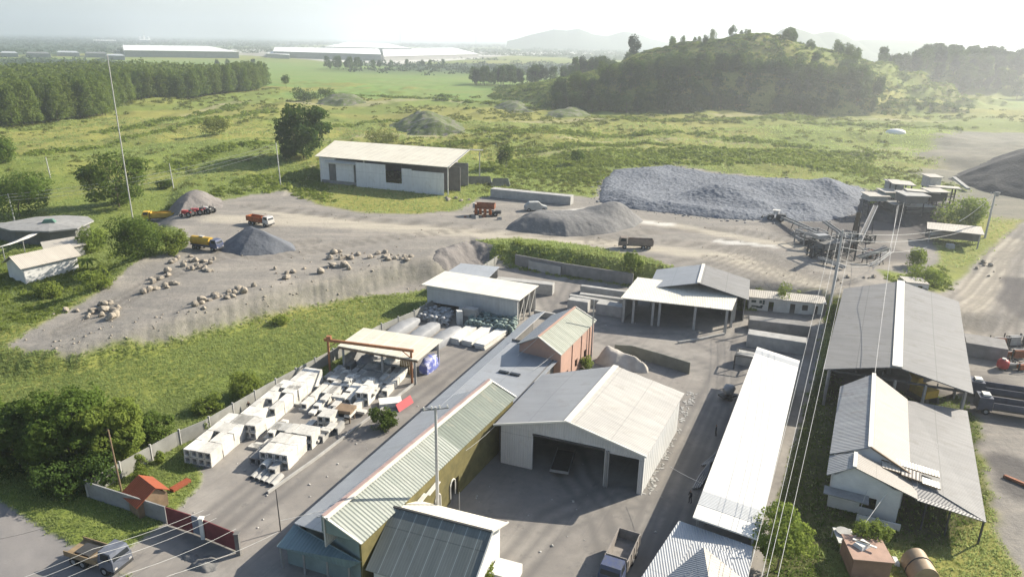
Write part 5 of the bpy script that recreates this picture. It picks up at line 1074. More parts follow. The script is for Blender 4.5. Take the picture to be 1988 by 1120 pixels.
MB().box(c, (1.0, 1.2, 2.6), .3).build('column', m_concw, w); MB().box(c+Vector((2.0, .8, 1.4)), (2.8, 1.6, 1.4), -.35).build('body', m_conc, w); MB().box(c+Vector((2.0, -.02, 1.75)), (1.6, .05, .8), -.35).build('hatch', m_dkmetal, w)
loaf('blue_tarp_bundle', 'bundle under a blue and white tarpaulin at the right post of the cream canopy', 'tarpaulin', G(822, 726, 0), G(846, 706, 0), 1.9, 2.3, m_blu)
# things under the canopy
loaf('covered_vehicle', 'grey covered vehicle parked under the cream canopy', 'vehicle', G(700, 716, 0), G(735, 697, 0), 2.4, 1.8, m_tarp)
loaf('cloth_bundle', 'pale cloth covered bundle under the right half of the canopy', 'bundle', G(752, 716, 0), G(775, 704, 0), 2.0, 2.0, m_concw)
w = thing('timber_bundle', 'bundle of tan leaning planks behind the right leg of the gantry', 'planks', G(786, 724, 0)); c = G(786, 726, 0)
for k in range(7): MB().bar(c+gx*0+yx*(k*.28-.9), c+yx*(k*.28-.9)+yd*1.0+Vector((0, 0, 2.4)), .22, .06).build('plank', mat('tan_plank', (.42, .26, .10), .3, 1.2, .8), w)
w = thing('red_sign_board', 'leaning red board beside white sheets near the round bush', 'board', G(787, 795, 0)); c0, c1 = G(774, 800, 0), G(802, 781, 0); nn = Vector((0, 0, 1.0))
MB().add([c0, c1, c1+nn+Vector((-.5, .3, 0)), c0+nn+Vector((-.5, .3, 0))]+[p+Vector((.08, .02, 0)) for p in (c0, c1, c1+nn+Vector((-.5, .3, 0)), c0+nn+Vector((-.5, .3, 0)))], [(3, 2, 1, 0), (4, 5, 6, 7), (0, 1, 5, 4), (1, 2, 6, 5), (2, 3, 7, 6), (3, 0, 4, 7)]).build('board', m_redt, w)
c = G(758, 785, 0); MB().box(c+Vector((0, 0, .0)), (3.2, 2.0, .7), yang+.5).build('white_sheet', m_concw, w)
# rubble strip beside the warehouse
mb = MB(); r_ = random.Random(4); sa, sb = G(1240, 962, 0), G(1336, 762, 0)
for k in range(170):
    t_ = r_.random(); p = sa.lerp(sb, t_)+Vector((.7+r_.uniform(-.7, .8), .2, 0)); mb.box((p.x, p.y, -.02), (r_.uniform(.2, .7), r_.uniform(.15, .3), r_.uniform(.05, .10)), r_.uniform(0, 3.1), .85)
tag(mb.build('stone_strip', m_conc), 'strip of loose pale stones along the right wall of the warehouse', 'stones', None, 'stuff')

def litter(name, n, area, z, smin, smax, m, seed, wfn=None):
    """loose stones and debris strewn on the ground"""
    g = np.random.default_rng(seed); P_ = np.array([tuple(p) for p in area]); x = g.uniform(P_[:, 0].min(), P_[:, 0].max(), n*4); y = g.uniform(P_[:, 1].min(), P_[:, 1].max(), n*4); d = sdf(area, x, y)
    pr = wfn(x, y, d) if wfn is not None else (d < 0)*1.0; k = g.random(len(x)) < pr; x, y = x[k][:n], y[k][:n]; n = len(x); s = smin+(smax-smin)*g.random(n)**3; z_ = hfun(x, y) if z is None else np.full(n, z)
    base = np.array([(a, b, c) for c in (-.3, 1) for a, b in ((-1, -1), (1, -1), (1, 1), (-1, 1))], float); B = base[None]*g.uniform(.5, 1.0, (n, 8, 3))*s[:, None, None]*np.array([1, .8, .6]); a = g.uniform(0, 6.28, n); ca, sa_ = np.cos(a)[:, None], np.sin(a)[:, None]
    Vx = B[:, :, 0]*ca-B[:, :, 1]*sa_+x[:, None]; Vy = B[:, :, 0]*sa_+B[:, :, 1]*ca+y[:, None]; Vz = B[:, :, 2]+z_[:, None]; V_ = np.stack([Vx, Vy, Vz], -1).reshape(-1, 3)
    q = np.array([(3, 2, 1, 0), (4, 5, 6, 7), (0, 1, 5, 4), (1, 2, 6, 5), (2, 3, 7, 6), (3, 0, 4, 7)]); F_ = (np.arange(n)[:, None, None]*8+q[None]).reshape(-1, 4); return tag(big_mesh(name, V_, F_, m, False), kind='stuff')
PILE_ = PX([(1162, 392), (1195, 403), (1290, 413), (1400, 425), (1500, 430), (1600, 428), (1665, 414), (1690, 390), (1675, 366), (1560, 352), (1450, 346), (1330, 336), (1300, 331), (1190, 336), (1168, 352)], 4)
litter('spilled_stones', 1500, [Vector((v.x+(v.x-60)*.10, v.y-4 if v.y < 232 else v.y+3)) for v in PILE_], None, .12, .55, m_blue, 3, lambda x, y, d: (sdf(PILE_, x, y) > -1.5)*(d < 0)*np.exp(-np.maximum(sdf(PILE_, x, y), 0)/2.0))
litter('loose_stones', 700, PX([(10, 644), (230, 530), (360, 490), (480, 390), (640, 400), (930, 400), (1160, 400), (1640, 440), (1640, 570), (1300, 520), (1000, 465), (905, 490), (760, 505), (330, 610)], 4), None, .05, .24, m_rock, 4)
litter('loose_stones', 350, PX([(60, 690), (330, 665), (600, 596), (830, 560), (830, 500), (600, 545), (330, 612), (100, 660)], 2), None, .06, .30, m_rock, 5)
litter('yard_debris', 420, YARD, 0, .04, .22, m_conc, 6)

# ================================================================ VEHICLES
m_tyre = mat('tyre_rubber', (.03, .03, .03), .3, 2, .9, .2); m_bluep = mat('blue_truck_paint', (.055, .075, .17), .4, 1.5, .5, .1, c2=(.10, .11, .13)); m_navy = mat('dark_navy_steel', (.07, .08, .115), .35, 1.2, .6, .15); m_yel = mat('yellow_paint', (.60, .38, .05), .3, 1.2, .55, .1); m_or = mat('orange_truck_paint', (.44, .13, .04), .35, 1.2, .6, .15)
m_palep = mat('pale_truck_paint', (.60, .57, .52), .25, 1.4, .5, .1); m_brown = mat('brown_tipper', (.25, .20, .16), .35, 1.1, .7, .2); m_rust = mat('rust_steel', (.28, .10, .045), .4, 1.3, .85, .3); m_sil = mat('silver_blue_paint', (.33, .38, .48), .2, 1.4, .4, .06); m_khaki = mat('tan_bed', (.30, .22, .13), .35, 1.2, .8, .2)
def wheel(root, x, y, r=.5, wd=.32, world=False):
    mb = MB(); mb.tube([(x, y-wd/2, r), (x, y+wd/2, r)], r, 14); t_ = mb.build('wheel', m_tyre, root, world); MB().tube([(x, y-wd/2-.02, r), (x, y+wd/2+.02, r)], r*.5, 10).build('rim', m_steel, t_, world)
def truck(label, p, rz, cab, bed, kind='tipper', L=7.2, s_=1.0, open_=True, name='dump_truck', cat='truck', load=None):
    t = thing(name, label, cat, p, rz); t.scale = (s_, s_, s_); W_ = 2.35
    MB().box((0, 0, .62), (L-.3, .9, .28)).build('chassis', m_dkmetal, t, False)
    for x in (L/2-1.3, -L/2+1.1, -L/2+2.3):
        for y in (-1, 1): wheel(t, x, y*.98, .5, .34)
    cx = L/2-.95; mb = MB(); mb.box((cx, 0, .75), (1.9, W_-.1, 1.0)); mb.add([(cx-.95, y*1.1, 1.751) for y in (-1, 1)]+[(cx+.93, y*1.1, 1.751) for y in (1, -1)]+[(cx-.85, y*1.0, 2.65) for y in (-1, 1)]+[(cx+.6, y*1.0, 2.65) for y in (1, -1)], [(4, 7, 6, 5), (0, 3, 7, 4), (1, 5, 6, 2), (0, 4, 5, 1), (3, 2, 6, 7)])
    c = mb.build('cab', cab, t, False)
    MB().add([(cx+.915, -.95, 1.82), (cx+.915, .95, 1.82), (cx+.63, .9, 2.55), (cx+.63, -.9, 2.55)], [(0, 1, 2, 3)]).build('windscreen', m_glass, c, False)
    for y in (-1, 1): MB().add([(cx-.6, y*1.105, 1.85), (cx+.6, y*1.105, 1.85), (cx+.42, y*1.03, 2.5), (cx-.6, y*1.03, 2.5)], [(0, 1, 2, 3)] if y < 0 else [(3, 2, 1, 0)]).build('side_window', m_glass, c, False)
    for y in (-1, 1): MB().box((cx+.96, y*.85, .95), (.06, .3, .18)).build('headlight', m_palep, c, False)
    MB().box((cx+.98, 0, .6), (.12, W_-.1, .25)).build('bumper', m_dkmetal, t, False)
    bl, bx = L-2.2, -L/2+(L-2.2)/2+.05
    if kind == 'tipper':
        b = MB().box((bx, 0, 1.0), (bl, W_, .12)); h = 1.15
        for y in (-1, 1): b.box((bx, y*(W_/2-.05), 1.12), (bl, .1, h))
        b.box((bx-bl/2+.05, 0, 1.12), (.1, W_-.2, h)); b.box((bx+bl/2-.05, 0, 1.12), (.1, W_-.2, h+.3)); bd = b.build('bed', bed, t, False)
        for k in range(5):
            for y in (-1, 1): MB().box((bx-bl/2+.3+k*(bl-.6)/4, y*(W_/2+.03), 1.05), (.12, .06, 1.2)).build('rib', bed, bd, False)
        if load: MB().dome((bx, 0, 1.4), bl*.44, W_*.42, .7, 12, 6, .06, 3).build('load', load, bd, False)
    elif kind == 'tank':
        MB().tube([(bx-bl/2, 0, 1.9), (bx+bl/2-.3, 0, 1.9)], 1.0, 16).build('tank', bed, t, False)
        MB().box((bx, 0, .98), (bl, W_-.3, .2)).build('bed', cab, t, False); MB().box((bx, 0, 2.85), (1.0, .7, .2)).build('tank_hatch', m_palep, t, False)
    elif kind == 'flat':
        bd = MB().box((bx, 0, 1.0), (bl, W_, .18)).build('bed', bed, t, False)
        for y in (-1, 1): MB().box((bx, y*(W_/2-.04), 1.18), (bl, .08, .4)).build('side_board', bed, t, False)
        MB().box((bx-.2, 0, 1.185), (1.8, 1.5, .25)).build('hatch', m_dkmetal, bd, False)
    return t
def at(px, py, off=0.0): p = GT(px, py); p.z += off; return p
def hdg(a, b):
    d = GT(*b)-GT(*a); return math.atan2(d.y, d.x)
truck('blue dump truck with empty grey bed at the bottom of the yard', G(1201, 1104, 0), hdg((1222, 1058), (1188, 1130)), m_bluep, mat('dusty_grey_bed', (.30, .27, .24), .35, 1.0, .8, .2), L=7.0)
truck('blue cabbed tanker truck with a yellow tank beside the dark gravel cone', at(402, 484), hdg((380, 482), (426, 488)), m_bluep, m_yel, 'tank', 7.6)
truck('rust orange dump truck parked above the dark gravel cone', at(506, 437), hdg((485, 432), (532, 440)), m_palep, m_or, L=7.6)
truck('yellow dump truck in front of the long brown gravel heap', at(310, 428), hdg((336, 419), (286, 434)), m_yel, m_yel, L=8.2, load=m_yel)
truck('brown dump truck parked near the grass bank above the retaining wall', at(1234, 482), hdg((1260, 480), (1208, 478)), m_brown, m_brown, L=8.0)
p = at(942, 418); t = thing('rusty_machine', 'rusty orange hopper machine among wreckage in front of the long precast slab', 'machine', p, hdg((975, 415), (905, 412))+math.pi)
mb = MB(); [mb.box((0, y*1.35, 2.1), (5.4, .1, 1.2)) for y in (-1, 1)]; [mb.box((x*2.65, 0, 2.1), (.1, 2.6, 1.2)) for x in (-1, 1)]; mb.box((0, 0, 2.0), (5.4, 2.7, .1)).build('hopper', m_rust, t, False); MB().box((0, 0, .8), (6.4, 1.2, .3)).build('chassis', m_dkmetal, t, False)
for x in (-2.3, -1.1, .2, 1.6): MB().box((x, -1.5, .5), (.75, .35, 1.7), 0, 1, (.12, 0)).build('guard', m_or, t, False)
for x in (-2.2, 1.9, 3.0): [wheel(t, x, y*1.1, .6, .4) for y in (-1, 1)]
MB().box((-3.0, .2, 2.0), (1.0, 1.3, 1.3), 0, .8).build('engine_cover', m_palep, t, False); MB().box((3.6, 0, .7), (1.6, 1.6, .7)).build('drawbar', m_dkmetal, t, False)
for k in range(6): q_ = at(900+k*14+random.uniform(-4, 4), 424+random.uniform(-3, 3)); tag(MB().box(q_-Vector((0, 0, .05)), (random.uniform(.6, 1.6), random.uniform(.4, .9), random.uniform(.3, .9)), random.uniform(0, 3), .8).build('scrap_piece', (m_rust, m_dkmetal, m_conc)[k % 3]), 'piece of wreckage lying at the foot of the rusty hopper machine', 'scrap', 'wreckage by the hopper machine')
truck('flat bed truck with tan bed and silver blue cab on the road', G(194, 1094, 0), hdg((165, 1082), (245, 1108)), mat('dull_silver_cab', (.15, .165, .20), .35, 1.4, .45, .06), m_khaki, 'flat', 6.4, name='flatbed_truck')
# loader, tractors, car
def tractor(label, p, rz, paint, s_=1.0):
    t = thing('tractor', label, 'tractor', p, rz); t.scale = (s_,)*3
    MB().box((.7, 0, .7), (1.8, .8, .8), 0, .85).build('bonnet', paint, t, False); MB().box((-.7, 0, .6), (1.2, 1.0, .6)).build('body', m_dkmetal, t, False); MB().box((-.7, 0, 1.2), (.6, .6, .5)).build('seat', m_dkmetal, t, False)
    for y in (-1, 1): MB().bar((-1.1, y*.5, 1.0), (-1.1, y*.5, 2.2), .08).build('roll_bar', m_dkmetal, t, False); MB().box((-.8, y*.75, 1.25), (1.2, .35, .12)).build('mudguard', paint, t, False)
    for x, r_ in ((1.3, .4), (-.8, .7)):
        for y in (-1, 1): wheel(t, x, y*.8, r_, .35)
    return t
for px, py, a_, m_, lab in ((366, 421, 2.9, m_red, 'small red tractor nearest the yellow truck'), (385, 417, 3.2, m_redt, 'small red tractor in the middle of the three'), (405, 414, 2.8, m_palep, 'small pale tractor at the right end of the three')): tractor(lab, at(px, py), a_, m_, 1.15)
def loader(label, p, rz):
    t = thing('wheel_loader', label, 'loader', p, rz)
    MB().box((-1.4, 0, .8), (2.6, 1.7, 1.1), 0, .9).build('engine_body', m_dkmetal, t, False); MB().box((1.2, 0, .8), (1.6, 1.2, .7)).build('front_frame', m_dkmetal, t, False)
    c = MB().box((.0, 0, 1.9), (1.4, 1.4, .9), 0, .92).build('cab', m_palep, t, False); MB().box((.0, 0, 2.81), (1.9, 1.8, .12)).build('cab_roof', m_palep, c, False)
    for y in (-1, 1): MB().bar((1.2, y*.6, 1.5), (3.4, y*.6, .6), .22).build('arm', m_palep, t, False)
    mb = MB(); mb.add([(3.3, y, z) for y in (-1.3, 1.3) for z in (.15, 1.2)]+[(4.3, y, .1) for y in (-1.3, 1.3)], [(0, 2, 3, 1), (0, 4, 5, 2), (0, 1, 4), (2, 5, 3)]); mb.build('bucket', m_dkmetal, t, False)
    for x in (1.3, -1.6):
        for y in (-1, 1): wheel(t, x, y*1.1, .75, .5)
    return t
loader('green and white wheel loader at the foot of the huge stone pile', at(1505, 428), 2.7)
def covered_car(label, p, rz, m_):
    t = thing('parked_car', label, 'car', p, rz); v = []
    for x, w_, z0, z1 in ((-2.2, 1.5, .35, .9), (-1.9, 1.75, .3, 1.15), (-1.3, 1.75, .3, 1.7), (.5, 1.75, .3, 1.72), (1.2, 1.75, .3, 1.1), (2.1, 1.6, .35, .85)): v += [(x, -w_/2, z0), (x, -w_/2*.82, z1), (x, w_/2*.82, z1), (x, w_/2, z0)]
    MB().add(v, [(i*4+k, i*4+k+1, (i+1)*4+k+1, (i+1)*4+k) for i in range(5) for k in range(3)]+[(0, 3, 2, 1), (20, 21, 22, 23)]).build('body', m_, t, False)
    for y in (-1, 1): MB().add([(-1.2, y*.74, 1.3), (.4, y*.74, 1.3), (.35, y*.728, 1.62), (-1.2, y*.728, 1.6)], [(0, 1, 2, 3)]).build('side_window', m_glass, t, False)
    for x in (-1.4, 1.4):
        for y in (-1, 1): wheel(t, x, y*.8, .33, .22)
    t.scale = (1.5, 1.5, 1.5); return t
covered_car('pale dusty car parked below the long precast slab', at(1040, 409), .1, mat('dusty_car_paint', (.40, .40, .375), .25, 1.4, .6, .1))
w = thing('camouflage_tent', 'low dark camouflage tents beside the quarry shed', 'tent', at(950, 360)); c = at(930, 358); mb = MB()
for q_, sz in ((at(930, 356), (9, 5)), (at(972, 360), (6.5, 5))):
    g = MB(); zb = q_.z-.2; x_, y_ = sz; g.add([(q_.x-x_/2, q_.y-y_/2, zb), (q_.x+x_/2, q_.y-y_/2, zb), (q_.x+x_/2, q_.y+y_/2, zb), (q_.x-x_/2, q_.y+y_/2, zb), (q_.x-x_/2+.8, q_.y, zb+2.6), (q_.x+x_/2-.8, q_.y, zb+2.6)], [(0, 1, 5, 4), (2, 3, 4, 5), (1, 2, 5), (3, 0, 4)]); g.build('canvas', mat('camouflage_canvas', (.17, .18, .13), .4, .6, .9, .3, c2=(.08, .09, .06)), w)
# flat trailer in the warehouse, bin
c = G(1092, 905, 0); a_ = hdg((1085, 915), (1100, 870)); t = thing('flat_trailer', 'low dark flat trailer standing in the warehouse opening', 'trailer', c, a_)
MB().box((0, 0, .55), (5.2, 2.3, .15)).build('bed', m_dkmetal, t, False); [MB().box((x, y, .7), sz).build('rim_board', m_steel, t, False) for x, y, sz in ((0, 1.12, (5.2, .06, .35)), (0, -1.12, (5.2, .06, .35)), (-2.57, 0, (.06, 2.2, .35)))]
[wheel(t, x, y*.95, .35, .25) for x in (-1.2, 1.2) for y in (-1, 1)]
c = G(1018, 900, 0); t = thing('oil_drum', 'black drum standing against the left front wall of the warehouse', 'drum', c); MB().tube([c, c+Vector((0, 0, 1.15))], .5, 14).build('body', m_dkmetal, t); MB().tube([c+Vector((0, 0, 1.15)), c+Vector((0, 0, 1.3))], .54, 14).build('rim', m_dkmetal, t); MB().tube([c+Vector((.1, -.49, .65)), c+Vector((.11, -.53, .65))], .13, 10).build('label_disc', m_concw, t)
# yellow excavator in the hall
c = G(1790, 775, 0); t = thing('excavator', 'yellow excavator half hidden under the grey hall roof', 'excavator', c, hdg((1800, 775), (1745, 745)))
MB().box((0, 0, .9), (3.0, 2.4, 1.2)).build('body', m_yel, t, False); MB().box((.9, .7, 2.1), (1.3, 1.0, 1.3), 0, .9).build('cab', m_yel, t, False); [MB().box((0, y*1.0, .05), (3.6, .55, .8)).build('track', m_dkmetal, t, False) for y in (-1, 1)]
MB().bar((1.2, -.2, 1.9), (3.0, -.2, 3.4), .5, .7).bar((3.0, -.2, 3.4), (5.0, -.2, 3.6), .5, .6).build('boom', m_yel, t, False); MB().bar((5.0, -.2, 3.7), (7.2, -.2, 2.0), .38, .45).build('stick', m_yel, t, False); MB().box((7.2, -.2, 1.0), (.8, .9, .9), 0, .6).build('bucket', m_dkmetal, t, False)
# people
def person(label, px, py, face, top, trouser, z=0):
    p = G(px, py, z) if z is not None else GT(px, py)
    me = bpy.data.meshes.new('person'); 
    vs = [(0, 0, .95), (0, 0, 1.15), (0, 0, 1.38), (0, .02, 1.5), (0, .03, 1.62), (0, .03, 1.72), (.1, 0, .88), (.11, .04, .5), (.11, -.02, .08), (.11, .12, .05), (-.1, 0, .88), (-.12, -.06, .5), (-.12, -.14, .08), (-.12, 0, .05), (.19, 0, 1.4), (.26, .02, 1.12), (.25, .14, .9), (-.19, 0, 1.4), (-.26, 0, 1.12), (-.24, .1, .88)]
    es = [(0, 1), (1, 2), (2, 3), (3, 4), (4, 5), (0, 6), (6, 7), (7, 8), (8, 9), (0, 10), (10, 11), (11, 12), (12, 13), (2, 14), (14, 15), (15, 16), (2, 17), (17, 18), (18, 19)]
    me.from_pydata(vs, es, []); o = bpy.data.objects.new('person', me); COL.objects.link(o); o.location = p; o.rotation_euler = (0, 0, face)
    md = o.modifiers.new('skin', 'SKIN'); o.modifiers.new('sub', 'SUBSURF').levels = 1; o.modifiers['sub'].render_levels = 1
    rad = [.13, .12, .15, .055, .1, .085, .095, .07, .05, .045, .095, .07, .05, .045, .06, .045, .035, .06, .045, .035]
    for i, v in enumerate(me.skin_vertices[0].data): v.radius = (rad[i], rad[i]*.85); v.use_root = (i == 0)
    t = NT('clothing_'+label[:14].replace(' ', '_')); sp = t.new('ShaderNodeSeparateXYZ'); t.link(t.coord('Object'), sp.inputs[0])
    k1 = t.math('GREATER_THAN', sp.outputs[2], .95); k2 = t.math('GREATER_THAN', sp.outputs[2], 1.47); k3 = t.math('GREATER_THAN', sp.outputs[2], 1.70)
    col = t.mix(k1, trouser, top); col = t.mix(k2, col, (.28, .16, .10)); col = t.mix(k3, col, (.02, .018, .015)); me.materials.append(t.out(col, .85)); return tag(o, label, 'person')
person('person in dark clothes standing by the lower left edge of the white roofed shed', 1339, 976, 2.0, (.02, .022, .03), (.025, .025, .03))
person('person in dark clothes walking in the shade halfway along the white roofed shed', 1389, 846, 1.2, (.03, .03, .045), (.03, .028, .028))
person('person in a dark coat standing among the white culverts by the perimeter wall', 484, 800, .5, (.03, .025, .025), (.02, .02, .02))
# scrap beside the white shed
w = thing('concrete_mixer', 'grey mixer trailer parked against the upper left side of the white roofed shed', 'mixer', G(1412, 775, 0)); c = G(1412, 775, 0)
MB().tube([c+Vector((-.6, 0, 1.3)), c+Vector((.1, .2, 1.5)), c+Vector((.9, .5, 1.8))], [.5, .95, .45], 12).build('drum', m_steel, w); MB().box(c+Vector((0, .2, .45)), (2.4, 1.4, .25), .4).build('frame', m_dkmetal, w); [MB().tube([c+Vector((.2, s_*.8, .4)), c+Vector((.2, s_*.8+.2, .4))], .4, 12).build('wheel', m_tyre, w) for s_ in (-1, 1)]
for (a, b, lab) in (((1362, 905), (1392, 885), 'long grey pipes leaning out from under the middle of the white roofed shed'), ((1345, 950), (1366, 915), 'pile of grey pipes near the lower end of the white roofed shed')):
    p, q_ = G(*a, 0), G(*b, 0); mb = MB(); [mb.tube([p+Vector((k*.25, 0, .12+.06*k)), p.lerp(q_, .6)+Vector((k*.3, .1, .3)), q_+Vector((.8, .3, 1.3))], .11, 7) for k in range(4)]; tag(mb.build('pipe_bundle', m_steel), lab, 'pipes')
# right hand yard: blue trailers, red tank, sheds
for k, (px, py, lab) in enumerate(((1945, 775, 'long blue truck trailer nearest the grey hall'), (1962, 806, 'second long blue trailer in front of the first'))):
    c = G(px, py, 0); a_ = hdg((1985, py+10), (1905, py-2)); t = thing('blue_trailer', lab, 'trailer', c, a_)
    MB().box((-2, 0, .9), (9.5, 2.4, .25)).build('bed', m_dkmetal, t, False); [MB().box((-2, y*1.15, 1.15), (9.5, .1, .9)).build('side_board', m_navy, t, False) for y in (-1, 1)]
    MB().box((3.7, 0, .7), (1.9, 2.3, 1.9), 0, .93).build('cab', m_navy, t, False); MB().box((3.6, 0, 2.62), (1.0, 1.2, .3)).build('roof_box', m_concw, t, False); [wheel(t, x, y*1.0, .5, .35) for x in (-5, -3.8, 3.5) for y in (-1, 1)]
block('loading_platform', 'long pale topped concrete platform right of the grey hall', 'platform', ((1870, 690), (1952, 704)), 0, 2.4, m_concd, 5)
c = G(1945, 716, 0); w = thing('red_tank', 'round red tank with a pale lid standing among scrap timber', 'tank', c); MB().tube([c+Vector((0, 0, .15)), c+Vector((0, 0, .4)), c+Vector((0, 0, 1.3)), c+Vector((0, 0, 1.6)), c+Vector((0, 0, 1.75))], [.6, .85, .9, .7, .35], 14).build('tank_shell', m_red, w); MB().tube([c+Vector((0, 0, 1.75)), c+Vector((0, 0, 1.9))], .35, 10).build('lid', m_palep, w)
w = thing('scrap_timber', 'tangled dark timber behind the red tank', 'scrap', G(1965, 690, 0)); r_ = random.Random(9)
for k in range(34): p = G(1945+r_.uniform(0, 60), 690+r_.uniform(-26, 24), 0); MB().bar(p, p+Vector((r_.uniform(-2, 2), r_.uniform(-1, 2), r_.uniform(.1, .9))), .18).build('beam', m_wood if k % 2 else m_dkmetal, w)
for k in range(7):
    p = G(1938+k*9+r_.uniform(-4, 4), 672+(k % 3)*22+r_.uniform(-6, 6), 0); w = thing('scrap_machinery', 'piece of rusty scrap machinery crowded round the red tank', 'machinery', p, 0, 'scrap machinery round the red tank')
    sx_, sy_, sh_ = r_.uniform(1.4, 3), r_.uniform(1, 2), r_.uniform(.7, 1.8); cs_ = [p+Vector((a*sx_/2, b*sy_/2, 0)) for a, b in ((-1, -1), (1, -1), (1, 1), (-1, 1))]
    for c_ in cs_: MB().bar(c_, c_+Vector((0, 0, sh_+.5)), .14).build('leg', m_dkmetal, w)
    MB().box(p+Vector((0, 0, .2)), (sx_*.8, sy_*.8, sh_), .1, .85).build('body', (m_rust, m_or, m_walldark, m_steel)[k % 4], w); MB().bar(cs_[0]+Vector((0, 0, sh_+.5)), cs_[1]+Vector((0, 0, sh_+.5)), .14).build('rail', m_steel, w)
w = thing('rust_plate', 'rusty steel plate leaning in the shaded pit at the right edge', 'plate', G(1975, 930, 0)); MB().box(G(1972, 935, 0), (2.6, .9, .3), 2.2, 1, (.3, 0)).build('plate', m_rust, w)
# bottom right junk
c = G(1637, 1058, 0); w = thing('sink_table', 'pale table holding a round grey basin beside the leafy bush', 'table', c); a_ = .9
MB().box(c+Vector((0, 0, 1.1)), (1.9, 2.6, .12), -.15).build('table_top', m_concw, w); [MB().box(c+Vector((x, y, 0)), (.09, .09, 1.1)).build('leg', m_concw, w) for x in (-.8, .8) for y in (-1.1, 1.1)]
o = MB().tube([c+Vector((0, .5, 1.22)), c+Vector((0, .5, 1.45))], [.55, .75], 14).build('basin', m_conc, w); MB().box(c+Vector((0, -1.9, .7)), (1.7, 1.0, .06), -.15, 1, (.5, 0)).build('side_sheet', m_beige, w)
c = G(1676, 1100, 0); w = thing('brown_tank', 'large brown box container with white scrap on its lid at the bottom edge', 'container', c); MB().box(c, (3.6, 3.6, 2.2), -.12).build('box', mat('dull_pink_brown', (.36, .21, .15), .3, .9, .7), w); MB().box(c+Vector((0, 0, 2.21)), (3.9, 3.9, .12), -.12).build('lid', mat('pinkish_lid', (.42, .27, .20), .25, .9, .7), w)
c2 = c+Vector((-.4, .3, 2.34)); s = thing('scrap_sink', 'white broken basin and planks lying on the brown container', 'scrap', c2); MB().box(c2, (1.5, 1.1, .35), .5, .8).build('basin', m_concw, s); MB().box(c2+Vector((.3, -.2, .36)), (.25, 1.9, .1), .9).build('plank', m_concw, s); MB().box(c2+Vector((-.1, .1, .36)), (.25, 1.6, .1), 1.0).build('plank', m_concw, s)
c = G(1784, 1112, 0); w = thing('barrel_culvert', 'tan half round metal shelter on the grass at the bottom edge', 'shelter', c); loaf_o = MB(); d_ = Vector((.12, .99, 0)); a0 = c-d_*1.6; a1 = c+d_*1.5; n_ = Vector((d_.y, -d_.x, 0))
vs = [p+n_*(1.35*math.cos(t_))+Vector((0, 0, 1.9*math.sin(t_))) for p in (a0, a0.lerp(a1, .5), a1) for t_ in np.linspace(0, math.pi, 13)]; loaf_o.add(vs, [(i*13+k, (i+1)*13+k, (i+1)*13+k+1, i*13+k+1) for i in range(2) for k in range(12)], smooth=True); loaf_o.add(vs[-13:], [tuple(range(13))]); loaf_o.add(vs[:13], [tuple(range(13))[::-1]]); loaf_o.build('shell', mat('tan_metal', (.42, .31, .2), .25, .9, .5), w)
MB().tube([p*1.0 for p in [c+n_*(1.38*math.cos(t_))+Vector((0, 0, 1.93*math.sin(t_))) for t_ in np.linspace(0, math.pi, 13)]], .06, 5).build('hoop', m_dkmetal, w)
for px, py, lab in ((1722, 1096, 'small white block lying on the grass, the left one of two'), (1738, 1092, 'small white block lying on the grass, the right one of two')): c = G(px, py, 0); tag(MB().box(c, (.5, 1.2, .4), -.15, .85).build('white_block', m_concw), lab, 'block')
block('white_pallet', 'white slatted pallet behind the leafy bush near the brown container', 'pallet', ((1682, 1060), (1712, 1068)), 0, .5, m_concw, 2.2)
heap('rubble_pile', 'grey rubble pile on the driveway outside the gates', 'rubble', [(352, 1090), (372, 1108), (402, 1108), (412, 1092), (385, 1074), (362, 1076)], 0, .8, m_sand, .9, .35, .15, [], 17, 1.2)

# ================================================================ CRUSHER PLANT
def frame_tower(c, sx, sy, h, root, n=2, m=None, ang=0.0):
    m = m or m_steel; ca, sa = math.cos(ang), math.sin(ang); cs = [Vector((c.x+ca*x-sa*y, c.y+sa*x+ca*y, c.z)) for x, y in ((-sx/2, -sy/2), (sx/2, -sy/2), (sx/2, sy/2), (-sx/2, sy/2))]
    for p in cs: MB().bar(p-Vector((0, 0, .4)), p+Vector((0, 0, h)), .28).build('leg', m, root)
    for k in range(1, n+1):
        for q_ in range(4): MB().bar(cs[q_]+Vector((0, 0, h*k/n)), cs[(q_+1) % 4]+Vector((0, 0, h*k/n)), .2).build('beam', m, root)
    for q_ in range(4): MB().bar(cs[q_], cs[(q_+1) % 4]+Vector((0, 0, h/n)), .14).build('brace', m, root)
w = thing('crusher_plant', 'jumble of grey steel crusher towers with tin roofs above the dark pit', 'crusher plant', at(1760, 400))
zb = 3.5
def ctop(px, py, z): return G(px, py, z)
for (px, py, z, sx, sy, h, m_) in ((1698, 388, 8.5, 5.5, 4, 1.4, m_conc), (1725, 382, 9, 4.5, 4, 1.6, m_tealwall), (1735, 366, 9.5, 4, 3.5, 2.0, m_conc), (1768, 392, 9, 6.5, 5, 2.2, m_walldark), (1812, 388, 9, 5, 4, 2.6, m_dkmetal), (1806, 362, 11, 3.6, 3.5, 3.0, m_palep), (1738, 406, 6.5, 4, 4, 1.8, m_dkmetal), (1778, 410, 6, 8, 4, 1.8, m_walldark)):
    p = ctop(px, py, z); frame_tower(Vector((p.x, p.y, HZ(p.x, p.y))), sx*.8, sy*.8, z-HZ(p.x, p.y), w, 3, m_dkmetal); MB().box(p, (sx, sy, h), .1).build('housing', m_, w); MB().box(p+Vector((0, 0, h+.02)), (sx+1, sy+1, .2), .1, 1, (.06, .03)).build('roof', (m_tan, m_conc, m_greylight)[int(px) % 3], w)
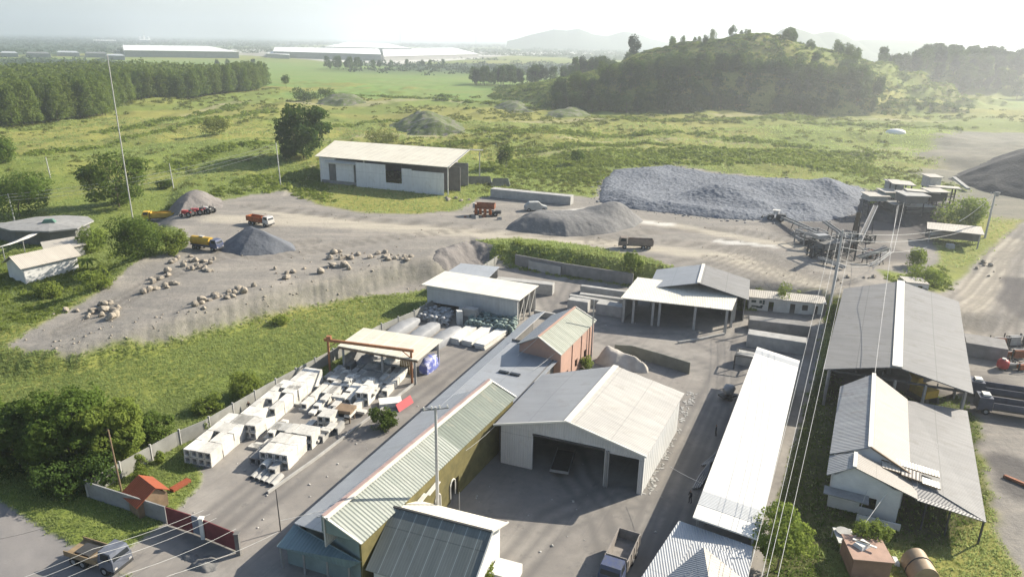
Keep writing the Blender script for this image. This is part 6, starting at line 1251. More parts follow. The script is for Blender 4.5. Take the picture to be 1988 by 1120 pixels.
for (px, py, z, sx, sy) in ((1750, 356, 12.5, 6.5, 4.5), (1790, 372, 11.5, 9, 2.4), (1832, 364, 11.5, 9, 2.2)): p = ctop(px, py, z); MB().box(p, (sx, sy, .25), -.1, 1, (.1, .05)).build('roof', m_tan, w); frame_tower(Vector((p.x, p.y, HZ(p.x, p.y))), sx*.7, sy*.7, z-HZ(p.x, p.y)-.2, w, 3, m_dkmetal)
heap('earth_bank', 'dark earth bank under the crusher plant at the end of the stone pile', 'bank', [(1655, 404), (1690, 424), (1760, 436), (1830, 430), (1850, 405), (1830, 385), (1740, 378), (1670, 382)], 4, 3.4, m_earth, .9, .4, .4, [], 103, .3)
def conveyor(label, a, b, wd=1.1, trestles=2):
    w = thing('conveyor', label, 'conveyor', V3(a, HZ(a.x, a.y))); d = (b-a).normalized(); sx = Vector((d.y, -d.x, 0)).normalized()
    MB().bar(a, b, wd, .12).build('belt', m_walldark, w)
    for s_ in (-1, 1): MB().bar(a+sx*s_*wd*.6+Vector((0, 0, .05)), b+sx*s_*wd*.6+Vector((0, 0, .05)), .14, .5).build('side_rail', m_steel, w)
    for k in range(trestles):
        p = a.lerp(b, (k+.6)/(trestles+.3)); g = HZ(p.x, p.y)
        for s_ in (-1, 1): MB().bar(Vector((p.x, p.y, p.z))+sx*s_*wd*.6, Vector((p.x, p.y, g-.3))+sx*s_*wd*1.1, .16).build('leg', m_dkmetal, w)
    return w
conveyor('long conveyor rising from the wheel loader towards the central power pole', G(1520, 422, 5.2), G(1628, 470, 6.5)); conveyor('second conveyor just below the long one', G(1566, 452, 7.5), G(1634, 478, 5.5)); conveyor('steep pale conveyor on the right of the central pole', G(1668, 412, 15), G(1660, 448, 8), .8); conveyor('short conveyor angled to the right of the central pole', G(1675, 458, 8), G(1640, 478, 5), .8); conveyor('thin conveyor left of the steep pale one', G(1632, 476, 5), G(1662, 452, 8), .8)
conveyor('low curved belt conveyor beside the grass bed', G(1725, 490, 4.5), G(1690, 520, 3.0), .8, 1)
w = thing('screen_frame', 'dark machine frame full of pipes below the central power pole', 'machine', at(1610, 500)); c = at(1612, 500); frame_tower(c, 9, 5, 4, w, 2, m_dkmetal, .3); MB().box(c+Vector((0, 0, 2.4)), (7, 3.6, 1.2), .3).build('screen_box', m_walldark, w); MB().box(c+Vector((-2, 2, 4.1)), (3, 2, .8), .3).build('hopper', m_steel, w)
w = thing('generator_frame', 'dark cluttered machinery under the conveyors left of the pole', 'machine', at(1570, 470)); c = at(1572, 474); frame_tower(c, 6, 4, 3.4, w, 2, m_steel, .2); MB().box(c, (4, 2.6, 2.0), .2).build('engine', m_dkmetal, w)
r_ = random.Random(31)
for k in range(9):
    p = at(1560+k*17+r_.uniform(-8, 8), 470+r_.uniform(-18, 40)); w = thing('scrap_machinery', 'piece of dark scrap machinery strewn in the pit around the conveyors', 'machinery', p, 0, 'scrap machinery round the conveyors')
    frame_tower(p, r_.uniform(1.6, 4), r_.uniform(1.2, 2.6), r_.uniform(.8, 2.6), w, 1, (m_steel, m_dkmetal)[k % 2], r_.uniform(0, 3)); MB().box(p+Vector((0, 0, .3)), (r_.uniform(1, 3), r_.uniform(.8, 1.6), r_.uniform(.5, 1.4)), r_.uniform(0, 3), .85).build('body', (m_dkmetal, m_walldark, m_rust)[k % 3], w)
    for q_ in range(3): MB().tube([p+Vector((r_.uniform(-1, 1), r_.uniform(-1, 1), r_.uniform(.2, 1))), p+Vector((r_.uniform(-4, 4), r_.uniform(-2, 2), r_.uniform(.3, 3.2)))], .1, 6).build('pipe', (m_steel, m_conc)[q_ % 2], w)
for (a, b, za, zb_, lab) in (((1600, 430), (1650, 466), 7, 5, 'conveyor between the first conveyor and the steep one'), ((1590, 500), (1640, 520), 5.2, 4.4, 'short low conveyor below the central pole'), ((1700, 400), (1668, 470), 9, 5.5, 'dark conveyor running down from the crusher plant'), ((1665, 500), (1725, 482), 4.8, 6.5, 'low conveyor rising right of the central pole')): conveyor(lab, G(*a, za), G(*b, zb_), .8)
w = thing('tin_roof_shelter', 'long low tin roofed shelter on posts beside the right hand pole', 'shelter', at(1850, 470)); q = (G(1800, 444, 6.0), G(1912, 456, 6.0), G(1905, 440, 6.5), G(1800, 431, 6.5))
MB().slab(q, .15).build('roof', m_tan, w); [MB().bar(V3(p, HZ(p.x, p.y)-.3), V3(p, 6.0), .25).build('post', m_steel, w) for p in inset(q, 1.0)]; MB().slab((G(1806, 456, 4.8), G(1845, 453, 4.8), G(1850, 446, 5.4), G(1812, 447, 5.4)), .12).build('awning', m_tan, w); MB().wall(V3(q[3].lerp(q[0], .3)), V3(q[2].lerp(q[1], .3)), 3, 5.6, .2).build('rear_wall', m_walldark, w)
w = thing('white_cabin', 'small pale cabin with dark openings behind the grey hall', 'cabin', at(1785, 556)); a0, a1 = G(1757, 556, 3), G(1802, 560, 3); holewall(MB(), a0, a1, 1, 4.0, [(.3, .42, .6, 2.4), (.55, .75, 1.2, 2.4)], .2).build('wall', m_concw, w); n_ = Vector((0, 3, 0)); MB().slab((V3(a0-n_*.1, 4.02), V3(a1-n_*.1, 4.02), V3(a1+n_, 4.3), V3(a0+n_, 4.3)), .12).build('roof', m_tan, w); [MB().wall(p, p+n_, 1, 3.9, .15).build('wall', m_wallgrey, w) for p in (a0, a1)]
for px, py, lab in ((1845, 480, 'pale boulder like crate below the tin roofed shelter'),): block('pale_crate', lab, 'crate', ((px-6, py+4), (px+8, py+5)), 2, 1.2, m_conc, 1.6)
tag(MB().dome(GT(1738, 262)+Vector((0, 0, 1)), 5.5, 3, 2.2, 14, 6).build('white_dome', m_farwhite), 'small gleaming white domed cover in the green scrub on the right', 'cover')
p = GT(1905, 350); 
tag(MB().bar(G(1852, 345, 6), G(1880, 367, 5), 1.2, .6).build('pale_beam', m_conc), 'long pale beam lying at the foot of the dark spoil heap', 'beam')

# ================================================================ POLES AND WIRES
m_pole = mat('pale_pole', (.52, .51, .48), .2, 1, .7, .1); m_wire = mat('pale_cable', (.55, .55, .52), .1, 1, .5, .02); m_wired = mat('dark_cable', (.05, .05, .05), .1, 1, .5, .02)
def pole(name, label, base, top, r=.16, m=None, arm=None, cat='pole'):
    base = Vector(base); top = Vector(top); w = thing(name, label, cat, base); MB().tube([base-Vector((0, 0, .4)), top], [r*1.25, r*.8], 10).build('shaft', m or m_pole, w)
    if arm:
        ln, ang, zz = arm; d = Vector((math.cos(ang), math.sin(ang), 0)); c = base.lerp(top, zz); MB().bar(c-d*ln/2, c+d*ln/2, .12).build('crossarm', m_steel, w)
        for k in (-.45, -.15, .15, .45): p = c+d*ln*k; MB().tube([p+Vector((0, 0, .05)), p+Vector((0, 0, .35))], .07, 6).build('insulator', m_concw, w)
    return w
def zat(px, py_top, base):
    """height so that a vertical pole on base reaches photo row py_top"""
    d = ray(px, py_top); k = math.hypot(base.x, base.y)/math.hypot(d[0], d[1]); return CAM_Z+d[2]*k
b = G(884, 1000, 0); b = G(851, 1046, 0); zt = zat(838, 790, b); P1T = Vector((b.x, b.y, zt)); pole('utility_pole', 'tall pale power pole with a crossarm against the ochre workshop wall', b, P1T, .17, None, (2.6, .25, .985))
c = P1T-Vector((0, 0, .3)); tag(MB().tube([c, c+Vector((-1.0, -.1, .25)), c+Vector((-1.5, -.2, .1))], .06, 6).build('street_lamp_arm', m_steel), 'small lamp arm at the top of the pale pole by the workshop', 'lamp')
b2 = GT(1612, 590); b2 = G(1611, 598, 1.5); P2T = Vector((b2.x, b2.y, zat(1636, 446, b2))); pole('utility_pole', 'central pale power pole where the bundle of cables meets', b2, P2T, .22, None, (3.6, -.35, .93))
b3 = GT(1912, 462); P3T = Vector((b3.x, b3.y, zat(1929, 372, b3))); w = pole('utility_pole', 'pale power pole with a transformer at the right beside the shelter', b3, P3T, .22, None, (3.0, .2, .96)); MB().tube([P3T+Vector((.6, 0, -1.2)), P3T+Vector((.6, 0, -.1))], .42, 10).build('transformer', m_steel, w)
b4 = GT(258, 427); pole('radio_mast', 'very tall thin leaning mast by the bushes on the left', b4, Vector((G(208, 108, 0).x, 0, 0)) if False else (lambda d, k: Vector((d[0]*k, d[1]*k, CAM_Z+d[2]*k)))(ray(208, 107), (b4.y-1.5)/ray(208, 107)[1]), .14, m_pole, None, 'mast')
for (bx, by, tx, ty, lab) in ((29, 431, 20, 376, 'short pale pole at the left edge behind the round grey roof'), (337, 366, 331, 318, 'thin pale pole in the scrub between mast and round tree'), (545, 360, 539, 278, 'pale pole at the left end of the quarry shed'), (98, 345, 93, 305, 'tiny pale pole in the scrub at the far left')):
    b = GT(bx, by); pole('utility_pole', lab, b, (b.x-.3, b.y, zat(tx, ty, b)), .16)
b = G(236, 953, 0); pole('utility_pole', 'thin brown leaning pole beside the vine covered trees', b, (b.x-.6, b.y+.6, zat(219, 838, b)), .1, m_wood); b = G(545, 1030, 0); pole('utility_pole', 'thin dark pole beside the workshop porch', b, (b.x-.1, b.y+.1, zat(538, 950, b)), .055, m_dkmetal)
b = G(1147, 700, 0); pole('utility_pole', 'slim grey pole at the corner of the salmon building', b, (b.x, b.y, zat(1153, 582, b)), .12, m_steel); b = G(892, 1002, 0); pole('guy_post', 'short thin post in front of the ochre wall', b, (b.x, b.y, zat(882, 955, b)), .06, m_steel)
def cable(label, pts, sag, r=.035, m=None, group=None):
    out = []
    for a, b in zip(pts[:-1], pts[1:]):
        a = Vector(a); b = Vector(b); n = 14
        for k in range(n+1): t_ = k/n; p = a.lerp(b, t_); p.z -= sag*4*t_*(1-t_); out.append(p)
    return tag(MB().tube(out, r*.75, 5, False).build('power_cable', m or m_wire), label, 'cable', group)
adir = Vector((math.cos(-.35), math.sin(-.35), 0)); arms = [P2T+adir*k-Vector((0, 0, .7)) for k in (-1.7, -.6, .6, 1.7)]
labs = ['leftmost', 'second from left', 'third from left', 'rightmost']
for k, ((ex, ey, ez)) in enumerate(((1440, 1165, 9.0), (1468, 1165, 8.6), (1478, 1165, 8.6), (1500, 1165, 8.6))):
    cable('%s of four pale cables running between white roofed shed and grey hall' % labs[k], [arms[k], G(ex, ey, ez)], 2.2, .03)
for k, (pxy, z_) in enumerate((((1860, 440), 9), ((1862, 452), 8.4), ((1800, 480), 6.5))):
    cable('%s of the cables strung from the central pole to the shelter' % ('upper', 'middle', 'lower')[k], [P2T-Vector((0, 0, .5+k*1.4)), G(*pxy, z_)], 1.2, .05)
cable('cable from the transformer pole down to the shelter roof', [P3T-Vector((.5, 0, .8)), G(1862, 430, 9)], .6, .05)
cable('long cable sagging from the crusher plant to the central pole', [G(1745, 398, 12), G(1726, 490, 7.0), P2T-Vector((-.3, 0, 5.5))], 2.0, .05); cable('second cable hanging from the crusher plant beside the first', [G(1755, 394, 12), G(1735, 488, 7.0), P2T-Vector((-.3, 0, 6.5))], 2.0, .05); cable('cable from the crusher plant over the roof of the grey hall', [G(1742, 400, 12), G(1722, 545, 10.5), G(1698, 730, 8.5)], .6, .05, m_steel)
lp = [G(20, 378, zat(20, 378, GT(29, 431))-.0) if False else None]
bl = GT(29, 431); tl_ = Vector((bl.x-.3, bl.y, zat(20, 376, bl))); br_ = GT(545, 360); tr_ = Vector((br_.x-.3, br_.y, zat(539, 278, br_))); tm = GT(337, 366)
for k in range(3): cable('%s of three cables between the left edge pole and the quarry shed pole' % ('topmost', 'middle', 'lowest')[k], [tl_+Vector((-40, -14, 1-k*.6)), tl_-Vector((0, 0, .2+k*.8)), tr_-Vector((0, 0, .3+k*.9))], 2.0+.3*k, .05)
for k, ((ax_, ay_), (bx_, by_)) in enumerate((((395, 990), (180, 1065)), ((408, 997), (190, 1075)), ((420, 1005), (200, 1090)), ((458, 1026), (250, 1112)), ((540, 1032), (330, 1116)))):
    cable('%s pale wire slanting over the gates and the roadside' % ('first (topmost)', 'second', 'third', 'fourth', 'fifth (lowest)')[k], [G(ax_, ay_, 3.2-.1*k), G(bx_, by_, 6.0), G(bx_-300, by_+110, 7.0)], .3, .022)
cable('wire from the workshop porch pole running along the ochre wall to the warehouse', [G(545, 1010, 5), G(845, 905, 5.5), G(965, 822, 5.6)], .7, .03); cable('thin dark wire over the road at the left', [G(-40, 1052, 5), G(105, 1018, 5)], .2, .02, m_wired)
cable('wire across the lane between the warehouse and the white roofed shed', [G(1300, 905, 3.5), G(1364, 938, 4.9)], .1, .025); cable('guy wire from the brown container up to the veranda roof', [G(1650, 1055, 2.2), G(1722, 955, 3.8)], .1, .04)
cable('guy wire in front of the white house wall', [G(1661, 1012, .5), G(1684, 950, 4)], .05, .04); cable('left ridge stay of the salmon building', [G(1005, 690, 5.4), G(1045, 655, 8.2)], .1, .04); cable('right ridge stay over the low roof of the workshop', [G(1035, 718, 5.2), G(1079, 684, 6)], .1, .04)
# ================================================================ VEGETATION
def leafmat(name, a, b, trans=.38, rough=.7):
    t = NT(name); at_ = t.new('ShaderNodeAttribute'); at_.attribute_name = 'tint'; sp = t.new('ShaderNodeSeparateColor'); t.link(at_.outputs['Color'], sp.inputs[0])
    oi = t.new('ShaderNodeObjectInfo'); col = t.mix(sp.outputs[0], a, b); col = t.mix(t.math('MULTIPLY', oi.outputs['Random'], .55), col, (a[0]*1.25, a[1]*.85, a[2]*.9))
    n = t.noise(t.geo(), .05, 3); col = t.mix(t.math('MULTIPLY', t.ramp(n, .4, .65), .3), col, tuple(min(1, c*1.4) for c in b))
    d = t.new('ShaderNodeBsdfDiffuse'); tr = t.new('ShaderNodeBsdfTranslucent'); t.link(col, d.inputs[0])
    t.link(t.mix(.5, col, tuple(min(1, c*1.9) for c in b)), tr.inputs[0]); mx = t.new('ShaderNodeMixShader'); mx.inputs[0].default_value = trans
    t.link(d.outputs[0], mx.inputs[1]); t.link(tr.outputs[0], mx.inputs[2]); t.link(mx.outputs[0], t.n['Material Output'].inputs[0]); t.n.remove(t.b); return t.m
l_dark = leafmat('dark_tree_leaves', (.036, .07, .019), (.08, .125, .03)); l_mid = leafmat('tree_leaves', (.06, .10, .022), (.12, .175, .036))
l_bright = leafmat('bright_bush_leaves', (.10, .155, .03), (.22, .27, .06)); l_scrub = leafmat('scrub_leaves', (.09, .125, .034), (.20, .22, .06))
l_grass = leafmat('grass_blades', (.155, .225, .07), (.31, .37, .14), .5); l_far = leafmat('far_leaves', (.03, .052, .026), (.055, .08, .035), .25)
m_bark = mat('bark', (.16, .125, .09), .3, 1.5, .9, .3)
def rdir(n, g):
    v = g.normal(size=(n, 3)); return v/np.linalg.norm(v, axis=1)[:, None]
def leaf_quads(P_, N_, size, g, asp=.7):
    """one leaf-sized quad per point, facing roughly along N_"""
    n = len(P_); N_ = N_+.75*rdir(n, g); N_ /= np.linalg.norm(N_, axis=1)[:, None]
    A = np.cross(N_, rdir(n, g)); A /= np.linalg.norm(A, axis=1)[:, None]+1e-9; B = np.cross(N_, A); s = (size*g.uniform(.6, 1.25, n))[:, None]
    V_ = np.stack([P_-A*s*.5-B*s*asp*.2, P_+B*s*asp*.5, P_+A*s*.5-B*s*asp*.1, P_-B*s*asp*.55], 1).reshape(-1, 3)
    F_ = np.arange(4*n).reshape(n, 4); return V_, F_
def lobes_full(h, w_, seed, n=16):
    g = random.Random(seed); out = [(0, 0, h*.46, w_*.40, w_*.40, h*.44)]
    for _ in range(n): a = g.uniform(0, 6.28); u = g.uniform(.12, .9); r_ = w_*.36*math.sin(math.pi*min(.95, max(.12, u*.85+.1)))**.6; out.append((r_*math.cos(a), r_*math.sin(a), h*u, w_*g.uniform(.13, .2), w_*g.uniform(.13, .2), h*g.uniform(.09, .15)))
    return out
def crown_pts(n, lobes, g, shell=.7):
    """points in the outer part of a set of lobes (cx, cy, cz, rx, ry, rz)"""
    L = np.array(lobes); w = (L[:, 3]*L[:, 5]); k = g.choice(len(L), n, p=w/w.sum()); d = rdir(n, g); r = shell+(1-shell)*g.random(n)**.6; r = r*(1+.16*np.sin(d[:, 0]*7+k)+.12*np.sin(d[:, 2]*9+k*2))
    return L[k, :3]+d*L[k, 3:6]*r[:, None], d, k
def make_crown(lobes, n, size, seed, droop=0.0):
    g = np.random.default_rng(seed); P_, N_, k = crown_pts(n, lobes, g); N_ = N_.copy(); N_[:, 2] += .25
    # gaps: leaves drop out where a coarse noise is low
    m = vnoise(P_[:, 0]/(size*3.2)+P_[:, 2]*.13, P_[:, 1]/(size*3.2)+P_[:, 2]/(size*3.5), seed) > .22; P_, N_, k = P_[m], N_[m], k[m]
    V_, F_ = leaf_quads(P_, N_, size, g); t_ = np.clip(g.random(len(P_))*.6+((k*37) % 11)/11*.4, 0, 1); T = np.repeat(t_, 4); return V_, F_, np.stack([T, T, T, T*0+1], 1)
def mesh_only(o): me = o.data; bpy.data.objects.remove(o); return me
def lobes_round(h, w_, seed, n=9, base=.25):
    g = random.Random(seed); out = [(0, 0, h*(base+1)/2, w_*.36, w_*.36, h*(1-base)*.42)]
    for _ in range(n):
        a = g.uniform(0, 6.28); u = g.uniform(base+.12, .86); rr_ = w_*.30*math.sin(math.pi*min(1, max(.05, (u-base+.25)/(1.25-base))))**.7; out.append((rr_*math.cos(a), rr_*math.sin(a), h*u, w_*g.uniform(.15, .24), w_*g.uniform(.15, .24), h*g.uniform(.10, .16)))
    return out
def lobes_tall(h, w_, seed, n=10):
    g = random.Random(seed); return [(g.uniform(-.12, .12)*w_, g.uniform(-.12, .12)*w_, h*(.16+.74*k/(n-1)), w_*(.5-.27*(k/(n-1))**2)*g.uniform(.8, 1.15), w_*(.5-.27*(k/(n-1))**2)*g.uniform(.8, 1.15), h*.085) for k in range(n)]
def lobes_bush(h, w_, seed, n=8):
    g = random.Random(seed); out = [(0, 0, h*.38, w_*.40, w_*.40, h*.40)]
    for _ in range(n): a = g.uniform(0, 6.28); r_ = w_*g.uniform(.12, .34); out.append((r_*math.cos(a), r_*math.sin(a), h*g.uniform(.22, .72), w_*g.uniform(.14, .25), w_*g.uniform(.14, .25), h*g.uniform(.16, .28)))
    return out
def trunk_mesh(h, r, seed, limbs=5, top=.75, spread=.22):
    g = random.Random(seed); mb = MB(); pts = [(g.uniform(-.02, .02)*h*k, g.uniform(-.02, .02)*h*k, h*top*k/4-(.4 if k == 0 else 0)) for k in range(5)]; mb.tube(pts, [r*(1-.19*k) for k in range(5)], 7)
    for k in range(limbs): a = g.uniform(0, 6.28); z0 = h*g.uniform(.25, .6); mb.tube([(0, 0, z0), (math.cos(a)*h*spread*.5, math.sin(a)*h*spread*.5, z0+h*.10), (math.cos(a)*h*spread, math.sin(a)*h*spread, z0+h*.2)], [r*.4, r*.28, r*.12], 5)
    return mb
class Plant:
    def __init__(s, name, lobes, n, size, lm, seed, h, r=.2, trunk=True, top=.75):
        V_, F_, T = make_crown(lobes, n, size, seed); s.crown = mesh_only(big_mesh('crown', V_, F_, lm, False, {'tint': T})); s.name = name; s.h = h
        s.trunk = mesh_only(trunk_mesh(h, r, seed, top=top).build('trunk', m_bark, None, False)) if trunk else None
    def put(s, p, label, cat, group=None, sc_=1.0, rz=None, sz=None):
        t = thing(s.name, label, cat, p, random.uniform(0, 6.28) if rz is None else rz, group); t.scale = (sc_, sc_, sc_*(sz or 1))
        for nm, me in (('crown', s.crown), ('trunk', s.trunk)):
            if me: o = bpy.data.objects.new(nm, me); COL.objects.link(o); o.parent = t
        return t
def fit(plant_h, px, py_base, py_top):
    """scale so that a plant standing at the photo's (px, py_base) reaches row py_top"""
    b = GT(px, py_base); return b, max(.2, (zat(px, py_top, b)-b.z)/plant_h)

# --- plantation on the left
l_plant = leafmat('plantation_leaves', (.075, .115, .03), (.14, .19, .045))
PL = [Plant('plantation_tree', lobes_tall(20, 9, k), 2300, .85, l_plant, 100+k, 20, .22, top=.9) for k in range(4)]
POLY = PX([(-160, 266), (-40, 258), (14, 254), (118, 241), (211, 231), (240, 212), (262, 200), (371, 196), (493, 184), (518, 172), (512, 155), (400, 152), (240, 154), (-160, 160)], 3)
g_ = np.random.default_rng(3); gx, gy = np.meshgrid(np.arange(-420, -120, 6.0), np.arange(350, 720, 6.4)); X = gx.ravel()+g_.uniform(-1.6, 1.6, gx.size); Y = gy.ravel()+g_.uniform(-1.6, 1.6, gx.size)
d = -sdf(POLY, X, Y); ok = (d > 0) & (X/Y > -.76); X, Y, d = X[ok], Y[ok], d[ok]; order = np.argsort(np.where(d < 26, d*.4, d))[:295]
for i in order: PL[int(i) % 4].put(Vector((X[i], Y[i], HZ(X[i], Y[i]))), 'slender green tree in the dense plantation on the left of the plain', 'tree', 'plantation trees', float(g_.uniform(.92, 1.16)))
rest = np.argsort(np.where(d < 26, d*.4, d))[295:]
def tallclump(px_, py_, pz, g, q=46):
    n = len(px_); dd = rdir(n*q, g); h = np.repeat(g.uniform(17, 22, n), q); P_ = np.repeat(np.stack([px_, py_, pz], 1), q, 0); P_ = P_+dd*np.stack([h*.2, h*.2, h*.40], 1)*g.uniform(.8, 1.05, (n*q, 1)); P_[:, 2] += h*.55
    V_, F_ = leaf_quads(P_, dd, h*.11, g); T = np.repeat(np.clip(np.repeat(g.uniform(0, .7, n), q)+g.uniform(-.2, .3, n*q), 0, 1), 4); return V_, F_, np.stack([T, T, T, T*0+1], 1)
if len(rest):
    gx_ = np.concatenate([X[rest]+g_.uniform(-3, 3, len(rest)) for _ in (0, 1)]); gy_ = np.concatenate([Y[rest]+g_.uniform(-3, 3, len(rest)) for _ in (0, 1)]); V_, F_, T_ = tallclump(gx_, gy_, hfun(gx_, gy_), g_); tag(big_mesh('plantation_woods', V_, F_, l_plant, False, {'tint': T_}), kind='stuff')
# --- trees on and around the hill
HT = [Plant('hill_tree', lobes_round(11, 9.5, 20+k, 11, .02), 1300, .8, (l_dark, l_mid, l_dark)[k % 3], 200+k, 11, .22) for k in range(4)]
g_ = np.random.default_rng(8)
def hill_spot(px, t_): 
    a = (px-985)/1450; y = 506+t_+26*float(sstep(.40, .60, np.array([a]))[0]); return Vector((a*y, y, HZ(a*y, y)))
for k in range(230):
    px = g_.uniform(1062, 1695); t_ = g_.uniform(-3, 26); p = hill_spot(px, t_); wgt = 1-.55*(abs(px-1600) < 25)
    if g_.random() < wgt: HT[k % 4].put(p-Vector((0, 0, .5)), 'dark leafy tree covering the shaded quarry face of the hill', 'tree', 'trees on the hill face', float(g_.uniform(.7, 1.35)))
for k in range(60):
    px = float(g_.choice([g_.normal(1415, 18), g_.normal(1510, 16), g_.normal(1300, 22), g_.normal(1625, 24), g_.normal(1560, 40)])); t_ = g_.uniform(80, 125) if k % 2 else g_.uniform(30, 60); HT[k % 4].put(hill_spot(px, t_)-Vector((0, 0, .4)), 'small tree growing on the upper slope or skyline of the hill', 'tree', 'trees on top of the hill', float(g_.uniform(.45, 1.0)), None, 1.1)
RT = [Plant('row_tree', lobes_round(20, 12, 40+k, 10, .1), 1300, 1.35, (l_dark, l_far)[k % 2], 240+k, 20, .3) for k in range(3)]
for k in range(52):
    t_ = g_.random(); px = lerp(902, 1215, t_); yb = lerp(790, 640, t_)+g_.uniform(0, 60); a = (px-985)/1450; p = Vector((a*yb, yb, HZ(a*yb, yb))); RT[k % 3].put(p, 'dark tree in the row left of the hill', 'tree', 'tree row beside the hill', float(g_.uniform(.75, 1.1)))
for k in range(250):
    px = g_.uniform(1670, 2080); yb = g_.uniform(685, 850); a = (px-985)/1450; p = Vector((a*yb, yb, HZ(a*yb, yb))); RT[k % 3].put(p-Vector((0, 0, .5)), 'hazy dark tree in the wood on the right horizon', 'tree', 'wood on the right horizon', float(g_.uniform(.65, 1.15)))
for k in range(16):
    px = g_.uniform(612, 690); yb = g_.uniform(1150, 1260); a = (px-985)/1450; p = Vector((a*yb, yb, HZ(a*yb, yb))); RT[k % 3].put(p, 'dark tree in the small copse in front of the far white factories', 'tree', 'copse before the factories', float(g_.uniform(.7, 1.1)))
for k, (px, yb) in enumerate(((710, 1200), (722, 1210), (745, 1240), (775, 1300), (806, 1290), (820, 1330), (845, 1350), (410, 1100), (430, 1130), (480, 1150))): a = (px-985)/1450; RT[k % 3].put(Vector((a*yb, yb, HZ(a*yb, yb))), 'lone dark tree dotted on the plain before the far white factories', 'tree', 'lone trees on the plain', .75)
# --- single trees and bushes
def single(name, label, px, pyb, pyt, wpx, lm, n, size, kind='bush', cat='bush', seed=1, trunk=True):
    b = GT(px, pyb); h = zat(px, pyt, b)-b.z; wd = wpx*math.hypot(b.y, b.z-CAM_Z)/1400*1.0
    lob = {'bush': lobes_bush, 'round': lobes_round, 'full': lobes_full, 'tall': lobes_tall}[kind](h, wd, seed); return Plant(name, lob, n, size, lm, seed+500, h, max(.08, h*.014), trunk, .6 if kind == 'bush' else .75).put(b, label, cat, None, 1.0, 0)
single('round_tree', 'large round topped dark tree at the left end of the quarry shed', 590, 308, 196, 106, l_dark, 9000, 1.0, 'full', 'tree', 1)
single('vine_covered_tree', 'tallest vine covered tree mound at the lower left beside the perimeter wall', 140, 905, 752, 165, l_mid, 34000, .34, 'full', 'tree', 2)
single('vine_covered_tree', 'vine covered tree mound pressed against the perimeter wall', 222, 905, 772, 120, l_bright, 26000, .31, 'full', 'tree', 3)
single('vine_covered_tree', 'dark vine covered tree mound at the left edge above the road', 40, 912, 790, 150, l_dark, 22000, .36, 'full', 'tree', 4)
single('vine_covered_tree', 'low leafy mound in front of the vine covered trees', 150, 945, 868, 150, l_dark, 9000, .34, 'bush', 'tree', 5)
single('vine_covered_tree', 'leafy mound at the left border between the dark tree and the field', -12, 900, 770, 90, l_mid, 8000, .42, 'full', 'tree', 55)
single('leafy_bush', 'leafy bush outside the perimeter wall right of the vine covered trees', 305, 850, 800, 75, l_mid, 5000, .3, 'bush', 'bush', 6)
single('leafy_bush', 'tall weeds and bush against the outside of the wall near the gantry', 480, 770, 712, 80, l_bright, 5000, .28, 'bush', 'bush', 7)
single('leafy_bush', 'weedy bush outside the wall between the two largest white stacks', 400, 800, 765, 60, l_bright, 3000, .28, 'bush', 'bush', 77)
single('round_bush', 'round dark clipped bush beside the leaning red board', 745, 832, 785, 62, l_mid, 4500, .26, 'bush', 'bush', 8)
single('vine_covered_tree', 'pale green vine covered tree behind the double shed', 1225, 542, 486, 44, l_bright, 3500, .35, 'round', 'tree', 9)
single('feathery_tree', 'feathery light green tree at the lower end of the white roofed shed', 1508, 1105, 985, 125, l_bright, 6500, .30, 'round', 'tree', 10)
single('leafy_bush', 'leafy bush behind the sink table at the lower right', 1684, 1072, 1005, 70, l_bright, 4000, .28, 'bush', 'bush', 11)
single('leafy_bush', 'wide bush in the scrub in front of the large gravel mound', 742, 282, 244, 75, l_scrub, 2600, .6, 'bush', 'bush', 12)
single('small_tree', 'small airy tree in the scrub behind the camouflage tents', 982, 330, 278, 38, l_mid, 1500, .6, 'round', 'tree', 13)
single('small_tree', 'low tree in the scrub above the long precast slab', 1120, 322, 290, 32, l_mid, 1200, .6, 'round', 'tree', 14)
single('leafy_bush', 'biggest rounded bush between the mast and the blue tanker truck', 268, 500, 408, 118, l_mid, 9000, .42, 'bush', 'bush', 15)
single('leafy_bush', 'bright bush left of the biggest rounded bush', 182, 487, 430, 66, l_bright, 4500, .4, 'bush', 'bush', 16)
single('leafy_bush', 'bright bush right of the biggest rounded bush', 338, 492, 440, 55, l_bright, 4200, .38, 'bush', 'bush', 17)
single('broad_tree', 'broad dark tree crossed by the cables left of the mast', 232, 402, 283, 125, l_mid, 9000, .7, 'full', 'tree', 18)
single('broad_tree', 'big bushy tree at the left edge under the cables', 40, 420, 312, 140, l_mid, 8000, .6, 'bush', 'tree', 19)
single('broad_tree', 'bushy tree crown cut by the left edge below the plantation', -5, 318, 256, 80, l_mid, 3500, .7, 'bush', 'tree', 20)
single('leafy_bush', 'scrub bush left of the round topped tree', 418, 262, 224, 62, l_scrub, 2500, .7, 'bush', 'bush', 21)
single('leafy_bush', 'small dark bush by the thin pale pole', 320, 366, 345, 34, l_mid, 1500, .45, 'bush', 'bush', 22)
single('small_tree', 'lone small tree in front of the green fields right of the plantation', 556, 172, 144, 22, l_mid, 900, 1.0, 'round', 'tree', 23)
single('leafy_bush', 'dark bush cluster behind the round topped tree', 595, 195, 168, 60, l_dark, 1800, 1.0, 'bush', 'bush', 24)
single('leafy_bush', 'bush on the skyline of the low mound right of the round topped tree', 632, 190, 168, 40, l_mid, 1200, 1.0, 'bush', 'bush', 25)
single('leafy_bush', 'hazy green bush behind the tin roofed shelter', 1862, 440, 368, 110, l_bright, 5000, .6, 'bush', 'bush', 26)
single('leafy_bush', 'low bush among the cables in front of the tin roofed shelter', 1778, 520, 475, 45, l_bright, 2200, .42, 'bush', 'bush', 27)
single('leafy_bush', 'tangled bush behind the ridge of the grey hall', 1795, 552, 515, 90, l_bright, 3500, .38, 'bush', 'bush', 28)
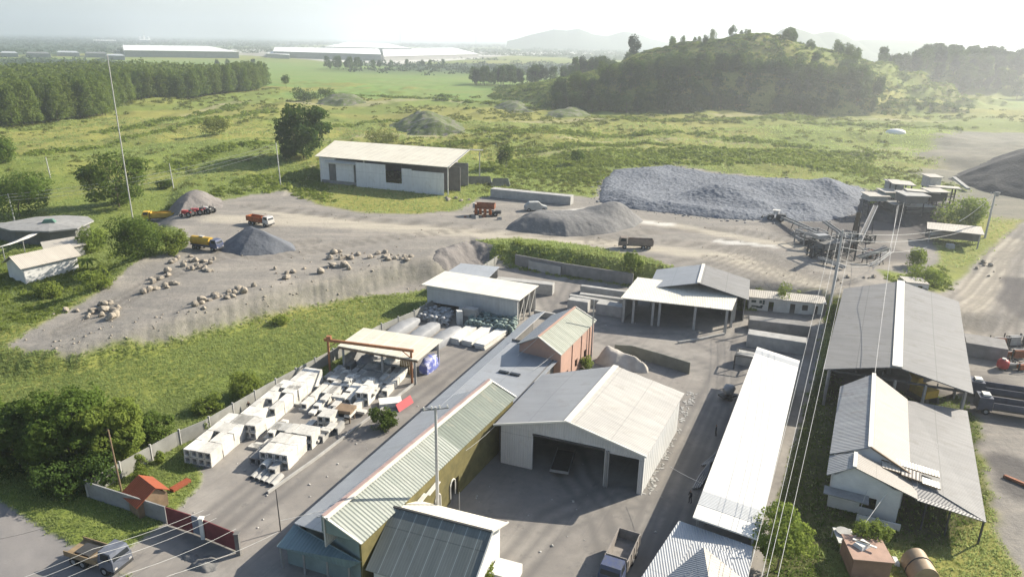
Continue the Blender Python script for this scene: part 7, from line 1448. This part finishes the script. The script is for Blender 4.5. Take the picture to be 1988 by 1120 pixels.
single('leafy_bush', 'green growth against the crusher plant legs', 1700, 412, 385, 34, l_mid, 1500, .5, 'bush', 'bush', 29)
single('small_conifer', 'small cone shaped shrub inside the corner of the perimeter wall', 277, 925, 878, 26, l_bright, 1800, .2, 'tall', 'shrub', 30)
single('small_conifer', 'smaller shrub beside the cone shaped one at the wall', 312, 898, 872, 22, l_bright, 1200, .2, 'bush', 'shrub', 31)
single('leafy_bush', 'weeds climbing the wall beside the nearest white stack', 400, 840, 810, 24, l_bright, 1200, .2, 'bush', 'bush', 32)
single('sapling', 'thin sapling leaning over the outhouse row', 1520, 600, 545, 34, l_bright, 700, .3, 'round', 'tree', 33)
single('leafy_bush', 'bush at the corner below the dark roofed house', 945, 1125, 1098, 60, l_bright, 2500, .22, 'bush', 'bush', 34)
single('leafy_bush', 'weeds at the foot of the salmon building', 1140, 715, 690, 30, l_bright, 1500, .25, 'bush', 'bush', 35)
single('leafy_bush', 'overgrown strip of bushes between the cables and the grey hall', 1614, 630, 590, 26, l_bright, 2200, .3, 'tall', 'bush', 36)
single('leafy_bush', 'large weed clump in the middle of the left green field', 545, 628, 610, 45, l_bright, 1500, .3, 'bush', 'bush', 37)
single('leafy_bush', 'bright bush below the white cottage', 95, 575, 540, 60, l_bright, 3200, .35, 'bush', 'bush', 38)
single('leafy_bush', 'bright bush at the right foot of the white cottage', 190, 560, 515, 70, l_bright, 4000, .35, 'bush', 'bush', 39)
# banana plant
b = GT(172, 527); w = thing('banana_plant', 'bright banana plant at the right gable of the white cottage', 'plant', b); MB().tube([b, b+Vector((0, 0, 2.2))], [.16, .1], 7).build('stem', l_bright, w)
for k in range(9):
    a = k*.7; d_ = Vector((math.cos(a), math.sin(a), 0)); sx = Vector((-d_.y, d_.x, 0)); mb = MB(); pts = [b+Vector((0, 0, 2.1))+d_*s_*3.0+Vector((0, 0, 2.4*s_-2.6*s_*s_)) for s_ in (0, .25, .5, .75, 1)]; ws = (.1, .38, .42, .32, .03)
    mb.add([p+sx*u*w_ for p, w_ in zip(pts, ws) for u in (-1, 1)], [(2*i, 2*i+1, 2*i+3, 2*i+2) for i in range(4)], smooth=True); mb.build('leaf', l_bright, w)

# --- grass, weeds and scrub: ground cover
grassy = (1-np.maximum.reduce([zg, zy, zr, zd])); inview = (np.abs(xs/ys) < .86)
def cover(name, n, wfun, proto_fn, mat_, seed):
    g = np.random.default_rng(seed); w = np.clip(wfun, 0, None)*inview; k = g.choice(len(xs), n, p=w/w.sum()); step = ys[k]*.011
    px_ = xs[k]+g.uniform(-.5, .5, n)*step; py_ = ys[k]+g.uniform(-.5, .5, n)*step; pz = hfun(px_, py_); V_, F_, T = proto_fn(px_, py_, pz, g); o = big_mesh(name, V_, F_, mat_, False, {'tint': T}); return tag(o, kind='stuff')
def tuft(px_, py_, pz, g, base=.42, blades=5, grow=.0022):
    n = len(px_); s = np.clip(base+(py_-70)*grow, base, 1.3)*g.uniform(.5, 1.3, n); P_ = np.repeat(np.stack([px_, py_, pz-.03], 1), blades, 0); S = np.repeat(s, blades)
    a = g.uniform(0, 6.28, n*blades); off = np.stack([np.cos(a), np.sin(a), a*0], 1)*(S*g.uniform(.05, .55, n*blades))[:, None]; lean = np.stack([np.cos(a)*.5, np.sin(a)*.5, np.ones_like(a)], 1)*(S*g.uniform(.5, 1.0, n*blades))[:, None]
    b = a+1.57+g.uniform(-.6, .6, n*blades); sd_ = np.stack([np.cos(b), np.sin(b), b*0], 1)*(S*.22)[:, None]; V_ = np.stack([P_+off-sd_, P_+off+sd_, P_+off+lean], 1).reshape(-1, 3); F_ = np.arange(len(V_)).reshape(-1, 3)
    t_ = np.repeat(np.clip(.5+1.1*fbm(px_*.05, py_*.05, 3, 77)+g.uniform(-.16, .16, n), 0, 1), blades*3); return V_, F_, np.stack([t_, t_, t_, t_*0+1], 1)
gm = sstep(.35, .65, grassy)
patch = .35+1.3*np.clip(fbm(xs*.09, ys*.09, 3, 401)+.15, 0, 1)
cover('grass', 80000, gm*(ys < 175)*(ys > 50)*(xs < 60)*(1-.93*sstep(.2, .6, dark))*patch*(1.0+.6*(xs < -15)), lambda *a: tuft(*a, base=.30, grow=.0018), l_grass, 5)
cover('grass', 45000, gm*(ys >= 160)*(ys < 420)*patch, lambda *a: tuft(*a, base=.34, blades=4, grow=.0016), l_grass, 6)
def clump(px_, py_, pz, g, base=.6, q=26, grow=.004, top=3.2, flat=.62):
    n = len(px_); s = np.clip(base+(py_-90)*grow, base, top)*g.uniform(.45, 1.35, n); d = rdir(n*q, g); d[:, 2] = np.abs(d[:, 2]); S = np.repeat(s, q)[:, None]; P_ = np.repeat(np.stack([px_, py_, pz], 1), q, 0)+d*S*np.array([1, 1, flat])*g.uniform(.55, 1.0, (n*q, 1))
    V_, F_ = leaf_quads(P_, d+np.array([0, 0, .3]), S[:, 0]*.52, g); t_ = np.repeat(np.clip(g.uniform(0, .75, n)+.5*fbm(px_*.02, py_*.02, 2, 88), 0, 1), q); t_ = np.clip(t_+g.uniform(-.15, .15, n*q), 0, 1); T = np.repeat(t_, 4); return V_, F_, np.stack([T, T, T, T*0+1], 1)
sp_ = np.clip(fbm(xs*.03, ys*.022, 4, 411)+.02, 0, 1)*3+.05
LUSH = [PX(q_, 4) for q_ in ([(0, 470), (60, 470), (180, 500), (330, 400), (480, 350), (620, 330), (640, 392), (500, 372), (300, 400), (280, 470), (220, 530), (60, 602), (-60, 640), (-60, 520)], [(900, 330), (1100, 300), (1500, 290), (1700, 300), (1700, 345), (1480, 330), (1180, 330), (1150, 360), (1000, 345)], [(960, 480), (1000, 470), (1220, 515), (1300, 528), (1300, 545), (1225, 540), (1000, 503)], [(1440, 548), (1610, 570), (1610, 590), (1440, 562)], [(1700, 545), (1830, 500), (1850, 540), (1790, 560)])]
lush = np.zeros(xs.shape); kk_ = ys < 420
for q_ in LUSH: lush[kk_] = np.maximum(lush[kk_], 1-sstep(-1, 2, sdf(q_, xs[kk_], ys[kk_])))
cover('scrub', 5200, gm*lush*(ys < 420), lambda *a: clump(*a, base=.55, grow=.0042), l_bright, 15)
hillm = (zs > 6)
HEDGE = [pl(q_) for q_ in ([(930, 262), (1100, 268), (1330, 262), (1560, 285)], [(1000, 298), (1250, 282), (1500, 296), (1600, 305)], [(1560, 240), (1700, 246), (1850, 255)], [(60, 300), (180, 290), (420, 240), (520, 215)], [(320, 330), (440, 300), (560, 290)], [(200, 260), (340, 235), (470, 205)], [(640, 250), (760, 235), (900, 245)], [(640, 185), (780, 190), (920, 200), (1040, 210)], [(1180, 232), (1400, 236), (1560, 232)], [(860, 290), (960, 280), (1060, 262)])]
hedge = np.zeros(xs.shape); hq = (ys > 200) & (ys < 640)
for i, q_ in enumerate(HEDGE): hedge[hq] = np.maximum(hedge[hq], 1-sstep(1, 7, pldist(q_, xs[hq], ys[hq])+5*fbm(xs[hq]*.03, ys[hq]*.03, 2, 560+i)))
cover('scrub', 2600, gm*hedge, lambda *a: clump(*a, base=.9, grow=.0036, top=3.2), l_bright, 26)
cover('scrub', 4300, gm*(ys > 225)*(ys < 640)*(sp_*1.4+.03)*(1-.8*scar)*(1-.75*field), lambda *a: clump(*a, base=.5, grow=.0036, top=2.8), l_scrub, 16)
tt_ = ys-506-26*sstep(.40, .60, xs/ys)
cover('scrub', 3600, gm*(zs > 9)*(tt_ > 26)*(xs/ys > -.02)*(tt_ < 170)*(ys < 760)*(.15+np.clip(fbm(xs*.035, ys*.035, 3, 441)+.2, 0, 1)), lambda *a: clump(*a, base=1.5, grow=.0012, top=3.0, q=30), l_bright, 30)
cover('scrub', 4200, gm*(zs > 5)*(1-.72*sstep(28, 45, tt_))*(ys > 500)*(ys < 760)*(np.abs(xs/ys-.25) < .36)*(.25+np.clip(fbm(xs*.03, ys*.03, 3, 431)+.25, 0, 1)), lambda *a: clump(*a, base=2.0, grow=.0012, top=4.0, q=34), l_mid, 20)
cover('scrub', 900, gm*(ys < 170)*(xs < 0)*(ys > 60)*np.clip(fbm(xs*.08, ys*.08, 3, 421)-.15, 0, 1), lambda *a: clump(*a, base=.32, grow=.002, q=22), l_bright, 17)
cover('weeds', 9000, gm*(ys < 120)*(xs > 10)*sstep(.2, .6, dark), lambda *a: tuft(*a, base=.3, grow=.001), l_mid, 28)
cover('weeds', 420, gm*(ys < 80)*(xs > 30), lambda *a: clump(*a, base=.25, grow=.002, q=16), l_bright, 18)
# far woods reading as one mass
def farclump(px_, py_, pz, g): return clump(px_, py_, pz, g, base=4.5, q=14, grow=.0022, top=13, flat=.75)
cover('far_woods', 9000, (ys > 900)*(ys < 6500)*np.clip(forest-.15, 0, 1)*(ys/2000)**.5*1.0, farclump, l_far, 19)
